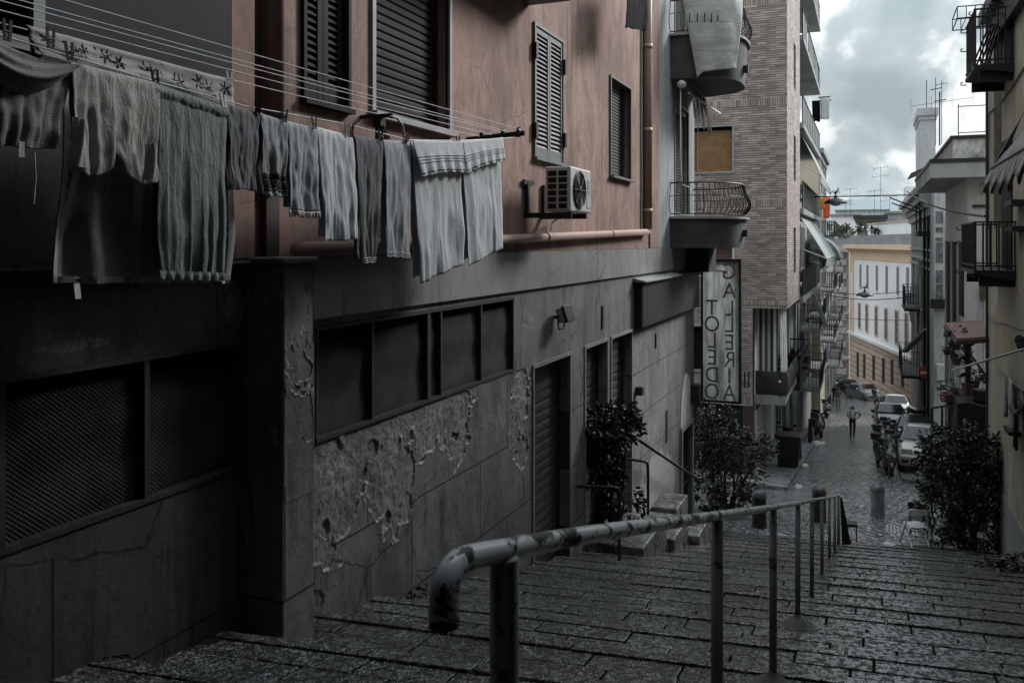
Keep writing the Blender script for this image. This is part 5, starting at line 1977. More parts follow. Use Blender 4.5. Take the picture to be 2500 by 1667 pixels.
for i, (u, lab) in enumerate(((2006, 'white strip of washing nearest the balcony on the high rack'), (2013, 'white strip of washing in the middle of the high rack'), (2021, 'white strip of washing at the tip of the high rack'))):
    p = at(u, 240, Y=43.0 + .3 * i)
    hang(lab, p, .16, 1.0, F['pale'], seed=i, group='washing on the high rack')
hang('dark bundle of washing against the balcony below the sky', at(1993, 246, Y=43.2), .4, 1.0, F['blackcloth'], seed=7)

# ================================================================== BUILDINGS FURTHER DOWN ON THE LEFT
def simple_building(name, label, x0, x1, y0, y1, z0, z1, mat, roof=True):
    root = empty(name, label, 'building', loc=((x0 + x1) / 2, y0, z0))
    m = MB()
    m.box((x0, y0, z0), (x1, y1, z1))
    m.build('wall', mat, root)
    if roof:
        m = MB()
        m.box((x0 - .25, y0 - .25, z1 + .002), (x1 + .3, y1 + .25, z1 + .3))
        m.box((x0 - .1, y0 - .1, z1 - .35), (x1 + .14, y1 + .1, z1 - .002))
        m.build('cornice', MT['greywall'], root)
    return root
def street_windows(root, X, ys_, zs_, w, h, face, mat=None, frame=None):
    for z in zs_:
        for y in ys_:
            f = MB()
            xs = sorted((X, X + face * .05))
            f.box((xs[0], y - .12, z - .14), (xs[1], y + w + .12, z))
            f.box((xs[0], y - .12, z + h), (xs[1], y + w + .12, z + h + .14))
            f.box((xs[0], y - .12, z), (xs[1], y, z + h))
            f.box((xs[0], y + w, z), (xs[1], y + w + .12, z + h))
            o = f.build('window', frame or MT['frame'], root)
            p = MB()
            xs = sorted((X + face * .002, X + face * .02))
            p.box((xs[0], y, z), (xs[1], y + w, z + h))
            p.build('pane', mat or MT['louvre_dark'], o)
def street_balcony(root, X, y0, y1, z, out, face, mat=None, H=1.0, n=None, pots=False):
    s = MB()
    xs = sorted((X, X + face * out))
    s.box((xs[0], y0, z - .14), (xs[1], y1, z))
    o = s.build('balcony', mat or MT['greywall'], root)
    r = MB()
    xo = X + face * (out - .04)
    n = n or int((y1 - y0) / .14)
    for i in range(n + 1):
        y = y0 + .03 + (y1 - y0 - .06) * i / n
        r.box((xo - .01, y - .01, z), (xo + .01, y + .01, z + H))
    k = max(3, int(out / .14))
    for i in range(k):
        x = X + face * (.05 + (out - .1) * i / k)
        for y in (y0 + .03, y1 - .03):
            r.box((x - .01, y - .01, z), (x + .01, y + .01, z + H))
    for zz in (z + .06, z + H):
        r.box((xo - .02, y0, zz - .015), (xo + .02, y1, zz + .015))
        for y in (y0 + .03, y1 - .03):
            xx = sorted((X, xo))
            r.box((xx[0], y - .02, zz - .012), (xx[1], y + .02, zz + .012))
    r.build('railing', MT['iron'], o)
    return o

# continuation past the brick block
L2 = simple_building('grey_building', 'narrow grey house with crowded balconies just past the brick block', -12, -3.15, 45.2, 56.5, -12, 2.6, MT['greywall'])
for z in (-7.4, -4.4, -1.4):
    street_balcony(L2, -3.15, 46, 50, z, 1.0, 1)
    street_balcony(L2, -3.15, 51.5, 55.5, z + .2, .95, 1)
street_windows(L2, -3.15, (46.6, 48.4, 52.2, 54), (-7.3, -4.3, -1.3, ), 1.0, 2.1, 1)
L3 = simple_building('yellow_building', 'tall pale yellow house with a grey cornice, standing past the brick block against the sky', -12, -2.75, 57, 66, -13, 5.6, MT['yellow'])
for z in (-6.2, -3.0, .4):
    street_balcony(L3, -2.75, 58, 61, z, .9, 1)
    street_balcony(L3, -2.75, 62, 65, z, .9, 1)
street_windows(L3, -2.75, (58.6, 60, 62.8, 64), (-9.2, -6.1, -2.9, .5, 3.2), .9, 1.9, 1)
m = MB()
m.box((-2.74, 56.99, -13), (-2.66, 57.4, 5.3)); m.box((-2.74, 65.6, -13), (-2.66, 65.99, 5.3))
m.build('quoin', MT['frame'], L3)
L4 = simple_building('grey_building', 'low grey house with a rooftop garden beyond the yellow house', -12, -2.7, 66.4, 80, -15, -1.4, MT['greywall'])
for z in (-9, -6, -3.4):
    street_balcony(L4, -2.7, 67, 71, z, .9, 1)
    street_balcony(L4, -2.7, 73, 78, z, .9, 1)
street_windows(L4, -2.7, (67.5, 69.5, 74, 76), (-12, -8.9, -5.9), .9, 1.9, 1)
L5 = simple_building('pale_building', 'pale house end before the street bends out of sight', -14, -2.9, 80.4, 96, -17, -3.6, MT['white_dirty'])
street_windows(L5, -2.9, (82, 85, 88, 91), (-14, -10.5, -7), 1, 2, 1)
# round-topped grey awning
m = MB()
c0 = at(2030, 630, Y=52)
def dome(s, t):
    a = PI / 2 * t
    return (-2.9 + 1.55 * math.sin(a), 50.2 + 3.8 * s, c0.z - .1 + 1.35 * math.cos(a))
m.grid(dome, 12, 10)
m.grid(lambda s, t: (-1.35, 50.2 + 3.8 * s, c0.z - .1 - .3 * t), 12, 2)
for y in (50.2, 54.0):
    m.grid(lambda s, t: (-2.9 + 1.55 * s * math.sin(PI / 2 * t), y, c0.z - .1 + 1.35 * s * math.cos(PI / 2 * t)), 6, 10)
o = m.build('dome_awning', simple('grey_awning_cloth', (.16, .175, .18), .85, 0, .2, 3), L2, smooth=True, fix=False)
md = o.modifiers.new('thick', 'SOLIDIFY'); md.thickness = .02
hang('orange garment drying outside the yellow house', at(2018, 482, Y=57.5), .45, 1.3, simple('orange_cloth', (.75, .12, .03), .9, 0, .2, 3), seed=3)
hang('small ochre cloth drying between the brick block and the orange garment', at(2006, 484, Y=57.0), .4, .7, simple('ochre_cloth', (.4, .2, .05), .9, 0, .2, 3), seed=5)

# rusticated corner building closing the street
RUS = empty('rusticated_building', 'pale stone corner house with banded blocks at the bend of the street', 'building', loc=(-4, 118, zg(118)))
p0, p1 = at(2042, 640, Y=116), at(2066, 640, Y=116)
m = MB()
m.box((p0.x - 9, 116.3, -20), (p1.x + .3, 128, at(2050, 585, Y=116).z))
m.build('wall', MT['greywall'], RUS)
m = MB()
zt = at(2050, 600, Y=116).z
k = 0
z = zt
while z > -18.5:
    ww = (p1.x - p0.x)
    m.box((p0.x - (.1 if k % 2 else 0), 115.9, z - .74), (p1.x - (.35 if k % 2 else 0), 116.29, z))
    z -= .86
    k += 1
m.build('rusticated_quoins', MT['frame'], RUS, bevel=.03, segs=1)
m = MB()
for v in (612, 763, 872):
    zz = at(2050, v, Y=116).z
    m.box((p0.x - 3, 115.75, zz - .2), (p1.x + .5, 116.28, zz + .08))
m.build('string_course', MT['frame'], RUS)
for zz in (-4.5, -9, -13.5):
    w = MB(); w.box((p0.x - 1.9, 116.2, zz), (p0.x - .9, 116.295, zz + 2.2)); w.build('window', MT['louvre_dark'], RUS)

# ================================================================== LONG WHITE AND ORANGE BUILDING
dirx, diry = -.2402, .9707
OB = empty('orange_white_building', 'long white building over an orange stone ground floor closing the view down the street', 'building', loc=(2.9, 95, zg(95)))
def fbox(mb, s0, s1, z0, z1, o0, o1, mi=0):
    """box along the facade: s along it, o outwards towards the street (negative = into the house)"""
    nx, ny = -diry, dirx          # outward normal (to the left of the street)
    def P(s, o, z): return (2.9 + dirx * s + nx * o, 95 + diry * s + ny * o, z)
    vs = [P(s, o, z) for z in (z0, z1) for (s, o) in ((s0, o0), (s1, o0), (s1, o1), (s0, o1))]
    mb.add(vs, [(0, 3, 2, 1), (4, 5, 6, 7), (0, 1, 5, 4), (1, 2, 6, 5), (2, 3, 7, 6), (3, 0, 4, 7)], mi)
def s_of(u):
    """where along the facade the photo column u lands"""
    d = ray(u, 600)
    # (2.9+dirx*s, 95+diry*s) = t*(dx,dy)
    det = dirx * -d[1] - diry * -d[0]
    return (-2.9 * -d[1] - -95 * -d[0]) / det
def z_of(u, v):
    s = s_of(u)
    y = 95 + diry * s
    return at(u, v, Y=y).z
S0, S1 = -16.0, s_of(2077)
ZC = z_of(2140, 598)          # cornice
ZM = z_of(2150, 845)          # string course between white and orange
m = MB(); fbox(m, S0, S1, ZM, ZC - 1.7, -12, 0); m.build('white_wall', MT['farwhite'], OB)
m = MB(); fbox(m, S0, S1, -20, ZM - .002, -12, .12); m.build('ground_floor', MT['salmon'], OB)
m = MB()
z = ZM - .75
while z > -18:
    fbox(m, S0, S1, z, z + .07, .1205, .135); z -= .62
m.build('stone_joints', simple('dark_joint', (.11, .065, .045), .9), OB)
m = MB(); fbox(m, S0, S1 + .15, ZM, ZM + .3, .002, .42); m.build('string_course', MT['whitepaint'], OB)
m = MB()
fbox(m, S0, S1 + .05, ZC - 1.7, ZC - .75, -12, .10)
fbox(m, S0, S1 + .12, ZC - .75, ZC - .45, -12, .3)
fbox(m, S0, S1 + .5, ZC - .45, ZC + .05, -12.2, .85)
fbox(m, S1 - 1.7, S1 + .02, ZM + .3, ZC - 1.701, -1, .08)
m.build('orange_cornice', MT['orange'], OB)
m = MB(); fbox(m, S1 - 1.2, S1 - .55, ZM + 4.2, ZC - 3.4, .081, .1); m.build('pale_panel', MT['farwhite'], OB)
m = MB(); fbox(m, S0, S1 + .6, ZC + .052, ZC + .75, -11, .7); fbox(m, S0, S1 + .3, ZC + .752, ZC + 1.1, -10, .1); m.build('roof', MT['greywall'], OB)
m = MB(); fbox(m, S0, S1 - .8, ZC + 1.1, ZC + 2.4, -10, -1.8); m.build('attic_wall', MT['farwhite'], OB)
m = MB(); fbox(m, S0, S1 - .7, ZC + 2.402, ZC + 2.6, -10, -1.7); m.build('attic_coping', MT['salmon'], OB)
cols_up = [2101, 2118, 2141, 2165, 2192, 2216]
for u in cols_up:
    s = s_of(u)
    zt, zb = z_of(u, 380 + 1225 / 4.61 + (u - 2100) * .06), z_of(u, 380 + 1480 / 4.61 + (u - 2100) * .22)
    f = MB(); fbox(f, s - .55, s + .55, zb - .15, zb, .002, .1)
    o = f.build('window', MT['farwhite'], OB)
    p = MB(); fbox(p, s - .42, s + .42, zb, zt, .002, .03); p.build('pane', simple('far_window_grey', (.16, .155, .155), .5), o)
for i, u in enumerate([2099, 2117, 2140, 2164, 2190, 2214]):
    s = s_of(u)
    vt, vb = 742 + (u - 2099) * .21, 800 + (u - 2099) * .41
    zt, zb = z_of(u, vt), z_of(u, vb)
    f = MB()
    fbox(f, s - .62, s - .42, zb - .2, zt + .2, .002, .07); fbox(f, s + .42, s + .62, zb - .2, zt + .2, .002, .07)
    fbox(f, s - .42, s + .42, zt, zt + .2, .002, .07); fbox(f, s - .42, s + .42, zb - .2, zb, .002, .09)
    o = f.build('window', simple('pale_terracotta_trim', (.45, .33, .26), .8), OB)
    p = MB(); fbox(p, s - .42, s + .42, zb, zt, .002, .03); p.build('pane', simple('brown_shutter', (.085, .06, .045), .6), o)
    p = MB()
    for k in range(1, 4): fbox(p, s - .42, s + .42, zb + (zt - zb) * k / 4 - .04, zb + (zt - zb) * k / 4 + .04, .031, .04)
    p.build('glazing_bar', MT['frame'], o)
for u in (2097, 2113, 2136, 2160, 2181, 2207):
    s = s_of(u)
    vt = 860 + (u - 2097) * .22
    f = MB(); fbox(f, s - .5, s + .5, z_of(u, vt + 60), z_of(u, vt), .122, .15); f.build('doorway', MT['black'], OB)

# rooftops beyond
def roofblock(label, u0, u1, vt, y, mat, depth=12):
    a, b_ = at(u0, vt, Y=y), at(u1, vt, Y=y)
    root = empty('far_building', label, 'building', loc=(a.x, y, -18))
    m = MB(); m.box((a.x, y, -19), (b_.x, y + depth, a.z)); m.build('wall', mat, root)
    m = MB(); m.box((a.x - .3, y - .3, a.z + .002), (b_.x + .3, y + depth, a.z + .4)); m.build('parapet', MT['greywall'], root)
    return root, a, b_
rb, a, b_ = roofblock('grey rooftop house with a pink blind above the orange cornice', 2165, 2245, 522, 150, MT['strip'])
m = MB(); p, q = at(2180, 556, Y=149.6), at(2204, 570, Y=149.6); m.box((p.x, 149.7, q.z), (q.x, 149.98, p.z)); m.build('window', simple('pink_blind', (.5, .36, .36), .8), rb)
m = MB(); p, q = at(2175, 541, Y=149.6), at(2208, 545, Y=149.6); m.box((p.x, 149.3, q.z), (q.x, 149.98, p.z)); m.build('window_hood', MT['greywall'], rb)
rb, a, b_ = roofblock('low brown brick penthouse with a dark flat roof among the far rooftops', 2092, 2160, 541, 140, simple('far_brown_brick', (.17, .14, .11), .9, 0, .4, 1))
m = MB(); m.box((a.x - .5, 138.6, a.z + .41), (b_.x + .4, 150, a.z + .9)); m.build('flat_roof', MT['darkmetal'], rb)
roofblock('long pale rooftop block left of the brown penthouse', 2030, 2100, 528, 190, MT['farwhite'])
roofblock('wide pale block on the skyline under the hill', 2040, 2170, 516, 260, MT['white_wall'])
roofblock('stained terrace wall with plants behind the round grey awning', 2030, 2078, 575, 124, MT['white_dirty'], 8)

# ================================================================== RIGHT-HAND BUILDINGS
YR = at(2412, 300, X=XR).y
R1 = empty('ochre_building', 'tall weathered ochre house along the right of the stairs', 'building', loc=(XR, YR, zg(YR)))
m = MB()
rwin = [(yz(2480, 300, XR)[0] if False else at(2446, 300, X=XR).y, at(2426, 300, X=XR).y, 2.2, at(2430, 318, X=XR).z)]
a_, b_ = sorted(rwin[0][:2])
low = at(2440, 1000, X=XR)
holes = [(a_, b_, .3, 4.55, .18)]
holed_wall(m, XR, 6.0, YR, -8, 5.7, holes, .18, face=-1, thick=.4)
m.quad((XR, YR, -8), (XR + 9, YR, -8), (XR + 9, YR, 5.7), (XR, YR, 5.7))
m.quad((XR, 6, 5.7), (XR + 9, 6, 5.7), (XR + 9, YR, 5.7), (XR, YR, 5.7))
m.build('wall', MT['beige'], R1)
m = MB(); m.box((XR + .005, 6, 5.702), (XR + 9, 14.6, 6.9)); m.build('sun_blocker_storey', MT['beige'], R1)  # unseen storey added to keep the sun off the lower left wall
m = MB()
m.box((XR + .17, a_, .3), (XR + .178, b_, 4.55)); m.build('window', MT['louvre_dark'], R1)
m = MB()
m.box((XR - .015, 6, -8), (XR - .002, YR - .35, at(2480, 1260, X=XR).z)); m.build('dado', MT['greywall'], R1)
m = MB()
m.box((XR - .14, 15, at(2470, 35, X=XR).z - .2), (XR - .002, at(2440, 60, X=XR).y + .6, at(2470, 35, X=XR).z + .35))
m.box((XR - .3, 15, at(2470, 35, X=XR).z + .352), (XR - .002, at(2440, 60, X=XR).y + .7, at(2470, 35, X=XR).z + .6))
m.build('cornice', MT['darkmetal'], R1)
# corner pipe
m = MB()
m.tube([(XR - .05, YR - .25, 5.65), (XR - .05, YR - .25, at(2414, 300, X=XR).z), (XR - .05, YR - .25, -6)], .03, 6)
m.build('drainpipe', MT['darkmetal'], R1)

def iron_balcony(root, X, y0, y1, z, out, label=None, cloth_side=True, H=1.05):
    s = MB()
    s.prism([(X, z - .16), (X - out, z - .05), (X - out, z + .02), (X, z + .02)], 1, y0, y1)
    s.box((X - out + .1, y0 + .12, z - .28), (X, y0 + .2, z - .1)); s.box((X - out + .1, y1 - .2, z - .28), (X, y1 - .12, z - .1))
    o = s.build('balcony', MT['iron'], root)
    r = MB()
    for y in (y0 + .02, y1 - .02):
        for k in range(6):
            x = X - out + .03 + (out - .05) * k / 5
            r.box((x - .012, y - .012, z), (x + .012, y + .012, z + H))
        for zz in (z + .1, z + H): r.box((X - out, y - .015, zz - .015), (X, y + .015, zz + .015))
    n = int((y1 - y0) / .12)
    for k in range(n + 1):
        y = y0 + .02 + (y1 - y0 - .04) * k / n
        r.box((X - out + .02, y - .01, z), (X - out + .04, y + .01, z + H))
    for zz in (z + .1, z + H): r.box((X - out + .01, y0, zz - .015), (X - out + .05, y1, zz + .015))
    # scroll hooks
    for y in (y0, y1):
        for zz in (z - .1, z + H - .1, z + H * .55):
            pts = [(X - out + .03, y, zz), (X - out - .05, y, zz)] + [(X - out - .05 - .03 * math.sin(a), y, zz + .03 - .03 * math.cos(a)) for a in (.6, 1.4, 2.4, 3.4)]
            r.tube(pts, .012, 5)
    r.build('railing', MT['iron'], o)
    if cloth_side:
        c = MB()
        c.grid(lambda s, t: (X - out + .045 + .015 * math.sin(8 * s), y0 + (y1 - y0) * s, z + .12 + (H - .1) * t), 10, 4)
        c.build('screen', simple('dark_screen', (.02, .02, .021), .8), o, fix=False)
    return o
# upper balcony
p, q = at(2365, 150, Y=21.6), at(2455, 135, X=XR)
UB = at(2400, 165, Y=18.2).z
iron_balcony(R1, XR, 18.0, 19.5, UB, .66, H=1.05)
d = MB(); d.box((XR - .03, 18.2, UB + .03), (XR - .001, 19.2, UB + 2.3)); d.build('balcony_door', MT['louvre_dark'], R1)
# lower balcony
zq = at(2400, 662, Y=18).z
lbal = iron_balcony(R1, XR, 17.8, 20.2, zq, .68, H=.9)
d = MB(); d.box((XR - .03, 18.2, zq + .03), (XR - .001, 19.4, zq + 2.5)); d.build('balcony_door', MT['louvre_dark'], R1)
d = MB()
for k in range(11):
    y = 17.9 + k * .2
    d.box((XR - .65, y, zq + .05), (XR - .635, y + .17, zq + .86))
d.build('reed_screen', simple('reed_screen', (.1, .08, .065), .9, 0, .4, 12), lbal)
# drooping awning
aw = MB()
y0a, y1a = 5.5, 12.7
aw.grid(lambda s, t: (XR - .03 - .97 * t, y0a + (y1a - y0a) * s, 2.3 - 1.34 * t - .04 * math.sin(PI * t) + .02 * math.sin(40 * s) * t), 60, 8)
aw.grid(lambda s, t: (XR - 1.0 - .03 * math.sin(70 * s) * t - .12 * t, y0a + (y1a - y0a) * s, .96 - (.22 + .16 * abs(math.sin(35 * s)) + .05 * math.sin(11 * s)) * t), 140, 5)
aw.grid(lambda s, t: (XR - .6 - .4 * s - .1 * t, y1a + .02 * math.sin(14 * s) * t + .1 * t, 1.74 - .78 * s - (.24 + .1 * abs(math.sin(8 * s))) * t), 20, 5)
ao = aw.build('awning', striped('dark_awning_stripes', (.3, .3, .3), (.085, .085, .088), 1, .16, .55), R1, fix=False, smooth=True)
md = ao.modifiers.new('thick', 'SOLIDIFY'); md.thickness = .008
b = MB(); b.tube([(XR - 1.0, y0a, .97), (XR - 1.0, y1a, .97)], .02, 6); b.tube([(XR - .02, y1a, 1.4), (XR - 1.0, y1a, .97)], .016, 6)
b.build('awning_bar', MT['greywall'], ao)
# brackets, cables
def wall_pt(u, v, off=.02):
    return at(u, v, X=XR - off)
b = MB()
b.tube(smooth_path([wall_pt(2500, 165), wall_pt(2455, 235), wall_pt(2416, 275), (XR - .04, YR - .1, at(2412, 282, X=XR).z)], 3), .018, 6)
b.tube(smooth_path([wall_pt(2414, 280), wall_pt(2413, 420), wall_pt(2412, 560)], 2), .014, 6)
b.tube(smooth_path([wall_pt(2403, 760), wall_pt(2425, 783), wall_pt(2450, 790), wall_pt(2500, 806)], 3), .012, 6)
b.tube(smooth_path([wall_pt(2432, 895), wall_pt(2462, 925), wall_pt(2500, 955)], 3), .02, 6)
b.build('cable', simple('grey_cable', (.12, .12, .12), .6), R1)
for (u, v) in ((2490, 497), (2492, 560)):
    b = MB()
    p = wall_pt(u, v); b.box((XR - .22, p.y - .5, p.z - .04), (XR - .001, p.y + .35, p.z + .05))
    b.build('iron_bracket', MT['iron'], R1)
b = MB()
p = wall_pt(2480, 1046); b.box((XR - .2, p.y - .5, p.z - .04), (XR - .001, p.y + .1, p.z + .03))
b.build('iron_bracket', MT['iron'], R1)
b = MB()
a, c = at(2325, 904, Y=19.6), at(2500, 852, X=XR - .2)
b.tube([a, c], .022, 6)
tag(b.build('drying_pole', MT['frame']), 'long pale pole slanting out from the ochre wall above the dark bush', 'pole')
# small lean-to at the frame edge
b = MB(); p = wall_pt(2484, 985)
b.prism([(XR, p.z + .12), (XR - .16, p.z - .06), (XR - .16, p.z - .09), (XR, p.z + .06)], 1, p.y - .7, p.y + .05)
b.build('lean_to_roof', MT['iron'], R1)
for i, (u, v, w, h, mt, lab) in enumerate(((2455, 915, .3, .75, 'slate', 'blue-grey garment on the wall line right of the dark bush, nearer the corner'), (2466, 925, .3, .95, 'grey', 'long grey garment in the middle of the wall line on the ochre house'), (2478, 945, .22, 1.05, 'blackcloth', 'narrow dark garment on the wall line nearest the frame edge'))):
    p = at(u, v, X=XR - .12)
    hang(lab, p, w, h, F[mt], along_x=False, seed=20 + i, cat='garment', group='washing on the ochre wall')
for i, (u, v, lab) in enumerate(((2489, 830, 'dark rag bundle on the ochre wall above the pole, upper one'), (2493, 845, 'dark rag bundle on the ochre wall above the pole, lower one'))):
    p = at(u, v, X=XR - .1)
    m = MB(); m.grid(lambda s, t: (p.x + .07 * math.sin(PI * t) * math.cos(2 * PI * s) * (1 + .4 * mnoise.noise(Vector((s * 5, t * 4, i)))), p.y + .22 * math.sin(PI * t) * math.sin(2 * PI * s), p.z + .08 * math.cos(PI * t) + .02 * mnoise.noise(Vector((s * 7, t * 7, i)))), 14, 8)
    tag(m.build('rag', F['blackcloth'], smooth=True), lab, 'rag')

# --- R2: white house with a projecting eave
X2 = 2.6
Y2 = X2 / ray(2362, 600)[0] * ray(2362, 600)[1]
Y2b = 34.2
R2 = empty('white_building', 'white house with a deep flat eave and tall dark shutters on the right', 'building', loc=(X2, Y2, zg(Y2)))
ztop = at(2400, 340, Y=Y2).z
m = MB(); m.box((X2, Y2, -9.5), (X2 + 8, Y2b, ztop - .6)); m.build('wall', MT['white_wall'], R2)
ze = at(2400, 432, Y=Y2 - .5).z
m = MB()
m.box((X2 - .95, Y2 - .55, ze), (X2 + 8.2, Y2b + .3, ze + .42)); m.build('eave', MT['strip'], R2)
m = MB(); m.box((X2 - .98, Y2 - .58, ze + .422), (X2 + 8.2, Y2b + .3, ze + .52)); m.build('gutter', MT['darkmetal'], R2)
m = MB(); m.box((X2 - .35, Y2 + .1, ze + .522), (X2 + 8.1, Y2b + .2, at(2400, 335, Y=Y2).z)); m.build('parapet', MT['white_dirty'], R2)
zp = at(2400, 335, Y=Y2).z
m = MB(); m.box((X2 - .42, Y2 + .04, zp + .002), (X2 + 8.1, Y2b + .2, zp + .08)); m.build('coping', MT['darkmetal'], R2)
m = MB()
for k in range(5):
    x = X2 - .2 + k * .75
    m.tube([(x, Y2 + .3, zp + .08), (x, Y2 + .3, zp + 1.0)], .014 if k != 4 else .03, 5)
for zz in (.18, .92):
    m.tube([(X2 - .2, Y2 + .3, zp + zz), (X2 + 5, Y2 + .3, zp + zz)], .014, 5)
m.build('terrace_railing', MT['darkmetal'], R2)
zs_w = (-5.0, -1.4)
for k in range(3):
    y = Y2 + .9 + k * 2.1
    m = MB(); m.box((X2 - .04, y, at(2330, 760, Y=Y2 + 3).z - .4 * k), (X2 - .002, y + 1.0, at(2330, 590, Y=Y2 + 3).z)); m.build('tall_shutter', MT['louvre_dark'], R2)
    m = MB(); m.box((X2 - .07, y + 1.02, -9), (X2 - .001, y + 1.5, at(2330, 588, Y=Y2 + 3).z)); m.build('pilaster', MT['strip'], R2)
m = MB(); m.box((X2 + .12, Y2 - .06, at(2395, 500, Y=Y2).z - .06), (X2 + 1.0, Y2 - .001, at(2395, 500, Y=Y2).z)); m.build('string_course', MT['darkmetal'], R2)
m = MB(); p = at(2397, 715, Y=Y2); m.box((p.x - .06, Y2 - .2, p.z - .18), (p.x + .08, Y2 - .001, p.z + .18)); m.build('meter_box', MT['brownpipe'], R2)
m = MB(); m.tube([(p.x + .02, Y2 - .06, p.z + .9), (p.x + .02, Y2 - .06, -7)], .02, 6); m.build('conduit', MT['greywall'], R2)
m = MB(); m.box((X2 + .25, Y2 - .02, -7.3), (X2 + .9, Y2 - .001, -4.6)); m.build('doorway', MT['black'], R2)

# --- R3: narrow house with stained panels
Y3 = 39.0
x3a, x3b = at(2280, 600, Y=Y3).x, at(2309, 600, Y=Y3).x
R3 = empty('panelled_building', 'narrow pale house with dark stained panels between the white and the corniced house', 'building', loc=(x3a, Y3, zg(Y3)))
m = MB(); m.box((x3a, Y3, -11), (x3a + 8, 41.0, at(2290, 395, Y=Y3).z)); m.build('wall', MT['white_wall'], R3)
pm = simple('stained_panel', (.13, .135, .14), .7, 0, .7, 5)
for (vt, vb) in ((516, 545), (555, 567), (580, 588), (592, 641), (660, 690), (694, 728)):
    m = MB(); m.box((x3a + .07, Y3 - .03, at(2290, vb, Y=Y3).z), (x3b - .1, Y3 - .001, at(2290, vt, Y=Y3).z))
    m.build('panel', pm, R3)
m = MB(); p = at(2291, 742, Y=Y3); m.box((p.x - .3, Y3 - .3, p.z - .17), (p.x + .3, Y3 - .001, p.z + .2)); m.build('letterbox_unit', MT['iron'], R3)
m = MB(); p = at(2298, 905, Y=Y3)
m.box((p.x - .2, Y3 - .35, p.z - .35), (p.x + .25, Y3 - .05, p.z + .3))
tag(m.build('air_conditioner', MT['acwhite'], bevel=.02), 'small grilled air conditioner low on the narrow pale house behind the parked cars', 'air conditioner')

# --- R4: corniced grey house
R4 = empty('corniced_building', 'grey house with a moulded cornice and iron balconies beyond the panelled strip', 'building', loc=(2.6, 41, zg(41)))
X4 = 2.62
zc = at(2245, 500, Y=52).z
m = MB(); m.box((X4, 41.02, -14), (X4 + 9, 60, zc)); m.build('wall', MT['greywall'], R4)
m = MB()
for k, (o_, h0, h1) in enumerate(((.15, -.9, -.55), (.3, -.55, -.3), (.5, -.3, .02), (.7, .02, .3))):
    m.box((X4 - o_, 41.05, zc + h0), (X4 - .001 if h1 <= 0 else X4 + 9, 60 + o_, zc + h1 - .002))
for v in (605, 625, 642):
    zz = at(2245, v, Y=52).z
    m.box((X4 - .1, 41.05, zz - .1), (X4 - .002, 60.1, zz))
m.build('cornice', MT['frame'], R4)
for (v, ys0) in ((752, 53), ):
    street_balcony(R4, X4, 50.2, 53.8, at(2248, v, Y=51).z, .75, -1, MT['iron'], 1.15)
street_windows(R4, X4, (43, 47.5, 51.2, 56), (at(2245, 870, Y=51).z, at(2245, 748, Y=51).z), 1.1, 2.5, -1)
m = MB()
p = at(2222, 735, Y=58)
m.prism([(X4, p.z + .6), (X4 - .6, p.z + .5), (X4 - .55, p.z + .1), (X4 - .25, p.z - .3), (X4 - .15, p.z - 1.2), (X4, p.z - 1.5)], 1, 57.2, 57.9)
m.build('corbel', MT['frame'], R4, bevel=.03)
m = MB(); m.tube([(X4 - .12, 44.3, zc - 1), (X4 - .12, 44.3, -11.5)], .07, 8); m.tube([(X4 - .1, 42.2, zc - 1), (X4 - .1, 42.2, -11.5)], .05, 8); m.build('drainpipe', MT['darkmetal'], R4)
m = MB(); p = at(2247, 660, Y=47); m.box((X4 - .25, 46.8, p.z - .35), (X4 - .001, 47.4, p.z + .5)); m.build('meter_box', MT['frame'], R4)
m = MB(); a, c = at(2268, 800, Y=45), at(2205, 850, Y=48)
m.bar((X4, 44.2, a.z), (c.x, 46.5, c.z), .3, .1); m.build('slanting_awning', MT['strip'], R4)
m = MB(); z_ = at(2240, 902, Y=50).z
street_balcony(R4, X4, 47.5, 52, z_, 1.0, -1, MT['iron'], 1.2)
# roof terrace with iron frame and white stair tower
zt = at(2260, 265, Y=46).z
xt0, xt1 = at(2246, 400, Y=46).x, at(2284, 400, Y=46).x
tw = MB(); tw.box((xt0, 46, zc + .3), (xt1, 50, zt - .35)); tw.build('stair_tower', MT['white_wall'], R4)
tw = MB(); tw.box((xt0 - .12, 45.85, zt - .348), (xt1 + .12, 50.1, zt)); tw.box((xt0 - .05, 45.93, zt - .55), (xt1 + .05, 50, zt - .35)); tw.build('tower_cap', MT['white_wall'], R4)
x_, z_ = at(2211, 480, Y=57).x, at(2211, 455, Y=57).z
tw = MB(); tw.box((x_, 57, zc - .4), (x_ + 2.2, 60, z_)); tw.build('roof_block', MT['farwhite'], R4)
fb = empty('iron_terrace', 'tall black iron frame balcony perched on the corniced house against the white tower', 'balcony', loc=(2.0, 42.5, zc - 1))
m = MB()
xa, xb = at(2241, 500, Y=43).x, at(2276, 500, Y=43).x
zb_, zt_ = at(2260, 566, Y=43).z, at(2260, 432, Y=43).z
m.box((xa - .1, 41.6, zb_ - .2), (xb, 44.5, zb_)); m.build('floor_slab', MT['iron'], fb)
m = MB()
for x in (xa, (xa + xb) / 2 - .1, xb):
    for y in (41.8, 44.3):
        m.box((x - .03, y - .03, zb_), (x + .03, y + .03, zt_))
for zz in (zb_ + .55, zb_ + 1.1, zb_ + 1.7, zb_ + 2.2):
    m.box((xa, 41.78, zz - .02), (xb, 41.82, zz + .02)); m.box((xa - .02, 41.8, zz - .02), (xa + .02, 44.3, zz + .02))
for k in range(8):
    x = xa + (xb - xa) * k / 7
    m.box((x - .01, 41.79, zb_), (x + .01, 41.81, zb_ + 1.1))
m.tube([(xa, 42, zb_ + 1.0), (xa - 1.2, 41.5, zb_ + 1.5)], .03, 5); m.tube([(xa, 43, zb_ + .9), (xa - 1.1, 42.5, zb_ + 1.3)], .03, 5)
m.build('iron_frame', MT['iron'], fb)
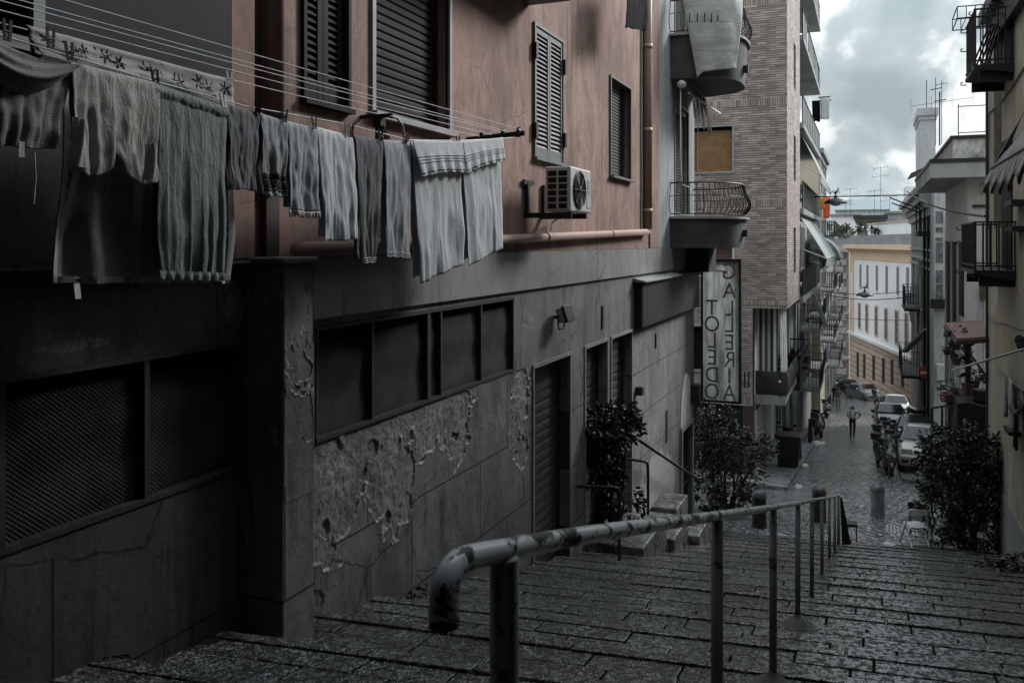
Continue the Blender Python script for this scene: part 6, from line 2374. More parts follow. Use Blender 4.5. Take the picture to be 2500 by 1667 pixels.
m = MB(); m.prism([(xa - .35, zt_), (xb + .2, zt_ + .5), (xb + .2, zt_ + .58), (xa - .35, zt_ + .08)], 1, 41.5, 44.8); m.build('sheet_roof', MT['rust'], fb)

# --- unseen house added behind the camera to block light and darken the left
BB = empty('light_blocker_house', 'added unseen house over the upper stairs behind the viewer, blocking light', 'building', loc=(0, -9, -1))
m = MB()
m.box((XW - .3, -14, 3.55), (XR + .4, 1.9, 13)); m.box((XW - .3, -14, -3), (XR + .4, -9.2, 3.548))
m.build('wall', MT['grey_dark'], BB)
m = MB(); m.box((-.8, -9.199, 2.2 - 1.4), (.6, -9.15, 3.4)); m.build('door', MT['louvre_dark'], BB)
NB = simple_building('side_blocker_house', 'tall plain house added out of view to the right to block light', XR + .02, 9, -14, 5.98, -7, 14, MT['grey_dark'])  # unseen house added to keep sky light off the stairs and left wall
m = MB(); m.box((XR - .02, 3, 0), (XR + .018, 4.2, 2.2)); m.build('window', MT['louvre_dark'], NB)
# ================================================================== TILED CANOPY, POTS AND STALL ON THE RIGHT
ct = empty('tiled_canopy', 'small red tiled canopy over a doorway between the ochre and the white house', 'canopy', loc=(XR, 22.4, -2))
tm, t, bs = newmat('red_roof_tile')
c = t.coord(); x, y, z = t.sep(c)
ridge = t.math('SINE', t.math('MULTIPLY', y, 42.0))
n = t.noise(c, 3, 5, .6)
t.set(bs.inputs['Base Color'], t.ramp(n, [(.3, (.055, .022, .02)), (.7, (.12, .05, .045))]))
bs.inputs['Roughness'].default_value = .6
t.set(bs.inputs['Normal'], t.bump(t.math('ADD', ridge, t.math('SINE', t.math('MULTIPLY', x, 14.0))), .5, .03))
p0, p1 = at(2307, 790, Y=24.4), at(2333, 821, Y=21.9)
m = MB()
xr_ = XR + .05
zA, zB = p0.z + .12, p1.z
m.add([(p0.x, 24.4, zA - .1), (xr_ + .1, 24.4, zA), (xr_, 21.6, zB + .06), (p1.x, 21.6, zB - .02), (p0.x, 24.4, zA - .16), (xr_ + .1, 24.4, zA - .06), (xr_, 21.6, zB), (p1.x, 21.6, zB - .08)],
      [(0, 1, 2, 3), (4, 7, 6, 5), (0, 4, 5, 1), (1, 5, 6, 2), (2, 6, 7, 3), (3, 7, 4, 0)])
m.build('tiles', tm, ct)
m = MB()
m.bar((p1.x, 21.55, zB - .1), (xr_, 21.55, zB - .02), .06, .1); m.bar((p0.x, 24.4, zA - .2), (p1.x, 21.6, zB - .12), .06, .08)
m.bar((p1.x + .1, 21.7, zB - .1), (XR, 21.7, zB - .9), .05)
m.build('timber', MT['brownpipe'], ct)

tagm = MT['iron']
stall = empty('covered_stall', 'black tarpaulin-covered stall behind the dark bush on the right', 'stall', loc=(1.9, 23, zg(23)))
pa, pb = at(2336, 985, Y=22.6), at(2432, 985, Y=22.6)
m = MB()
def stall_f(s, t):
    w = (pb.x - pa.x)
    x = pa.x + w * s
    z = zg(23) + (pa.z - zg(23)) * t
    k = .03 * mnoise.noise(Vector((s * 6, t * 6, 1)))
    return (x, 22.6 + k, z + .03 * math.sin(6 * s) * t)
m.grid(stall_f, 16, 14)
m.grid(lambda s, t: (pa.x + .02 * mnoise.noise(Vector((s * 5, t * 5, 4))), 22.6 + 2.0 * s, zg(23) + (pa.z - zg(23)) * t), 14, 14)
m.grid(lambda s, t: (pa.x + (pb.x - pa.x) * s, 22.6 + 2.0 * t, pa.z + .05 * math.sin(PI * t) + .03 * math.sin(6 * s)), 14, 8)
m.build('tarpaulin', simple('black_tarpaulin', (.008, .008, .009), .7), stall, smooth=True)
m = MB()
for x in (pa.x + .03, pb.x - .03):
    for y in (22.65, 24.5):
        m.tube([(x, y, zg(23) - .3), (x, y, pa.z - .03)], .03, 6)
m.build('pole', MT['iron'], stall)
m = MB(); p = at(2395, 965, Y=22.9); m.box((p.x - .16, 22.8, pa.z + .03), (p.x + .16, 23.3, pa.z + .3))
tag(m.build('crate', simple('dark_grey_crate', (.05, .05, .052), .7), bevel=.03), 'dark grey crate standing on top of the tarpaulin stall', 'crate')
# ================================================================== PLANTS
def leaf_cloud(blobs, n, size, seed, lobe=.35, droop=.3, shell=.55):
    """leaf faces spread through the volume of several ellipsoids, thinner towards ragged edges"""
    rnd = random.Random(seed)
    m = MB()
    tot = sum(b[3] * b[4] * b[5] for b in blobs)
    for (cx, cy, cz, rx, ry, rz) in blobs:
        k = int(n * rx * ry * rz / tot)
        sub = []
        for _ in range(max(4, k // 22)):
            a, b_, r = rnd.uniform(0, 2 * PI), rnd.uniform(-1, 1), rnd.uniform(shell, 1.06)
            q = math.sqrt(1 - b_ * b_)
            sub.append((cx + rx * r * q * math.cos(a), cy + ry * r * q * math.sin(a), cz + rz * r * b_))
        for _ in range(k):
            sx, sy, sz = rnd.choice(sub)
            p = Vector((sx + rnd.gauss(0, lobe * rx * .42), sy + rnd.gauss(0, lobe * ry * .42), sz + rnd.gauss(0, lobe * rz * .36)))
            L = size * rnd.uniform(.6, 1.35)
            d = Vector((p.x - cx + rnd.gauss(0, .3 * rx), p.y - cy + rnd.gauss(0, .3 * ry), (p.z - cz) * .6 + rnd.gauss(-droop * .3, .35 * rz)))
            if d.length < 1e-4: d = Vector((0, 0, 1))
            d.normalize()
            side = d.cross(Vector((rnd.gauss(0, 1), rnd.gauss(0, 1), rnd.gauss(0, 1))))
            if side.length < 1e-4: continue
            side.normalize()
            up = side.cross(d)
            w = L * rnd.uniform(.2, .27)
            mi = 0 if rnd.random() < .72 else 1
            a0, a1, a2, a3 = p, p + d * L * .5 + up * L * .06, p + d * L - up * L * .08, None
            m.add([a0, a1 + side * w, a2, a1 - side * w, a1 - up * L * .05], [(0, 4, 2, 1), (0, 3, 2, 4)], mi)
    return m
def shrub(name, label, base, blobs, n, size, seed, mats, stems=6, trunk_r=.03, group=None, cat='bush', spread=.5, lobe=.35):
    root = empty(name, label, cat, group, loc=base)
    leaf_cloud(blobs, n, size, seed, lobe).build('foliage', mats, root, fix=False)
    rnd = random.Random(seed + 1)
    s = MB()
    for i in range(stems):
        b = blobs[i % len(blobs)]
        top = Vector((b[0] + rnd.uniform(-.6, .6) * b[3], b[1] + rnd.uniform(-.6, .6) * b[4], b[2] + rnd.uniform(-.2, .7) * b[5]))
        p0 = Vector(base) + Vector((rnd.uniform(-.15, .15), rnd.uniform(-.15, .15), -.15))
        mid = p0.lerp(top, .5) + Vector((rnd.uniform(-.12, .12), rnd.uniform(-.12, .12), .1))
        s.tube(smooth_path([p0, mid, top], 3), [trunk_r * (1 - .12 * k) for k in range(7)], 6)
    s.build('stems', MT['bark'], root, smooth=True)
    return root
LV = [MT['leaf'], MT['leaf2']]
# left shrub in front of the roller doors
c1 = at(1490, 1040, Y=11.9); c2 = at(1525, 1010, Y=11.9); c3 = at(1455, 1150, Y=11.6); c4 = at(1530, 1220, Y=11.9); c5 = at(1450, 1040, Y=11.7)
shrub('leafy_shrub', 'glossy dark green shrub with a rounded top in front of the roller doors', (c1.x + .02, 11.8, zs(11.8)),
      [(c1.x, 11.9, c1.z, .36, .4, .33), (c2.x, 11.9, c2.z - .02, .22, .3, .2), (c5.x + .05, 11.7, c5.z, .2, .3, .25), (c3.x + .02, 11.7, c3.z, .3, .35, .3), (c4.x, 11.9, c4.z, .27, .3, .25), (c1.x - .05, 11.8, c3.z + .35, .28, .35, .3)], 3600, .092, 3, LV, 8)
# bush at the alley mouth
P_ = lambda u, v, y: at(u, v, Y=y)
bb = []
for (u, v, rx, rz) in ((1790, 1100, .75, .5), (1740, 1060, .42, .55), (1720, 1180, .4, .75), (1850, 1085, .42, .28), (1800, 1180, .62, .5), (1775, 1020, .26, .28), (1730, 1010, .22, .3), (1885, 1092, .15, .12), (1760, 1250, .5, .3)):
    p = P_(u, v, 20.9); bb.append((p.x, 20.9, p.z, rx, .55, rz))
shrub('leafy_bush', 'broad dark bush at the corner below the mirrored sign', (at(1780, 1290, Y=20.9).x, 20.9, zg(20.9)), bb, 5600, .1, 5, LV, 10, .035)
p = P_(1812, 1280, 19.8)
# big bush on the right
bb = []
for (u, v, rx, rz) in ((2360, 1110, .75, .5), (2300, 1090, .4, .42), (2420, 1110, .42, .5), (2310, 1190, .55, .5), (2390, 1200, .7, .6), (2440, 1180, .35, .55), (2300, 1280, .4, .35), (2385, 1290, .65, .5), (2275, 1130, .25, .25), (2345, 1050, .38, .2), (2265, 1215, .2, .2)):
    p = P_(u, v, 19.9); bb.append((p.x, 19.9, p.z, rx, .5, rz))
shrub('dark_bush', 'large black-green bush against the ochre wall at the foot of the stairs', (at(2370, 1340, Y=19.9).x, 19.9, zg(19.9)), bb, 8500, .105, 8, [MT['leaf2'], MT['leaf']], 12, .04)
bb = []
for (u, v) in ((2435, 1378), (2470, 1385), (2500, 1375)):
    p = P_(u, v, 15.4); bb.append((p.x, 15.4, p.z - .02, .3, .35, .12))
shrub('ground_plant', 'low dark plant sprawling over the steps at the right edge', (bb[1][0], 15.4, zs(15.4)), bb, 900, .085, 9, [MT['leaf2'], MT['leaf']], 4, .012)
# weeds along the foot of the left wall
wd = [((205, 1600, 3.1), .16, 'dark weeds against the grey wall at the lower left corner'), ((850, 1482, 5.9), .15, 'dark tuft of weeds just past the pier'), ((985, 1490, 6.3), .14, 'tuft of weeds in the middle of a step beyond the pier'), ((1010, 1448, 7.2), .12, 'small weeds at the wall foot before the first roller door')]
for i, ((u, v, y), r, lab) in enumerate(wd):
    p = at(u, v, Y=y)
    z = zs(p.y - SKEW * p.x) - .04
    bx = [(p.x + k * r * .9 - r, p.y + .1 * math.sin(k * 3 + i), z + .05, r * .8, r, .07) for k in range(3)]
    leaf_cloud(bx, 260, .05, 40 + i)
    m = leaf_cloud(bx, 260, .05, 40 + i)
    tag(m.build('weeds', [MT['leaf2'], MT['leaf']], fix=False), lab, 'weeds')

def pot_plant(label, p, r, h, pot_h, pot_r, mats, n=160, size=.12, seed=1, spiky=False, group=None, potmat=None):
    root = empty('potted_plant', label, 'potted plant', group, loc=p)
    b = MB()
    b.lathe([(pot_r * .7, 0), (pot_r, pot_h * .9), (pot_r * 1.08, pot_h * .9), (pot_r * 1.08, pot_h), (pot_r * .85, pot_h)], p, 12)
    b.build('pot', potmat or MT['brownpipe'], root)
    if spiky:
        m = MB(); rnd = random.Random(seed)
        for k in range(n):
            a, e = rnd.uniform(0, 2 * PI), rnd.uniform(.1, 1.4)
            d = Vector((math.cos(a) * math.cos(e), math.sin(a) * math.cos(e), math.sin(e)))
            q = Vector(p) + Vector((0, 0, pot_h + h * .2))
            s_ = d.cross(Vector((0, 0, 1)))
            if s_.length < .01: continue
            s_.normalize()
            L = h * rnd.uniform(.7, 1.1)
            m.add([q - s_ * .02, q + s_ * .02, q + d * L * .6 + s_ * .015, q + d * L + Vector((0, 0, -L * .2)), q + d * L * .6 - s_ * .015], [(0, 1, 2, 3, 4)])
    else:
        m = leaf_cloud([(p[0], p[1], p[2] + pot_h + h * .45, r, r, h * .5)], n, size, seed)
    m.build('foliage', mats, root, fix=False)
    return root
# spiky pots on the balcony row
bz = L_bal = None
pb_ = empty('balcony_row', 'low dark balcony crowded with pots below the brick bay', 'balcony', loc=(-3.1, 34, -5.2))
m = MB(); m.box((XBW + .1, 33.4, -5.45), (XBW + .95, 39.6, -5.2)); m.build('slab', MT['darkmetal'], pb_)
m = MB()
for k in range(42):
    y = 33.45 + k * .146
    m.box((XBW + .9, y - .01, -5.2), (XBW + .92, y + .01, -4.2))
for zz in (-4.7, -4.2): m.box((XBW + .88, 33.4, zz - .03), (XBW + .94, 39.6, zz + .03))
for y in (33.42, 39.58):
    for k in range(6): m.box((XBW + .12 + .14 * k, y - .01, -5.2), (XBW + .14 + .14 * k, y + .01, -4.2))
    m.box((XBW + .1, y - .02, -4.24), (XBW + .94, y + .02, -4.18))
m.build('railing', MT['iron'], pb_)
m = MB(); m.box((XBW + .925, 33.5, -5.15), (XBW + .93, 39.5, -4.35)); m.build('railing_cover', MT['iron'], pb_)
for i, (y, lab) in enumerate(((33.8, 'spiky potted palm nearest the brick bay on the low balcony'), (34.9, 'second spiky potted palm on the low balcony'), (36.4, 'third spiky potted palm, furthest along the low balcony'))):
    pot_plant(lab, (XBW + .5, y, -5.2), .3, .75, .3, .16, [MT['leaf2'], MT['leaf2']], 60, .1, i, True, 'potted palms on the low balcony')
# hanging pots and flowers on the right
for i, (u, v, y, r, h, lab) in enumerate(((2333, 838, 22.6, .2, .4, 'upper dark hanging plant under the red tiled canopy'), (2335, 875, 22.7, .2, .4, 'lower dark hanging plant under the red tiled canopy'), (2380, 930, 22.9, .25, .3, 'potted plant with grassy leaves behind the tarpaulin stall'))):
    p = at(u, v, Y=y)
    pot_plant(lab, (p.x, p.y, p.z - .15), r, h, .16, .12, [MT['leaf2'], MT['leaf']], 200, .1, 60 + i, False)
p = at(2363, 880, Y=22.8)
cac = empty('cactus', 'tall black spiny cactus column under the red tiled canopy', 'cactus', loc=(p.x, 22.8, p.z - .3))
m = MB()
zt_ = at(2363, 822, Y=22.8).z
m.tube([(p.x, 22.8, at(2363, 935, Y=22.8).z), (p.x + .01, 22.8, (p.z + zt_) / 2), (p.x, 22.8, zt_)], [.07, .08, .05], 10)
rnd = random.Random(4)
for k in range(40):
    z = p.z - .2 + (zt_ - p.z + .2) * rnd.random(); a = rnd.uniform(0, 2 * PI)
    m.tube([(p.x + .06 * math.cos(a), 22.8 + .06 * math.sin(a), z), (p.x + .2 * math.cos(a), 22.8 + .2 * math.sin(a), z + .08)], [.03, .004], 5)
m.build('stem', MT['leaf2'], cac)
m = MB(); m.lathe([(.1, -.3), (.15, 0), (.12, 0)], (p.x, 22.8, at(2363, 935, Y=22.8).z), 10); m.build('pot', MT['brownpipe'], cac)
fl = [MT['leaf'], simple('pale_petals', (.5, .48, .47), .8, 0, .2, 20), simple('red_petals', (.4, .03, .03), .7, 0, .3, 20)]
for i, (u, v, w, lab) in enumerate(((2318, 950, 1, 'planter of pale flowers on the railing left of the tarpaulin stall'), (2335, 975, 2, 'planter of red and white flowers beside the tarpaulin stall'))):
    p = at(u, v, Y=23.6)
    root = empty('flower_pot', lab, 'flower pot', loc=p)
    b = MB(); b.box((p.x - .2, 23.45, p.z - .3), (p.x + .2, 23.75, p.z - .12)); b.build('planter', MT['brownpipe'], root, bevel=.02)
    m = leaf_cloud([(p.x, 23.6, p.z + .05, .26, .2, .22)], 150, .1, 70 + i)
    m.mi = [0] * len(m.mi)
    m2 = leaf_cloud([(p.x, 23.5, p.z + .08, .27, .2, .22)], 60, .1, 80 + i)
    m2.mi = [1 if (k % 3 or w == 1) else 2 for k in range(len(m2.mi))]
    if w == 2: m2.mi = [2 if (k // 2) % 5 < 3 else 1 for k in range(len(m2.mi))]
    m.add(m2.v, [])
    o_ = len(m.v) - len(m2.v)
    m.f += [tuple(i_ + o_ for i_ in f) for f in m2.f]; m.mi += m2.mi
    m.build('flowers', fl, root, fix=False)
    b = MB(); b.tube([(p.x, 23.6, p.z - .3), (p.x, 23.6, zg(23.6))], .03, 6); b.build('stand', MT['iron'], root)
# iron bar rail carrying the flowers
b = MB(); a, c = at(2275, 996, Y=24.2), at(2345, 985, Y=23.4)
b.tube([a, c], .03, 6); b.tube([a, (a.x, a.y, zg(24.2))], .03, 6); b.tube([at(2300, 994, Y=23.9), (at(2300, 994, Y=23.9).x, 23.9, zg(23.9))], .03, 6)
tag(b.build('barrier_rail', MT['iron']), 'black pipe barrier rail in front of the parked cars on the right', 'rail')
# rooftop plants far off
for i, (u, v, y, lab) in enumerate(((2040, 563, 122, 'pale green shrub on the stained roof terrace beside the yellow house'), (2062, 566, 122, 'dark green shrub in the middle of the stained roof terrace'), (2122, 566, 108, 'small green shrub on the roof edge of the orange cornice'))):
    p = at(u, v, Y=y)
    shrub('roof_shrub', lab, (p.x, y, p.z - .8), [(p.x, y, p.z, 1.1, .8, .8)], 260, .42, 90 + i, [MT['leaf3'] if i == 0 else MT['leaf'], MT['leaf3']], 4, .05)

# ================================================================== VEHICLES
def car(label, loc, rz, paint, kind='hatch', roofbox=False, detail=True, name='parked_car'):
    L, Wd, Hh = {'hatch': (3.6, 1.6, 1.54), 'estate': (4.4, 1.74, 1.5), 'van': (4.3, 1.75, 1.9), 'sedan': (4.3, 1.72, 1.42)}[kind]
    root = empty(name, label, 'car', 'cars parked along the street', loc=loc, rz=rz, local=True)
    # local frame: front at y=0 facing -y, x across
    hw = Wd / 2
    nose, hood = .74, {'hatch': .98, 'estate': .95, 'van': 1.1, 'sedan': .92}[kind]
    yw0, yw1 = {'hatch': (.78, 1.38), 'estate': (1.1, 1.85), 'van': (.7, 1.3), 'sedan': (1.15, 1.85)}[kind]
    yr = {'hatch': L - .3, 'estate': L - .45, 'van': L - .1, 'sedan': L - 1.3}[kind]
    secs = [  # y, floor, shoulder z, top z, half width, top half width
        (0.0, .34, .5, .62, hw * .86, hw * .8), (.06, .24, .56, nose, hw * .93, hw * .86), (.22, .22, .66, nose + .08, hw * .985, hw * .88),
        (yw0, .2, hood - .12, hood, hw, hw * .9), (yw0 + .08, .2, hood - .08, hood + .06, hw, hw * .88), (yw1, .2, hood - .05, Hh - .06, hw, hw * .70), (yw1 + .3, .2, hood - .04, Hh, hw, hw * .69),
        (yr - .3, .2, hood, Hh - .03, hw, hw * .68), (yr, .22, hood + .02, Hh - .1, hw * .99, hw * .67)]
    if kind == 'sedan': secs += [(L - .75, .24, hood, hood + .04, hw * .98, hw * .8), (L, .34, .6, hood - .1, hw * .9, hw * .75)]
    else: secs += [(L - .05, .26, .8, hood + .05, hw * .97, hw * .8), (L, .34, .6, .8, hw * .93, hw * .85)]
    vs, fs = [], []
    for (y, zf, zsho, zt, w, wt) in secs:
        ring = [(-w * .93, zf), (-w, zf + .14), (-w, zsho), (-wt - (w - wt) * .12, max(zsho + .01, zt - .05)), (-wt * .93, zt), (0, zt + .02), (wt * .93, zt), (wt + (w - wt) * .12, max(zsho + .01, zt - .05)), (w, zsho), (w, zf + .14), (w * .93, zf)]
        vs += [(x, y, z) for x, z in ring]
    n = 11
    for i in range(len(secs) - 1):
        for k in range(n - 1):
            fs.append((i * n + k, (i + 1) * n + k, (i + 1) * n + k + 1, i * n + k + 1))
        fs.append((i * n + n - 1, (i + 1) * n + n - 1, (i + 1) * n, i * n))
    fs.append(tuple(range(n))); fs.append(tuple((len(secs) - 1) * n + k for k in range(n))[::-1])
    b = MB(); b.add(vs, fs)
    body = b.build('body', paint, root, bevel=.02)
    body.data.polygons.foreach_set('use_smooth', [True] * len(body.data.polygons))
    md = body.modifiers.new('weighted', 'WEIGHTED_NORMAL')
    e = .012
    g = MB()
    zb, zt_ = hood + .07, Hh - .07
    ww0, ww1 = hw * .84, hw * .67
    def wy(z): return yw0 + .10 + (yw1 - yw0 - .08) * (z - hood - .06) / (Hh - .06 - hood - .06)
    d = .045
    g.add([(-ww0, wy(zb) - d, zb + d), (ww0, wy(zb) - d, zb + d), (ww1, wy(zt_) - d, zt_ + d * .6), (-ww1, wy(zt_) - d, zt_ + d * .6)], [(0, 1, 2, 3)])
    g.build('windscreen', MT['glass'], root)
    for sx in (-1, 1):
        for (ya, yb) in ((yw1 - .25, (yw1 + yr) / 2 - .05), ((yw1 + yr) / 2 + .02, yr - .15)):
            z0_, z1_ = hood + .02, Hh - .16
            def xs_(z): return sx * (hw + .008 - (hw - hw * .74) * max(0, (z - hood)) / (Hh - .05 - hood))
            g = MB()
            g.add([(xs_(z0_), ya + (.0 if ya > yw1 else .02), z0_), (xs_(z0_), yb, z0_), (xs_(z1_), yb - .03, z1_), (xs_(z1_), ya + (.25 if ya < yw1 else .02), z1_)], [(0, 1, 2, 3)])
            g.build('side_window', MT['glass'], root)
    for sx in (-1, 1):
        h = MB()
        h.box((sx * hw * .64 - .17, -.0, .62), (sx * hw * .64 + .17, .12, .80))
        h.build('headlight', simple('headlight_lens', (.3, .31, .32), .15, 0, .1) if 'headlight_lens' not in bpy.data.materials else bpy.data.materials['headlight_lens'], root, bevel=.02)
        mrr = MB(); mrr.box((sx * (hw + .1) - .09, yw0 + .42, hood + .02), (sx * (hw + .1) + .09, yw0 + .54, hood + .18)); mrr.build('mirror', paint if kind != 'hatch' else MT['darkmetal'], root, bevel=.03)
        for yy in (.68, L - .62):
            w = MB()
            M = Matrix.Translation((sx * (hw - .1), yy, .29)) @ Matrix.Rotation(R(90), 4, 'Y')
            w.lathe([(.2, -.1), (.27, -.1), (.295, -.07), (.295, .07), (.27, .1), (.2, .1)], (0, 0, 0), 20, 0, M)
            wo = w.build('wheel', MT['rubber'], root, smooth=False)
            q = MB(); q.lathe([(.02, -.106), (.19, -.103), (.195, .103), (.02, .106)], (0, 0, 0), 14, 0, M); q.build('rim', MT['chrome'], wo)
    f = MB()
    f.box((-hw * .36, -.03, .66), (hw * .36, .05, .75)); f.box((-hw * .52, -.045, .3), (hw * .52, .05, .5))
    for sx in (-1, 1): f.box((sx * hw * .72 - .12, -.02, .34), (sx * hw * .72 + .12, .08, .45))
    f.build('grille', MT['iron'], root, bevel=.01)
    bmp = MB(); bmp.box((-hw * .9, -.05, .5), (hw * .9, .06, .6)); bmp.build('bumper', paint, root, bevel=.03)
    pl = MB(); pl.box((-.26, -.06, .36), (.26, -.046, .47)); pl.build('number_plate', MT['whitepaint'], root)
    if detail:
        r = MB()
        for sx in (-1, 1): r.tube([(sx * hw * .62, yw1 + .15, Hh + .05), (sx * hw * .62, yr - .2, Hh + .05)], .02, 6); 
        for sx in (-1, 1):
            for yy in (yw1 + .15, yr - .2): r.box((sx * hw * .62 - .015, yy - .03, Hh - .04), (sx * hw * .62 + .015, yy + .03, Hh + .05))
        r.build('roof_rail', MT['iron'], root)
        wp = MB(); zq = hood + .1
        wp.bar((-.1, wy(zq) - .035, zq + .03), (.5, wy(zq + .1) - .04, zq + .13), .02); wp.bar((-.6, wy(zq) - .035, zq + .03), (.0, wy(zq + .1) - .04, zq + .13), .02)
        wp.build('wiper', MT['iron'], root)
    if roofbox:
        rb_ = MB()
        prof = [(.02, 0), (.3, .03), (.36, .14), (.34, .26), (.2, .33), (.02, .34)]
        def bx(s, t):
            a = 2 * PI * s
            k = math.sin(PI * min(max(t, .0), 1)) ** .35
            return (.42 * k * math.copysign(abs(math.cos(a)) ** .6, math.cos(a)), yw1 + .1 + 1.7 * t, Hh + .22 + .17 * k * math.copysign(abs(math.sin(a)) ** .6, math.sin(a)))
        rb_.grid(bx, 20, 14)
        rb_.build('roof_box', paint, root, smooth=True)
    return root
def paint(name, col, rough=.25):
    m, t, b = newmat(name)
    n = t.noise(t.coord(), 4, 4)
    t.set(b.inputs['Base Color'], t.ramp(n, [(.3, tuple(k * .85 for k in col)), (.7, col)]))
    b.inputs['Roughness'].default_value = rough
    b.inputs['Coat Weight'].default_value = .5
    b.inputs['Coat Roughness'].default_value = .08
    return m
PW, PS, PD, PB = paint('white_car_paint', (.62, .62, .6)), paint('silver_car_paint', (.3, .31, .32)), paint('dark_grey_car_paint', (.035, .038, .04)), paint('black_car_paint', (.015, .016, .018))
def put_car(u0, u1, y, dz=.12, **k):
    a, b_ = at(u0, 900, Y=y), at(u1, 900, Y=y)
    x = (a.x + b_.x) / 2
    return (x, y, zg(y) + dz)
slope_fix = []
cars = [
    car('white boxy hatchback parked behind the dark bush', put_car(2200, 2312, 32.0), R(-2), PW, 'hatch'),
    car('dark grey estate car with a rounded roof box behind the white hatchback', put_car(2202, 2280, 38.6), R(-2), PD, 'estate', roofbox=True),
    car('dark car with a pale windscreen behind the row of scooters', put_car(2150, 2206, 50.5, .05), R(2), PD, 'hatch', detail=False),
    car('white car, only its roof showing beyond the scooters', put_car(2180, 2206, 61, .05), R(3), PW, 'hatch', detail=False),
    car('dark silver estate parked askew at the left of the road bend', put_car(2112, 2166, 82, .0), R(24), PS, 'estate', detail=False),
    car('black saloon parked facing the viewer beyond the dark silver estate', put_car(2072, 2106, 93, .0), R(18), PB, 'sedan', detail=False),
    car('black car half hidden at the inside of the road bend', put_car(2052, 2085, 98.5, .0), R(35), PB, 'hatch', detail=False),
    car('white car furthest away at the bend beside the left-hand houses', put_car(2021, 2044, 97, .0), R(20), PW, 'hatch', detail=False),
]
for c_ in cars:
    y = c_.location.y
    g_ = (zg(y + 2) - zg(y)) / 2
    c_.rotation_euler = (math.atan(g_), 0, c_.rotation_euler[2])

def scooter(screen=False):
    """local frame: front wheel at y=0, riding towards -y"""
    root = empty('scooter')
    for i, (y, r) in enumerate(((0, .21), (1.28, .21))):
        w = MB(); M = Matrix.Translation((0, y, .22)) @ Matrix.Rotation(R(90), 4, 'Y')
        w.lathe([(.13, -.045), (.19, -.05), (.215, -.02), (.215, .02), (.19, .05), (.13, .045)], (0, 0, 0), 20, 0, M)
        wo = w.build('wheel', MT['rubber'], root)
        q = MB(); q.lathe([(.02, -.05), (.125, -.04), (.125, .04), (.02, .05)], (0, 0, 0), 12, 0, M); q.build('rim', MT['chrome'], wo)
    b = MB()
    def loft(secs, n=12):
        vs, fs = [], []
        for (y, z, hx, hz) in secs:
            for k in range(n):
                a = 2 * PI * k / n
                vs.append((hx * math.copysign(abs(math.cos(a)) ** .7, math.cos(a)), y, z + hz * math.copysign(abs(math.sin(a)) ** .7, math.sin(a))))
        for i in range(len(secs) - 1):
            for k in range(n):
                fs.append((i * n + k, i * n + (k + 1) % n, (i + 1) * n + (k + 1) % n, (i + 1) * n + k))
        fs += [tuple(range(n))[::-1], tuple((len(secs) - 1) * n + k for k in range(n))]
        b.add(vs, fs)
    loft([(-.02, .50, .10, .05), (.02, .58, .2, .17), (.08, .66, .24, .26), (.16, .62, .24, .3), (.24, .5, .2, .22), (.3, .36, .17, .1)])
    loft([(.26, .3, .16, .06), (.6, .26, .16, .06), (.75, .36, .18, .14), (.95, .52, .19, .2), (1.3, .58, .17, .17), (1.6, .64, .08, .08)])
    loft([(-.24, .32, .03, .02), (-.16, .40, .07, .03), (0, .46, .08, .03), (.2, .40, .06, .02)], 8)
    b.build('body', paint('scooter_paint', (.05, .053, .056), .25), root, smooth=True)
    f = MB(); f.tube([(0, 0, .22), (0, .2, .75), (0, .3, .98)], .03, 8); f.box((-.09, -.02, .2), (-.06, .02, .55)); f.box((.06, -.02, .2), (.09, .02, .55)); f.build('fork', MT['chrome'], root)
    s = MB(); s.box((-.15, .72, .72), (.15, 1.45, .84)); s.build('seat', MT['rubber'], root, bevel=.05)
    h = MB(); h.tube([(-.36, .36, .98), (-.2, .3, 1.0), (0, .26, .98), (.2, .3, 1.0), (.36, .36, .98)], .022, 8); h.box((-.13, .14, .88), (.13, .32, 1.04)); h.build('handlebar', MT['iron'], root, bevel=.01)
    l = MB(); l.add([(-.13, -.005, .62), (.13, -.005, .62), (.17, .03, .72), (.05, .0, .80), (-.05, 0, .80), (-.17, .03, .72)], [(0, 1, 2, 3, 4, 5)]); l.lathe([(.07, 0), (.07, .03), (.05, .04)], (0, 0, 0), 12, 0, Matrix.Translation((0, .14, .95)) @ Matrix.Rotation(R(90), 4, 'X')); l.build('headlight', simple('scooter_lamp', (.4, .41, .42), .15, 0, .1), root)
    wsm, t, bs = newmat('scooter_screen'); bs.inputs['Base Color'].default_value = (.12, .13, .135, 1); bs.inputs['Roughness'].default_value = .08; bs.inputs['Alpha'].default_value = .4
    w = MB(); w.grid(lambda s, t_: (.22 * (2 * s - 1) * (1 - .3 * t_), .1 + .2 * t_ + .12 * (2 * s - 1) ** 2, .98 + .36 * t_), 10, 8)
    w.build('windshield', wsm, root, smooth=True) if screen else None
    for sx in (-1, 1):
        m = MB(); m.tube([(sx * .22, .3, 1.0), (sx * .36, .26, 1.14)], .01, 5); m.box((sx * .36 - .06, .24, 1.12), (sx * .36 + .06, .27, 1.2)); m.build('mirror', MT['iron'], root)
    t2 = MB(); t2.box((-.17, 1.38, .86), (.17, 1.7, 1.14)); t2.build('top_box', MT['iron'], root, bevel=.05)
    return root
sp = scooter()
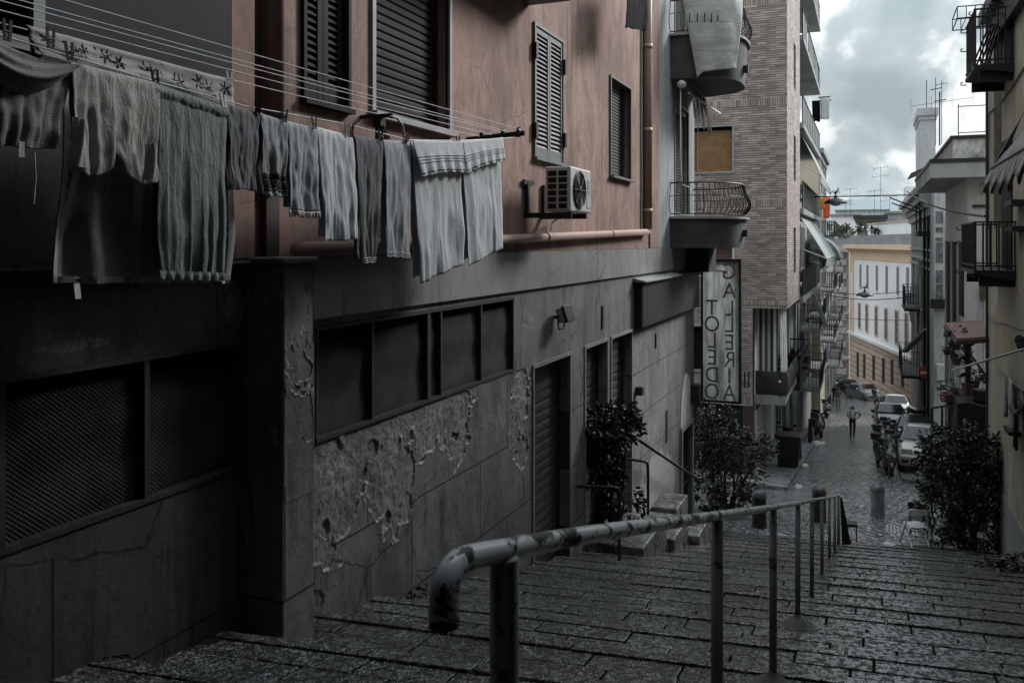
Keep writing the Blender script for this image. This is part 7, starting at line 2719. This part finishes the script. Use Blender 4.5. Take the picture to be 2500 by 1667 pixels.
spots = [((.78, 31.6), R(6), 'scooter with a pale headlight and windshield, in front of its row beside the white hatchback'),
         ((.62, 33.8), R(10), 'second scooter of the row beside the white hatchback'),
         ((.78, 36.2), R(-4), 'third scooter of the row beside the white hatchback'),
         ((.66, 38.7), R(8), 'fourth scooter of the row, level with the dark estate car'),
         ((.9, 41.5), R(0), 'fifth scooter of the row, behind the dark estate car'),
         ((.62, 45.0), R(-6), 'last scooter of the row, in front of the dark car with the pale windscreen'),
         ((at(2145, 900, Y=78).x, 78.0), R(12), 'scooter standing by the dark silver estate at the bend'),
         ((-2.75, 34.4), R(150), 'scooter parked behind the black bin on the left pavement'),
         ((-2.05, 44.6), R(14), 'covered black scooter nearest the kerb end on the left'),
         ((-2.25, 47.4), R(8), 'second black scooter on the left, behind the covered one'),
         ((-2.3, 58.5), R(8), 'distant scooter beside the thin posts on the left')]
for i, ((x, y), rz, lab) in enumerate(spots):
    o = scooter(True) if i == 0 else (sp if i == 1 else copy_tree(sp))
    o.location = (x, y, zg(y) + (.14 if x < -2.7 else .02))
    o.rotation_euler = (math.atan(-.13), 0, rz)
    if abs(rz) > 1.5: o.rotation_euler = (math.atan(.13), 0, rz)
    tag(o, lab, 'scooter', 'scooters along the street')

# ================================================================== PEOPLE
def person(label, loc, rz, joints, cols, scale=1.0, hair=None):
    """joints: dict of bone chains in local metres, facing -y"""
    root = empty('person', label, 'person', loc=loc, rz=rz, local=True)
    J = joints
    names, verts, edges, rad = [], [], [], []
    def add(k, p, r):
        names.append(k); verts.append(tuple(c * scale for c in p)); rad.append(tuple(x * scale for x in (r if isinstance(r, tuple) else (r, r)))); return len(verts) - 1
    pel = add('pelvis', J['pelvis'], (.155, .115))
    waist = add('waist', J['waist'], (.145, .105)); chest = add('chest', J['chest'], (.165, .115)); neck = add('neck', J['neck'], .058); head0 = add('head', J['head'], (.078, .092)); crown = add('crown', J['crown'], (.07, .08))
    edges += [(pel, waist), (waist, chest), (chest, neck), (neck, head0), (head0, crown)]
    for sd in 'LR':
        sh_ = add('sh' + sd, J['sh' + sd], .07); el = add('el' + sd, J['el' + sd], .045); wr = add('wr' + sd, J['wr' + sd], .032); ha = add('ha' + sd, J['ha' + sd], (.036, .022))
        edges += [(chest, sh_), (sh_, el), (el, wr), (wr, ha)]
        hip = add('hip' + sd, J['hip' + sd], .088); kn = add('kn' + sd, J['kn' + sd], .06); an = add('an' + sd, J['an' + sd], .042); to = add('to' + sd, J['to' + sd], (.045, .035))
        edges += [(pel, hip), (hip, kn), (kn, an), (an, to)]
        # five fingers rooted in the palm
        hv, wv = Vector(verts[ha]), Vector(verts[wr])
        d = (hv - wv).normalized()
        sidev = d.cross(Vector((0, 1, 0)))
        sidev = sidev.normalized() if sidev.length > .1 else Vector((1, 0, 0))
        for fi, (off, ln) in enumerate(((-.024, .07), (-.008, .085), (.008, .08), (.022, .06))):
            a = add('f', hv / scale + sidev * off + d * .025, .0085); b_ = add('f', hv / scale + sidev * off + d * (.025 + ln * .6) + Vector((0, -.012, 0)), .0075)
            edges += [(ha, a), (a, b_)]
        a = add('f', wv / scale + sidev * -.035 + d * .035, .01); edges += [(wr, a)]
    me = bpy.data.meshes.new('body')
    me.from_pydata(verts, edges, [])
    o = bpy.data.objects.new('body', me)
    COL.objects.link(o)
    sk = o.modifiers.new('skin', 'SKIN')
    sk.use_smooth_shade = True
    for i, r in enumerate(rad):
        me.skin_vertices[0].data[i].radius = r
    me.skin_vertices[0].data[pel].use_root = True
    sb = o.modifiers.new('sub', 'SUBSURF'); sb.levels = 1; sb.render_levels = 1
    dg = bpy.context.evaluated_depsgraph_get()
    bm_ = bpy.data.meshes.new_from_object(o.evaluated_get(dg))
    bpy.data.objects.remove(o)
    o = bpy.data.objects.new('body', bm_)
    COL.objects.link(o)
    o.parent = root
    bm_.materials.clear()
    for m_ in cols: bm_.materials.append(m_)      # skin, top, trousers, shoes
    V = [Vector(v) for v in verts]
    top_keys = {'waist': 1, 'chest': 1, 'shL': 1, 'shR': 1, 'pelvis': 2, 'hipL': 2, 'hipR': 2, 'knL': 2, 'knR': 2, 'anL': 2, 'anR': 2, 'toL': 3, 'toR': 3, 'neck': 0, 'head': 0, 'crown': 0, 'elL': 0, 'elR': 0}
    for p in bm_.polygons:
        p.use_smooth = True
        best = min(range(len(V)), key=lambda i: (V[i] - p.center).length - rad[i][0])
        p.material_index = top_keys.get(names[best], 0)
    hd = V[head0]
    f = MB()
    for sx in (-1, 1):
        f.lathe([(.011, -.004), (.012, 0), (.006, .006)], (0, 0, 0), 8, 0, Matrix.Translation(hd + Vector((sx * .032, -.088, .02)) * scale) @ Matrix.Rotation(R(90), 4, 'X'))
        f.tube([hd + Vector((sx * .078, .005, .02)) * scale, hd + Vector((sx * .09, .012, -.015)) * scale], [.016, .012], 6)
    f.tube([hd + Vector((0, -.085, .02)) * scale, hd + Vector((0, -.108, -.02)) * scale], [.01, .015], 6)
    f.box(hd + Vector((-.025, -.088, -.058)) * scale, hd + Vector((.025, -.08, -.05)) * scale)
    f.build('face', cols[0], root)
    if hair:
        h = MB()
        c = V[crown]
        h.grid(lambda s, t: (hd.x + .085 * scale * math.sin(PI * .52 * t) * math.cos(2 * PI * s), hd.y + .012 + .10 * scale * math.sin(PI * .52 * t) * math.sin(2 * PI * s), hd.z + .03 * scale + .10 * scale * math.cos(PI * .52 * t) + (.0 if math.sin(2 * PI * s) < 0 else -.04 * t)), 16, 8)
        h.build('hair', hair, root, smooth=True)
    return root
skin = simple('skin', (.22, .14, .105), .6, 0, .1)
std = dict(pelvis=(0, 0, .95), waist=(0, 0, 1.1), chest=(0, .01, 1.33), neck=(0, .0, 1.47), head=(0, -.015, 1.58), crown=(0, -.01, 1.68),
           shL=(-.19, .01, 1.4), elL=(-.25, .03, 1.13), wrL=(-.24, -.06, .9), haL=(-.24, -.09, .82), shR=(.19, .01, 1.4), elR=(.25, .03, 1.13), wrR=(.24, -.06, .9), haR=(.24, -.09, .82),
           hipL=(-.09, 0, .9), knL=(-.1, -.03, .5), anL=(-.1, .02, .08), toL=(-.11, -.13, .04), hipR=(.09, 0, .9), knR=(.1, -.02, .5), anR=(.1, .03, .08), toR=(.12, -.12, .04))
walk = dict(std)
walk.update(shR=(.19, .01, 1.41), elR=(.40, .06, 1.2), wrR=(.24, -.06, 1.04), haR=(.18, -.1, 1.03), elL=(-.24, -.0, 1.14), wrL=(-.13, -.15, 1.06), haL=(-.06, -.17, 1.08), knL=(-.08, -.08, .5), anL=(-.09, -.05, .08), toL=(-.1, -.2, .05), knR=(.09, .0, .5), anR=(.08, .12, .1), toR=(.09, -.02, .03))
py = 45.7
px_ = at(2081, 1072, Y=py).x
pr = person('person in white short-sleeved shirt and dark trousers on the wet street, hand on hip', (px_, py, zg(py) + .03), R(8), walk,
       [skin, simple('white_shirt', (.72, .72, .72), .9, 0, .06), simple('black_trousers', (.014, .014, .016), .9), simple('shoes', (.03, .03, .03), .5)], .98, simple('grey_hair', (.4, .4, .4), .8))
m = MB()
for sx in (-.1, .1):
    m.tube([(sx, -.115, 1.15), (sx, -.135, 1.3), (sx * 1.1, -.06, 1.45), (sx * 1.1, .06, 1.46), (sx, .13, 1.3)], .018, 6)
bo = m.build('straps', MT['iron'], None)
bo.parent = pr
for i, (u, y, kw, cl, lab) in enumerate(((2047, 66, std, (.05, .05, .055), 'person in dark clothes standing by the thin posts at the left'), (2038, 70, walk, (.02, .02, .022), 'person in black walking behind the one standing by the posts'))):
    person(lab, (at(u, 960, Y=y).x, y, zg(y) + .03), R(30 - 50 * i), kw, [skin, simple('dark_top', cl, .9), simple('grey_trousers', (.16, .16, .17) if i == 0 else (.02, .02, .02), .9), MT['iron']], 1.0, MT['iron'])

# ================================================================== CHAIRS, BIN, POSTS, SMALL THINGS
def folding_chair(label, loc, rz, mat):
    root = empty('folding_chair', label, 'chair', 'folding chairs beside the dark bush', loc=loc, rz=rz, local=True)
    # local: sitter faces -y
    for sx in (-1, 1):
        b = MB(); b.bar((sx * .21, -.3, 0), (sx * .19, .2, .82), .03, .022); b.build('back_leg', mat, root)
        b = MB(); b.bar((sx * .175, .3, 0), (sx * .175, -.18, .46), .026, .02); b.build('front_leg', mat, root)
    b = MB()
    for k in range(5): b.box((-.17, -.2 + k * .08, .44), (.17, -.14 + k * .08, .455))
    b.box((-.185, -.2, .425), (-.17, .2, .445)); b.box((.17, -.2, .425), (.185, .2, .445))
    b.build('seat', mat, root)
    b = MB(); b.box((-.19, .135, .68), (.19, .155, .81)); b.build('backrest', mat, root, bevel=.004)
    b = MB(); b.bar((-.2, -.21, .14), (.2, -.21, .14), .02); b.bar((-.175, .2, .1), (.175, .2, .1), .02); b.bar((-.175, .1, .18), (.175, .1, .18), .02); b.build('stretcher', mat, root)
    return root
cp = at(2236, 1338, Y=19.7)
folding_chair('white wooden folding chair standing alone in front of the dark bush', (cp.x, 19.8, zg(19.8)), R(200), MT['whitepaint'])
folding_chair('black folding chair half hidden behind the white one', (cp.x + .12, 20.7, zg(20.7)), R(170), MT['iron'])
st = empty('stool', 'small black stool by the lower end of the handrail', 'stool', loc=(at(2076, 1320, Y=19.4).x, 19.4, zg(19.4)))
sx_ = st.location.x
b = MB(); b.box((sx_ - .12, 19.3, zg(19.4) + .34), (sx_ + .14, 19.6, zg(19.4) + .40)); b.build('seat', MT['iron'], st, bevel=.01)
for dx in (-.1, .12):
    for yy in (19.32, 19.58):
        b = MB(); b.bar((sx_ + dx, yy, zg(19.4) - .02), (sx_ + dx, yy, zg(19.4) + .34), .02); b.build('leg', MT['iron'], st)
b = MB(); b.box((sx_ - .05, 19.15, zg(19.2) - .02), (sx_ + .03, 19.22, zg(19.2) + .1)); tag(b.build('carton', MT['red'], bevel=.005), 'small red carton on the ground under the black stool', 'carton')

# black wheelie bin
by_ = 30.6
bx_ = at(1925, 1090, Y=by_).x
bn = empty('wheelie_bin', 'big black wheeled bin on the left pavement', 'bin', loc=(bx_, by_, zg(by_) + .14))
z0_ = zg(by_) + .13
b = MB(); b.add([(bx_ - .32, by_ - .3, z0_ + .08), (bx_ + .32, by_ - .3, z0_ + .08), (bx_ + .32, by_ + .3, z0_ + .08), (bx_ - .32, by_ + .3, z0_ + .08), (bx_ - .4, by_ - .38, z0_ + 1.05), (bx_ + .4, by_ - .38, z0_ + 1.05), (bx_ + .4, by_ + .38, z0_ + 1.05), (bx_ - .4, by_ + .38, z0_ + 1.05)],
      [(0, 3, 2, 1), (4, 5, 6, 7), (0, 1, 5, 4), (1, 2, 6, 5), (2, 3, 7, 6), (3, 0, 4, 7)]); b.build('body', MT['iron'], bn, bevel=.03)
b = MB(); b.box((bx_ - .43, by_ - .41, z0_ + 1.052), (bx_ + .43, by_ + .41, z0_ + 1.12)); b.build('lid', MT['darkmetal'], bn, bevel=.03)
for dx in (-.25, .25):
    b = MB(); b.lathe([(.09, -.03), (.1, 0), (.09, .03)], (0, 0, 0), 12, 0, Matrix.Translation((bx_ + dx, by_ + .28, z0_ + .09)) @ Matrix.Rotation(R(90), 4, 'Y')); b.build('wheel', MT['rubber'], bn)
# posts along the left kerb
def kerb_post():
    root = empty('kerb_post')
    b = MB(); b.lathe([(.055, -.1), (.05, .1), (.045, .9), (.05, .92), (.05, .96)], n=12); b.build('shaft', MT['iron'], root)
    b = MB(); b.lathe([(.05, .962), (.062, 1.0), (.05, 1.04), (.004, 1.06)], n=12); b.build('knob', MT['iron'], root)
    return root
kp = kerb_post()
for i, (x, y, lab) in enumerate(((-2.25, 31.6, 'black kerb post beside the wheeled bin'), (-2.25, 33.2, 'second black kerb post just past the wheeled bin'), (-2.38, 41.0, 'black kerb post where the pavement narrows'), (-2.38, 42.6, 'second black kerb post before the covered scooter'), (-2.4, 62.0, 'slim black post in front of the standing people'), (-2.4, 64.0, 'slim black post level with the standing people'), (-2.4, 66.5, 'slim black post furthest along the left kerb'))):
    o = kp if i == 0 else copy_tree(kp)
    o.location = (x, y, zg(y) + .1)
    tag(o, lab, 'post', 'posts along the left kerb')
# litter
rnd = random.Random(12)
lm_ = [simple('litter_paper', (.55, .55, .54), .8), simple('litter_plastic', (.3, .31, .32), .4)]
for i, (u, v, lab) in enumerate(((1999, 1083, 'larger pale bundle of rubbish at the end of the left kerb'), (1992, 1090, 'smaller pale scrap of rubbish at the end of the left kerb'), (1966, 1140, 'crumpled paper on the road beside the left kerb'), (1951, 1193, 'white scrap of paper on the road near the kerb corner'), (2172, 1336, 'white scrap of paper on the paving left of the white chair'), (1802, 1325, 'pale scrap on the top step left of the handrail'))):
    d = ray(u, v)
    t_ = 20.
    for _ in range(40):
        t_ = zg(max(19.3, d[1] * t_)) / d[2]
    p = Vector((d[0] * t_, d[1] * t_, d[2] * t_))
    r_ = .28 if i == 0 else .12
    m = MB(); m.grid(lambda s, t: (p.x + r_ * math.sin(PI * t) * math.cos(2 * PI * s) * (1 + .4 * mnoise.noise(Vector((s * 4, t * 4, i)))), p.y + r_ * 1.2 * math.sin(PI * t) * math.sin(2 * PI * s), p.z + .05 + .07 * math.cos(PI * t) + .05 * mnoise.noise(Vector((s * 5, t * 5, i + 3)))), 12, 8)
    tag(m.build('litter', lm_[i % 2 if i else 0]), lab, 'litter')
m = MB(); a, c = at(2162, 1265, Y=21.6), at(2215, 1285, Y=20.9)
yc_ = 21.2
for k in range(9): m.box((.42 + k * .075, yc_ - .3, zg(yc_) + .035), (.46 + k * .075, yc_ + .3, zg(yc_) + .05))
for k in range(7): m.box((.40, yc_ - .3 + k * .09, zg(yc_) + .033), (1.10, yc_ - .27 + k * .09, zg(yc_) + .048))
tag(m.build('drain_grate', MT['frame']), 'pale metal drain grate set in the paving left of the white chair', 'drain grate')

# no-entry sign
ns = empty('road_sign', 'round red no-entry sign with a white bar on a dark pole', 'road sign', loc=(2.45, 43, zg(43)))
p = at(2262, 910, Y=43)
M = Matrix.Translation((p.x, 43, p.z)) @ Matrix.Rotation(R(90), 4, 'X')
b = MB(); b.lathe([(.31, -.01), (.32, 0), (.31, .012)], (0, 0, 0), 28, 0, M); b.build('disc', MT['red'], ns)
b = MB(); b.box((p.x - .25, 42.978, p.z - .05), (p.x + .25, 42.987, p.z + .055)); b.build('white_bar', MT['whitepaint'], ns)
b = MB(); px2 = at(2270, 930, Y=43).x; b.tube([(px2, 43.06, zg(43)), (px2, 43.06, p.z + 1.2)], .045, 8); b.tube([(p.x - .3, 43.05, p.z + .1), (p.x - .28, 43.05, p.z - .3), (px2, 43.05, p.z - .6)], .025, 6); b.build('pole', MT['iron'], ns)

# overhead cables and hanging lamps
def catenary(label, a, c, sag, r=.02):
    b = MB(); a, c = Vector(a), Vector(c)
    pts = [a.lerp(c, k / 20) - Vector((0, 0, sag * 4 * (k / 20) * (1 - k / 20))) for k in range(21)]
    b.tube(pts, r, 5)
    return tag(b.build('overhead_cable', MT['iron']), label, 'cable', 'cables across the street')
Yc = 42.0
ca = at(1950, 482, Y=40); cb = at(2255, 460, Y=43)
catenary('highest cable, slung from the brick block balconies to the iron terrace', (XBAY, 40, ca.z), (at(2282, 470, Y=42).x, 42, at(2282, 475, Y=42).z), -.0, .028)
catenary('thick cable slanting from the iron terrace down to the ochre house balcony', at(2215, 468, Y=43), at(2405, 528, Y=21.5), .2, .03)
catenary('upper of the two thin cables across the white facade', (-3.1, 60, at(2040, 710, Y=60).z), (2.6, 56, at(2230, 708, Y=56).z), .25, .02)
catenary('lower of the two thin cables across the white facade, holding a lamp', (-3.1, 58, at(2035, 713, Y=58).z), (2.6, 54, at(2235, 722, Y=54).z), .35, .025)
catenary('low cable across the middle windows of the white building', (-3.1, 70, at(2060, 772, Y=70).z), (2.6, 60, at(2230, 782, Y=60).z), .1, .02)
def lamp(label, p, r):
    root = empty('street_lamp', label, 'street lamp', 'lamps hung over the street', loc=p)
    b = MB(); b.lathe([(r, -.12 * r), (r * .97, 0), (r * .75, .2 * r), (r * .4, .34 * r), (r * .16, .4 * r), (r * .12, .62 * r)], p, 22); b.build('shade', MT['darkmetal'], root, smooth=False)
    b = MB(); b.lathe([(.02, -.35 * r), (r * .35, -.28 * r), (r * .45, -.1 * r)], p, 14); b.build('lamp_glass', MT['frame'], root)
    b = MB(); b.tube([(p[0], p[1], p[2] + .6 * r), (p[0], p[1], p[2] + .95 * r)], .03, 6)
    for k in range(5): b.tube([(p[0], p[1], p[2] + .7 * r), (p[0] - .3 * r * math.cos(k), p[1], p[2] + (1.0 + .1 * k) * r), (p[0] - .5 * r * math.cos(k * .6), p[1], p[2] + .75 * r)], .014, 4)
    b.build('fitting', MT['iron'], root)
lp = at(2040, 494, Y=41)
lamp('broad black saucer lamp hung beside the orange garment', (lp.x, 41, lp.z), .5)
lp = at(2111, 716, Y=56.5)
lamp('small dark saucer lamp hung in front of the white facade', (lp.x, 56.5, lp.z - .1), .5)

# antennas
def antenna(label, p, h, arms, r=.03, group='aerials on the rooftops'):
    root = empty('aerial', label, 'aerial', group, loc=p)
    b = MB(); b.tube([p, (p[0], p[1], p[2] + h)], r, 5); b.build('mast', MT['iron'], root)
    b = MB()
    for (zz, L, k, ang) in arms:
        z = p[2] + h * zz
        dx, dy = math.cos(ang), math.sin(ang)
        b.tube([(p[0] - dx * L / 2, p[1] - dy * L / 2, z - .06 * L), (p[0] + dx * L / 2, p[1] + dy * L / 2, z + .06 * L)], r * .7, 4)
        for i in range(k):
            f = -.5 + i / max(1, k - 1)
            c_ = (p[0] + dx * L * f, p[1] + dy * L * f, z + .12 * L * f)
            b.tube([(c_[0], c_[1], c_[2] - L * .13), (c_[0], c_[1], c_[2] + L * .13)], r * .45, 4)
    b.build('elements', MT['iron'], root)
ap = at(2299, 335, Y=40.4)
antenna('tall television aerial with a long boom on the panelled house roof', (ap.x, 40.4, at(2299, 335, Y=40.4).z - .3), 2.7, [(.94, .4, 4, 0), (.66, 2.4, 4, .15)], .014)
ap = at(2262, 265, Y=47)
antenna('thin whip aerial on the white stair tower', (ap.x, 47, ap.z - .1), 1.5, [], .02)
for i, (u, v, y, h, lab) in enumerate(((2150, 522, 142, 7.5, 'tallest aerial on the far rooftops, above the brown penthouse'), (2076, 530, 150, 5, 'left-hand aerial above the far pale rooftops'), (2064, 530, 152, 3, 'small aerial at the left end of the far rooftops'), (2135, 540, 141, 5, 'aerial with slanting booms on the brown penthouse'), (2172, 520, 152, 3, 'small aerial on the grey rooftop house'))):
    p = at(u, v, Y=y)
    antenna(lab, (p.x, y, p.z - .3), h, [(.97, 2.0, 5, .2), (.8, 2.6, 5, .4)], .03)
# small cluster of poles on the terrace corner
for i, (u, h, lab) in enumerate(((2284, 3.4, 'thin pole left of the tall aerial on the terrace corner'), (2294, 2.6, 'thicker pole right beside the tall aerial on the terrace corner'))):
    p = at(u, 338, Y=40.2)
    b = MB(); b.tube([(p.x, 40.2, p.z - .3), (p.x, 40.2, p.z + h * .75)], .014 + .016 * i, 6); b.tube([(p.x - .2, 40.2, p.z + h * .6), (p.x + .25, 40.2, p.z + h * .62)], .02, 5)
    tag(b.build('roof_pole', MT['iron']), lab, 'pole')
# wire basket on the upper right balcony
b = MB(); p = at(2368, 42, Y=18.6)
for z in (-.1, .12):
    b.tube([(p.x - .25, 18.2, p.z + z), (p.x + .5, 18.2, p.z + z * .9), (p.x + .5, 19.2, p.z + z), (p.x - .25, 19.2, p.z + z), (p.x - .25, 18.2, p.z + z)], .012, 5)
for k in range(6):
    x = p.x - .25 + .15 * k
    b.tube([(x, 18.2, p.z + .12), (x, 18.2, p.z - .1), (x, 19.2, p.z - .1), (x, 19.2, p.z + .12)], .008, 4)
tag(b.build('drying_rack', MT['iron']), 'wire drying rack hooked on the high balcony of the ochre house', 'drying rack')
p = at(2405, 110, Y=18.7)
b = MB()
for k in range(5): b.bar((p.x - .25 + .07 * k, 18.4 + .1 * k, UB + .05), (p.x + .05 + .05 * k, 18.4 + .1 * k, p.z + .35), .09, .03)
tag(b.build('folded_slats', MT['iron']), 'folded dark slatted chair leaning on the high balcony of the ochre house', 'folded chair')
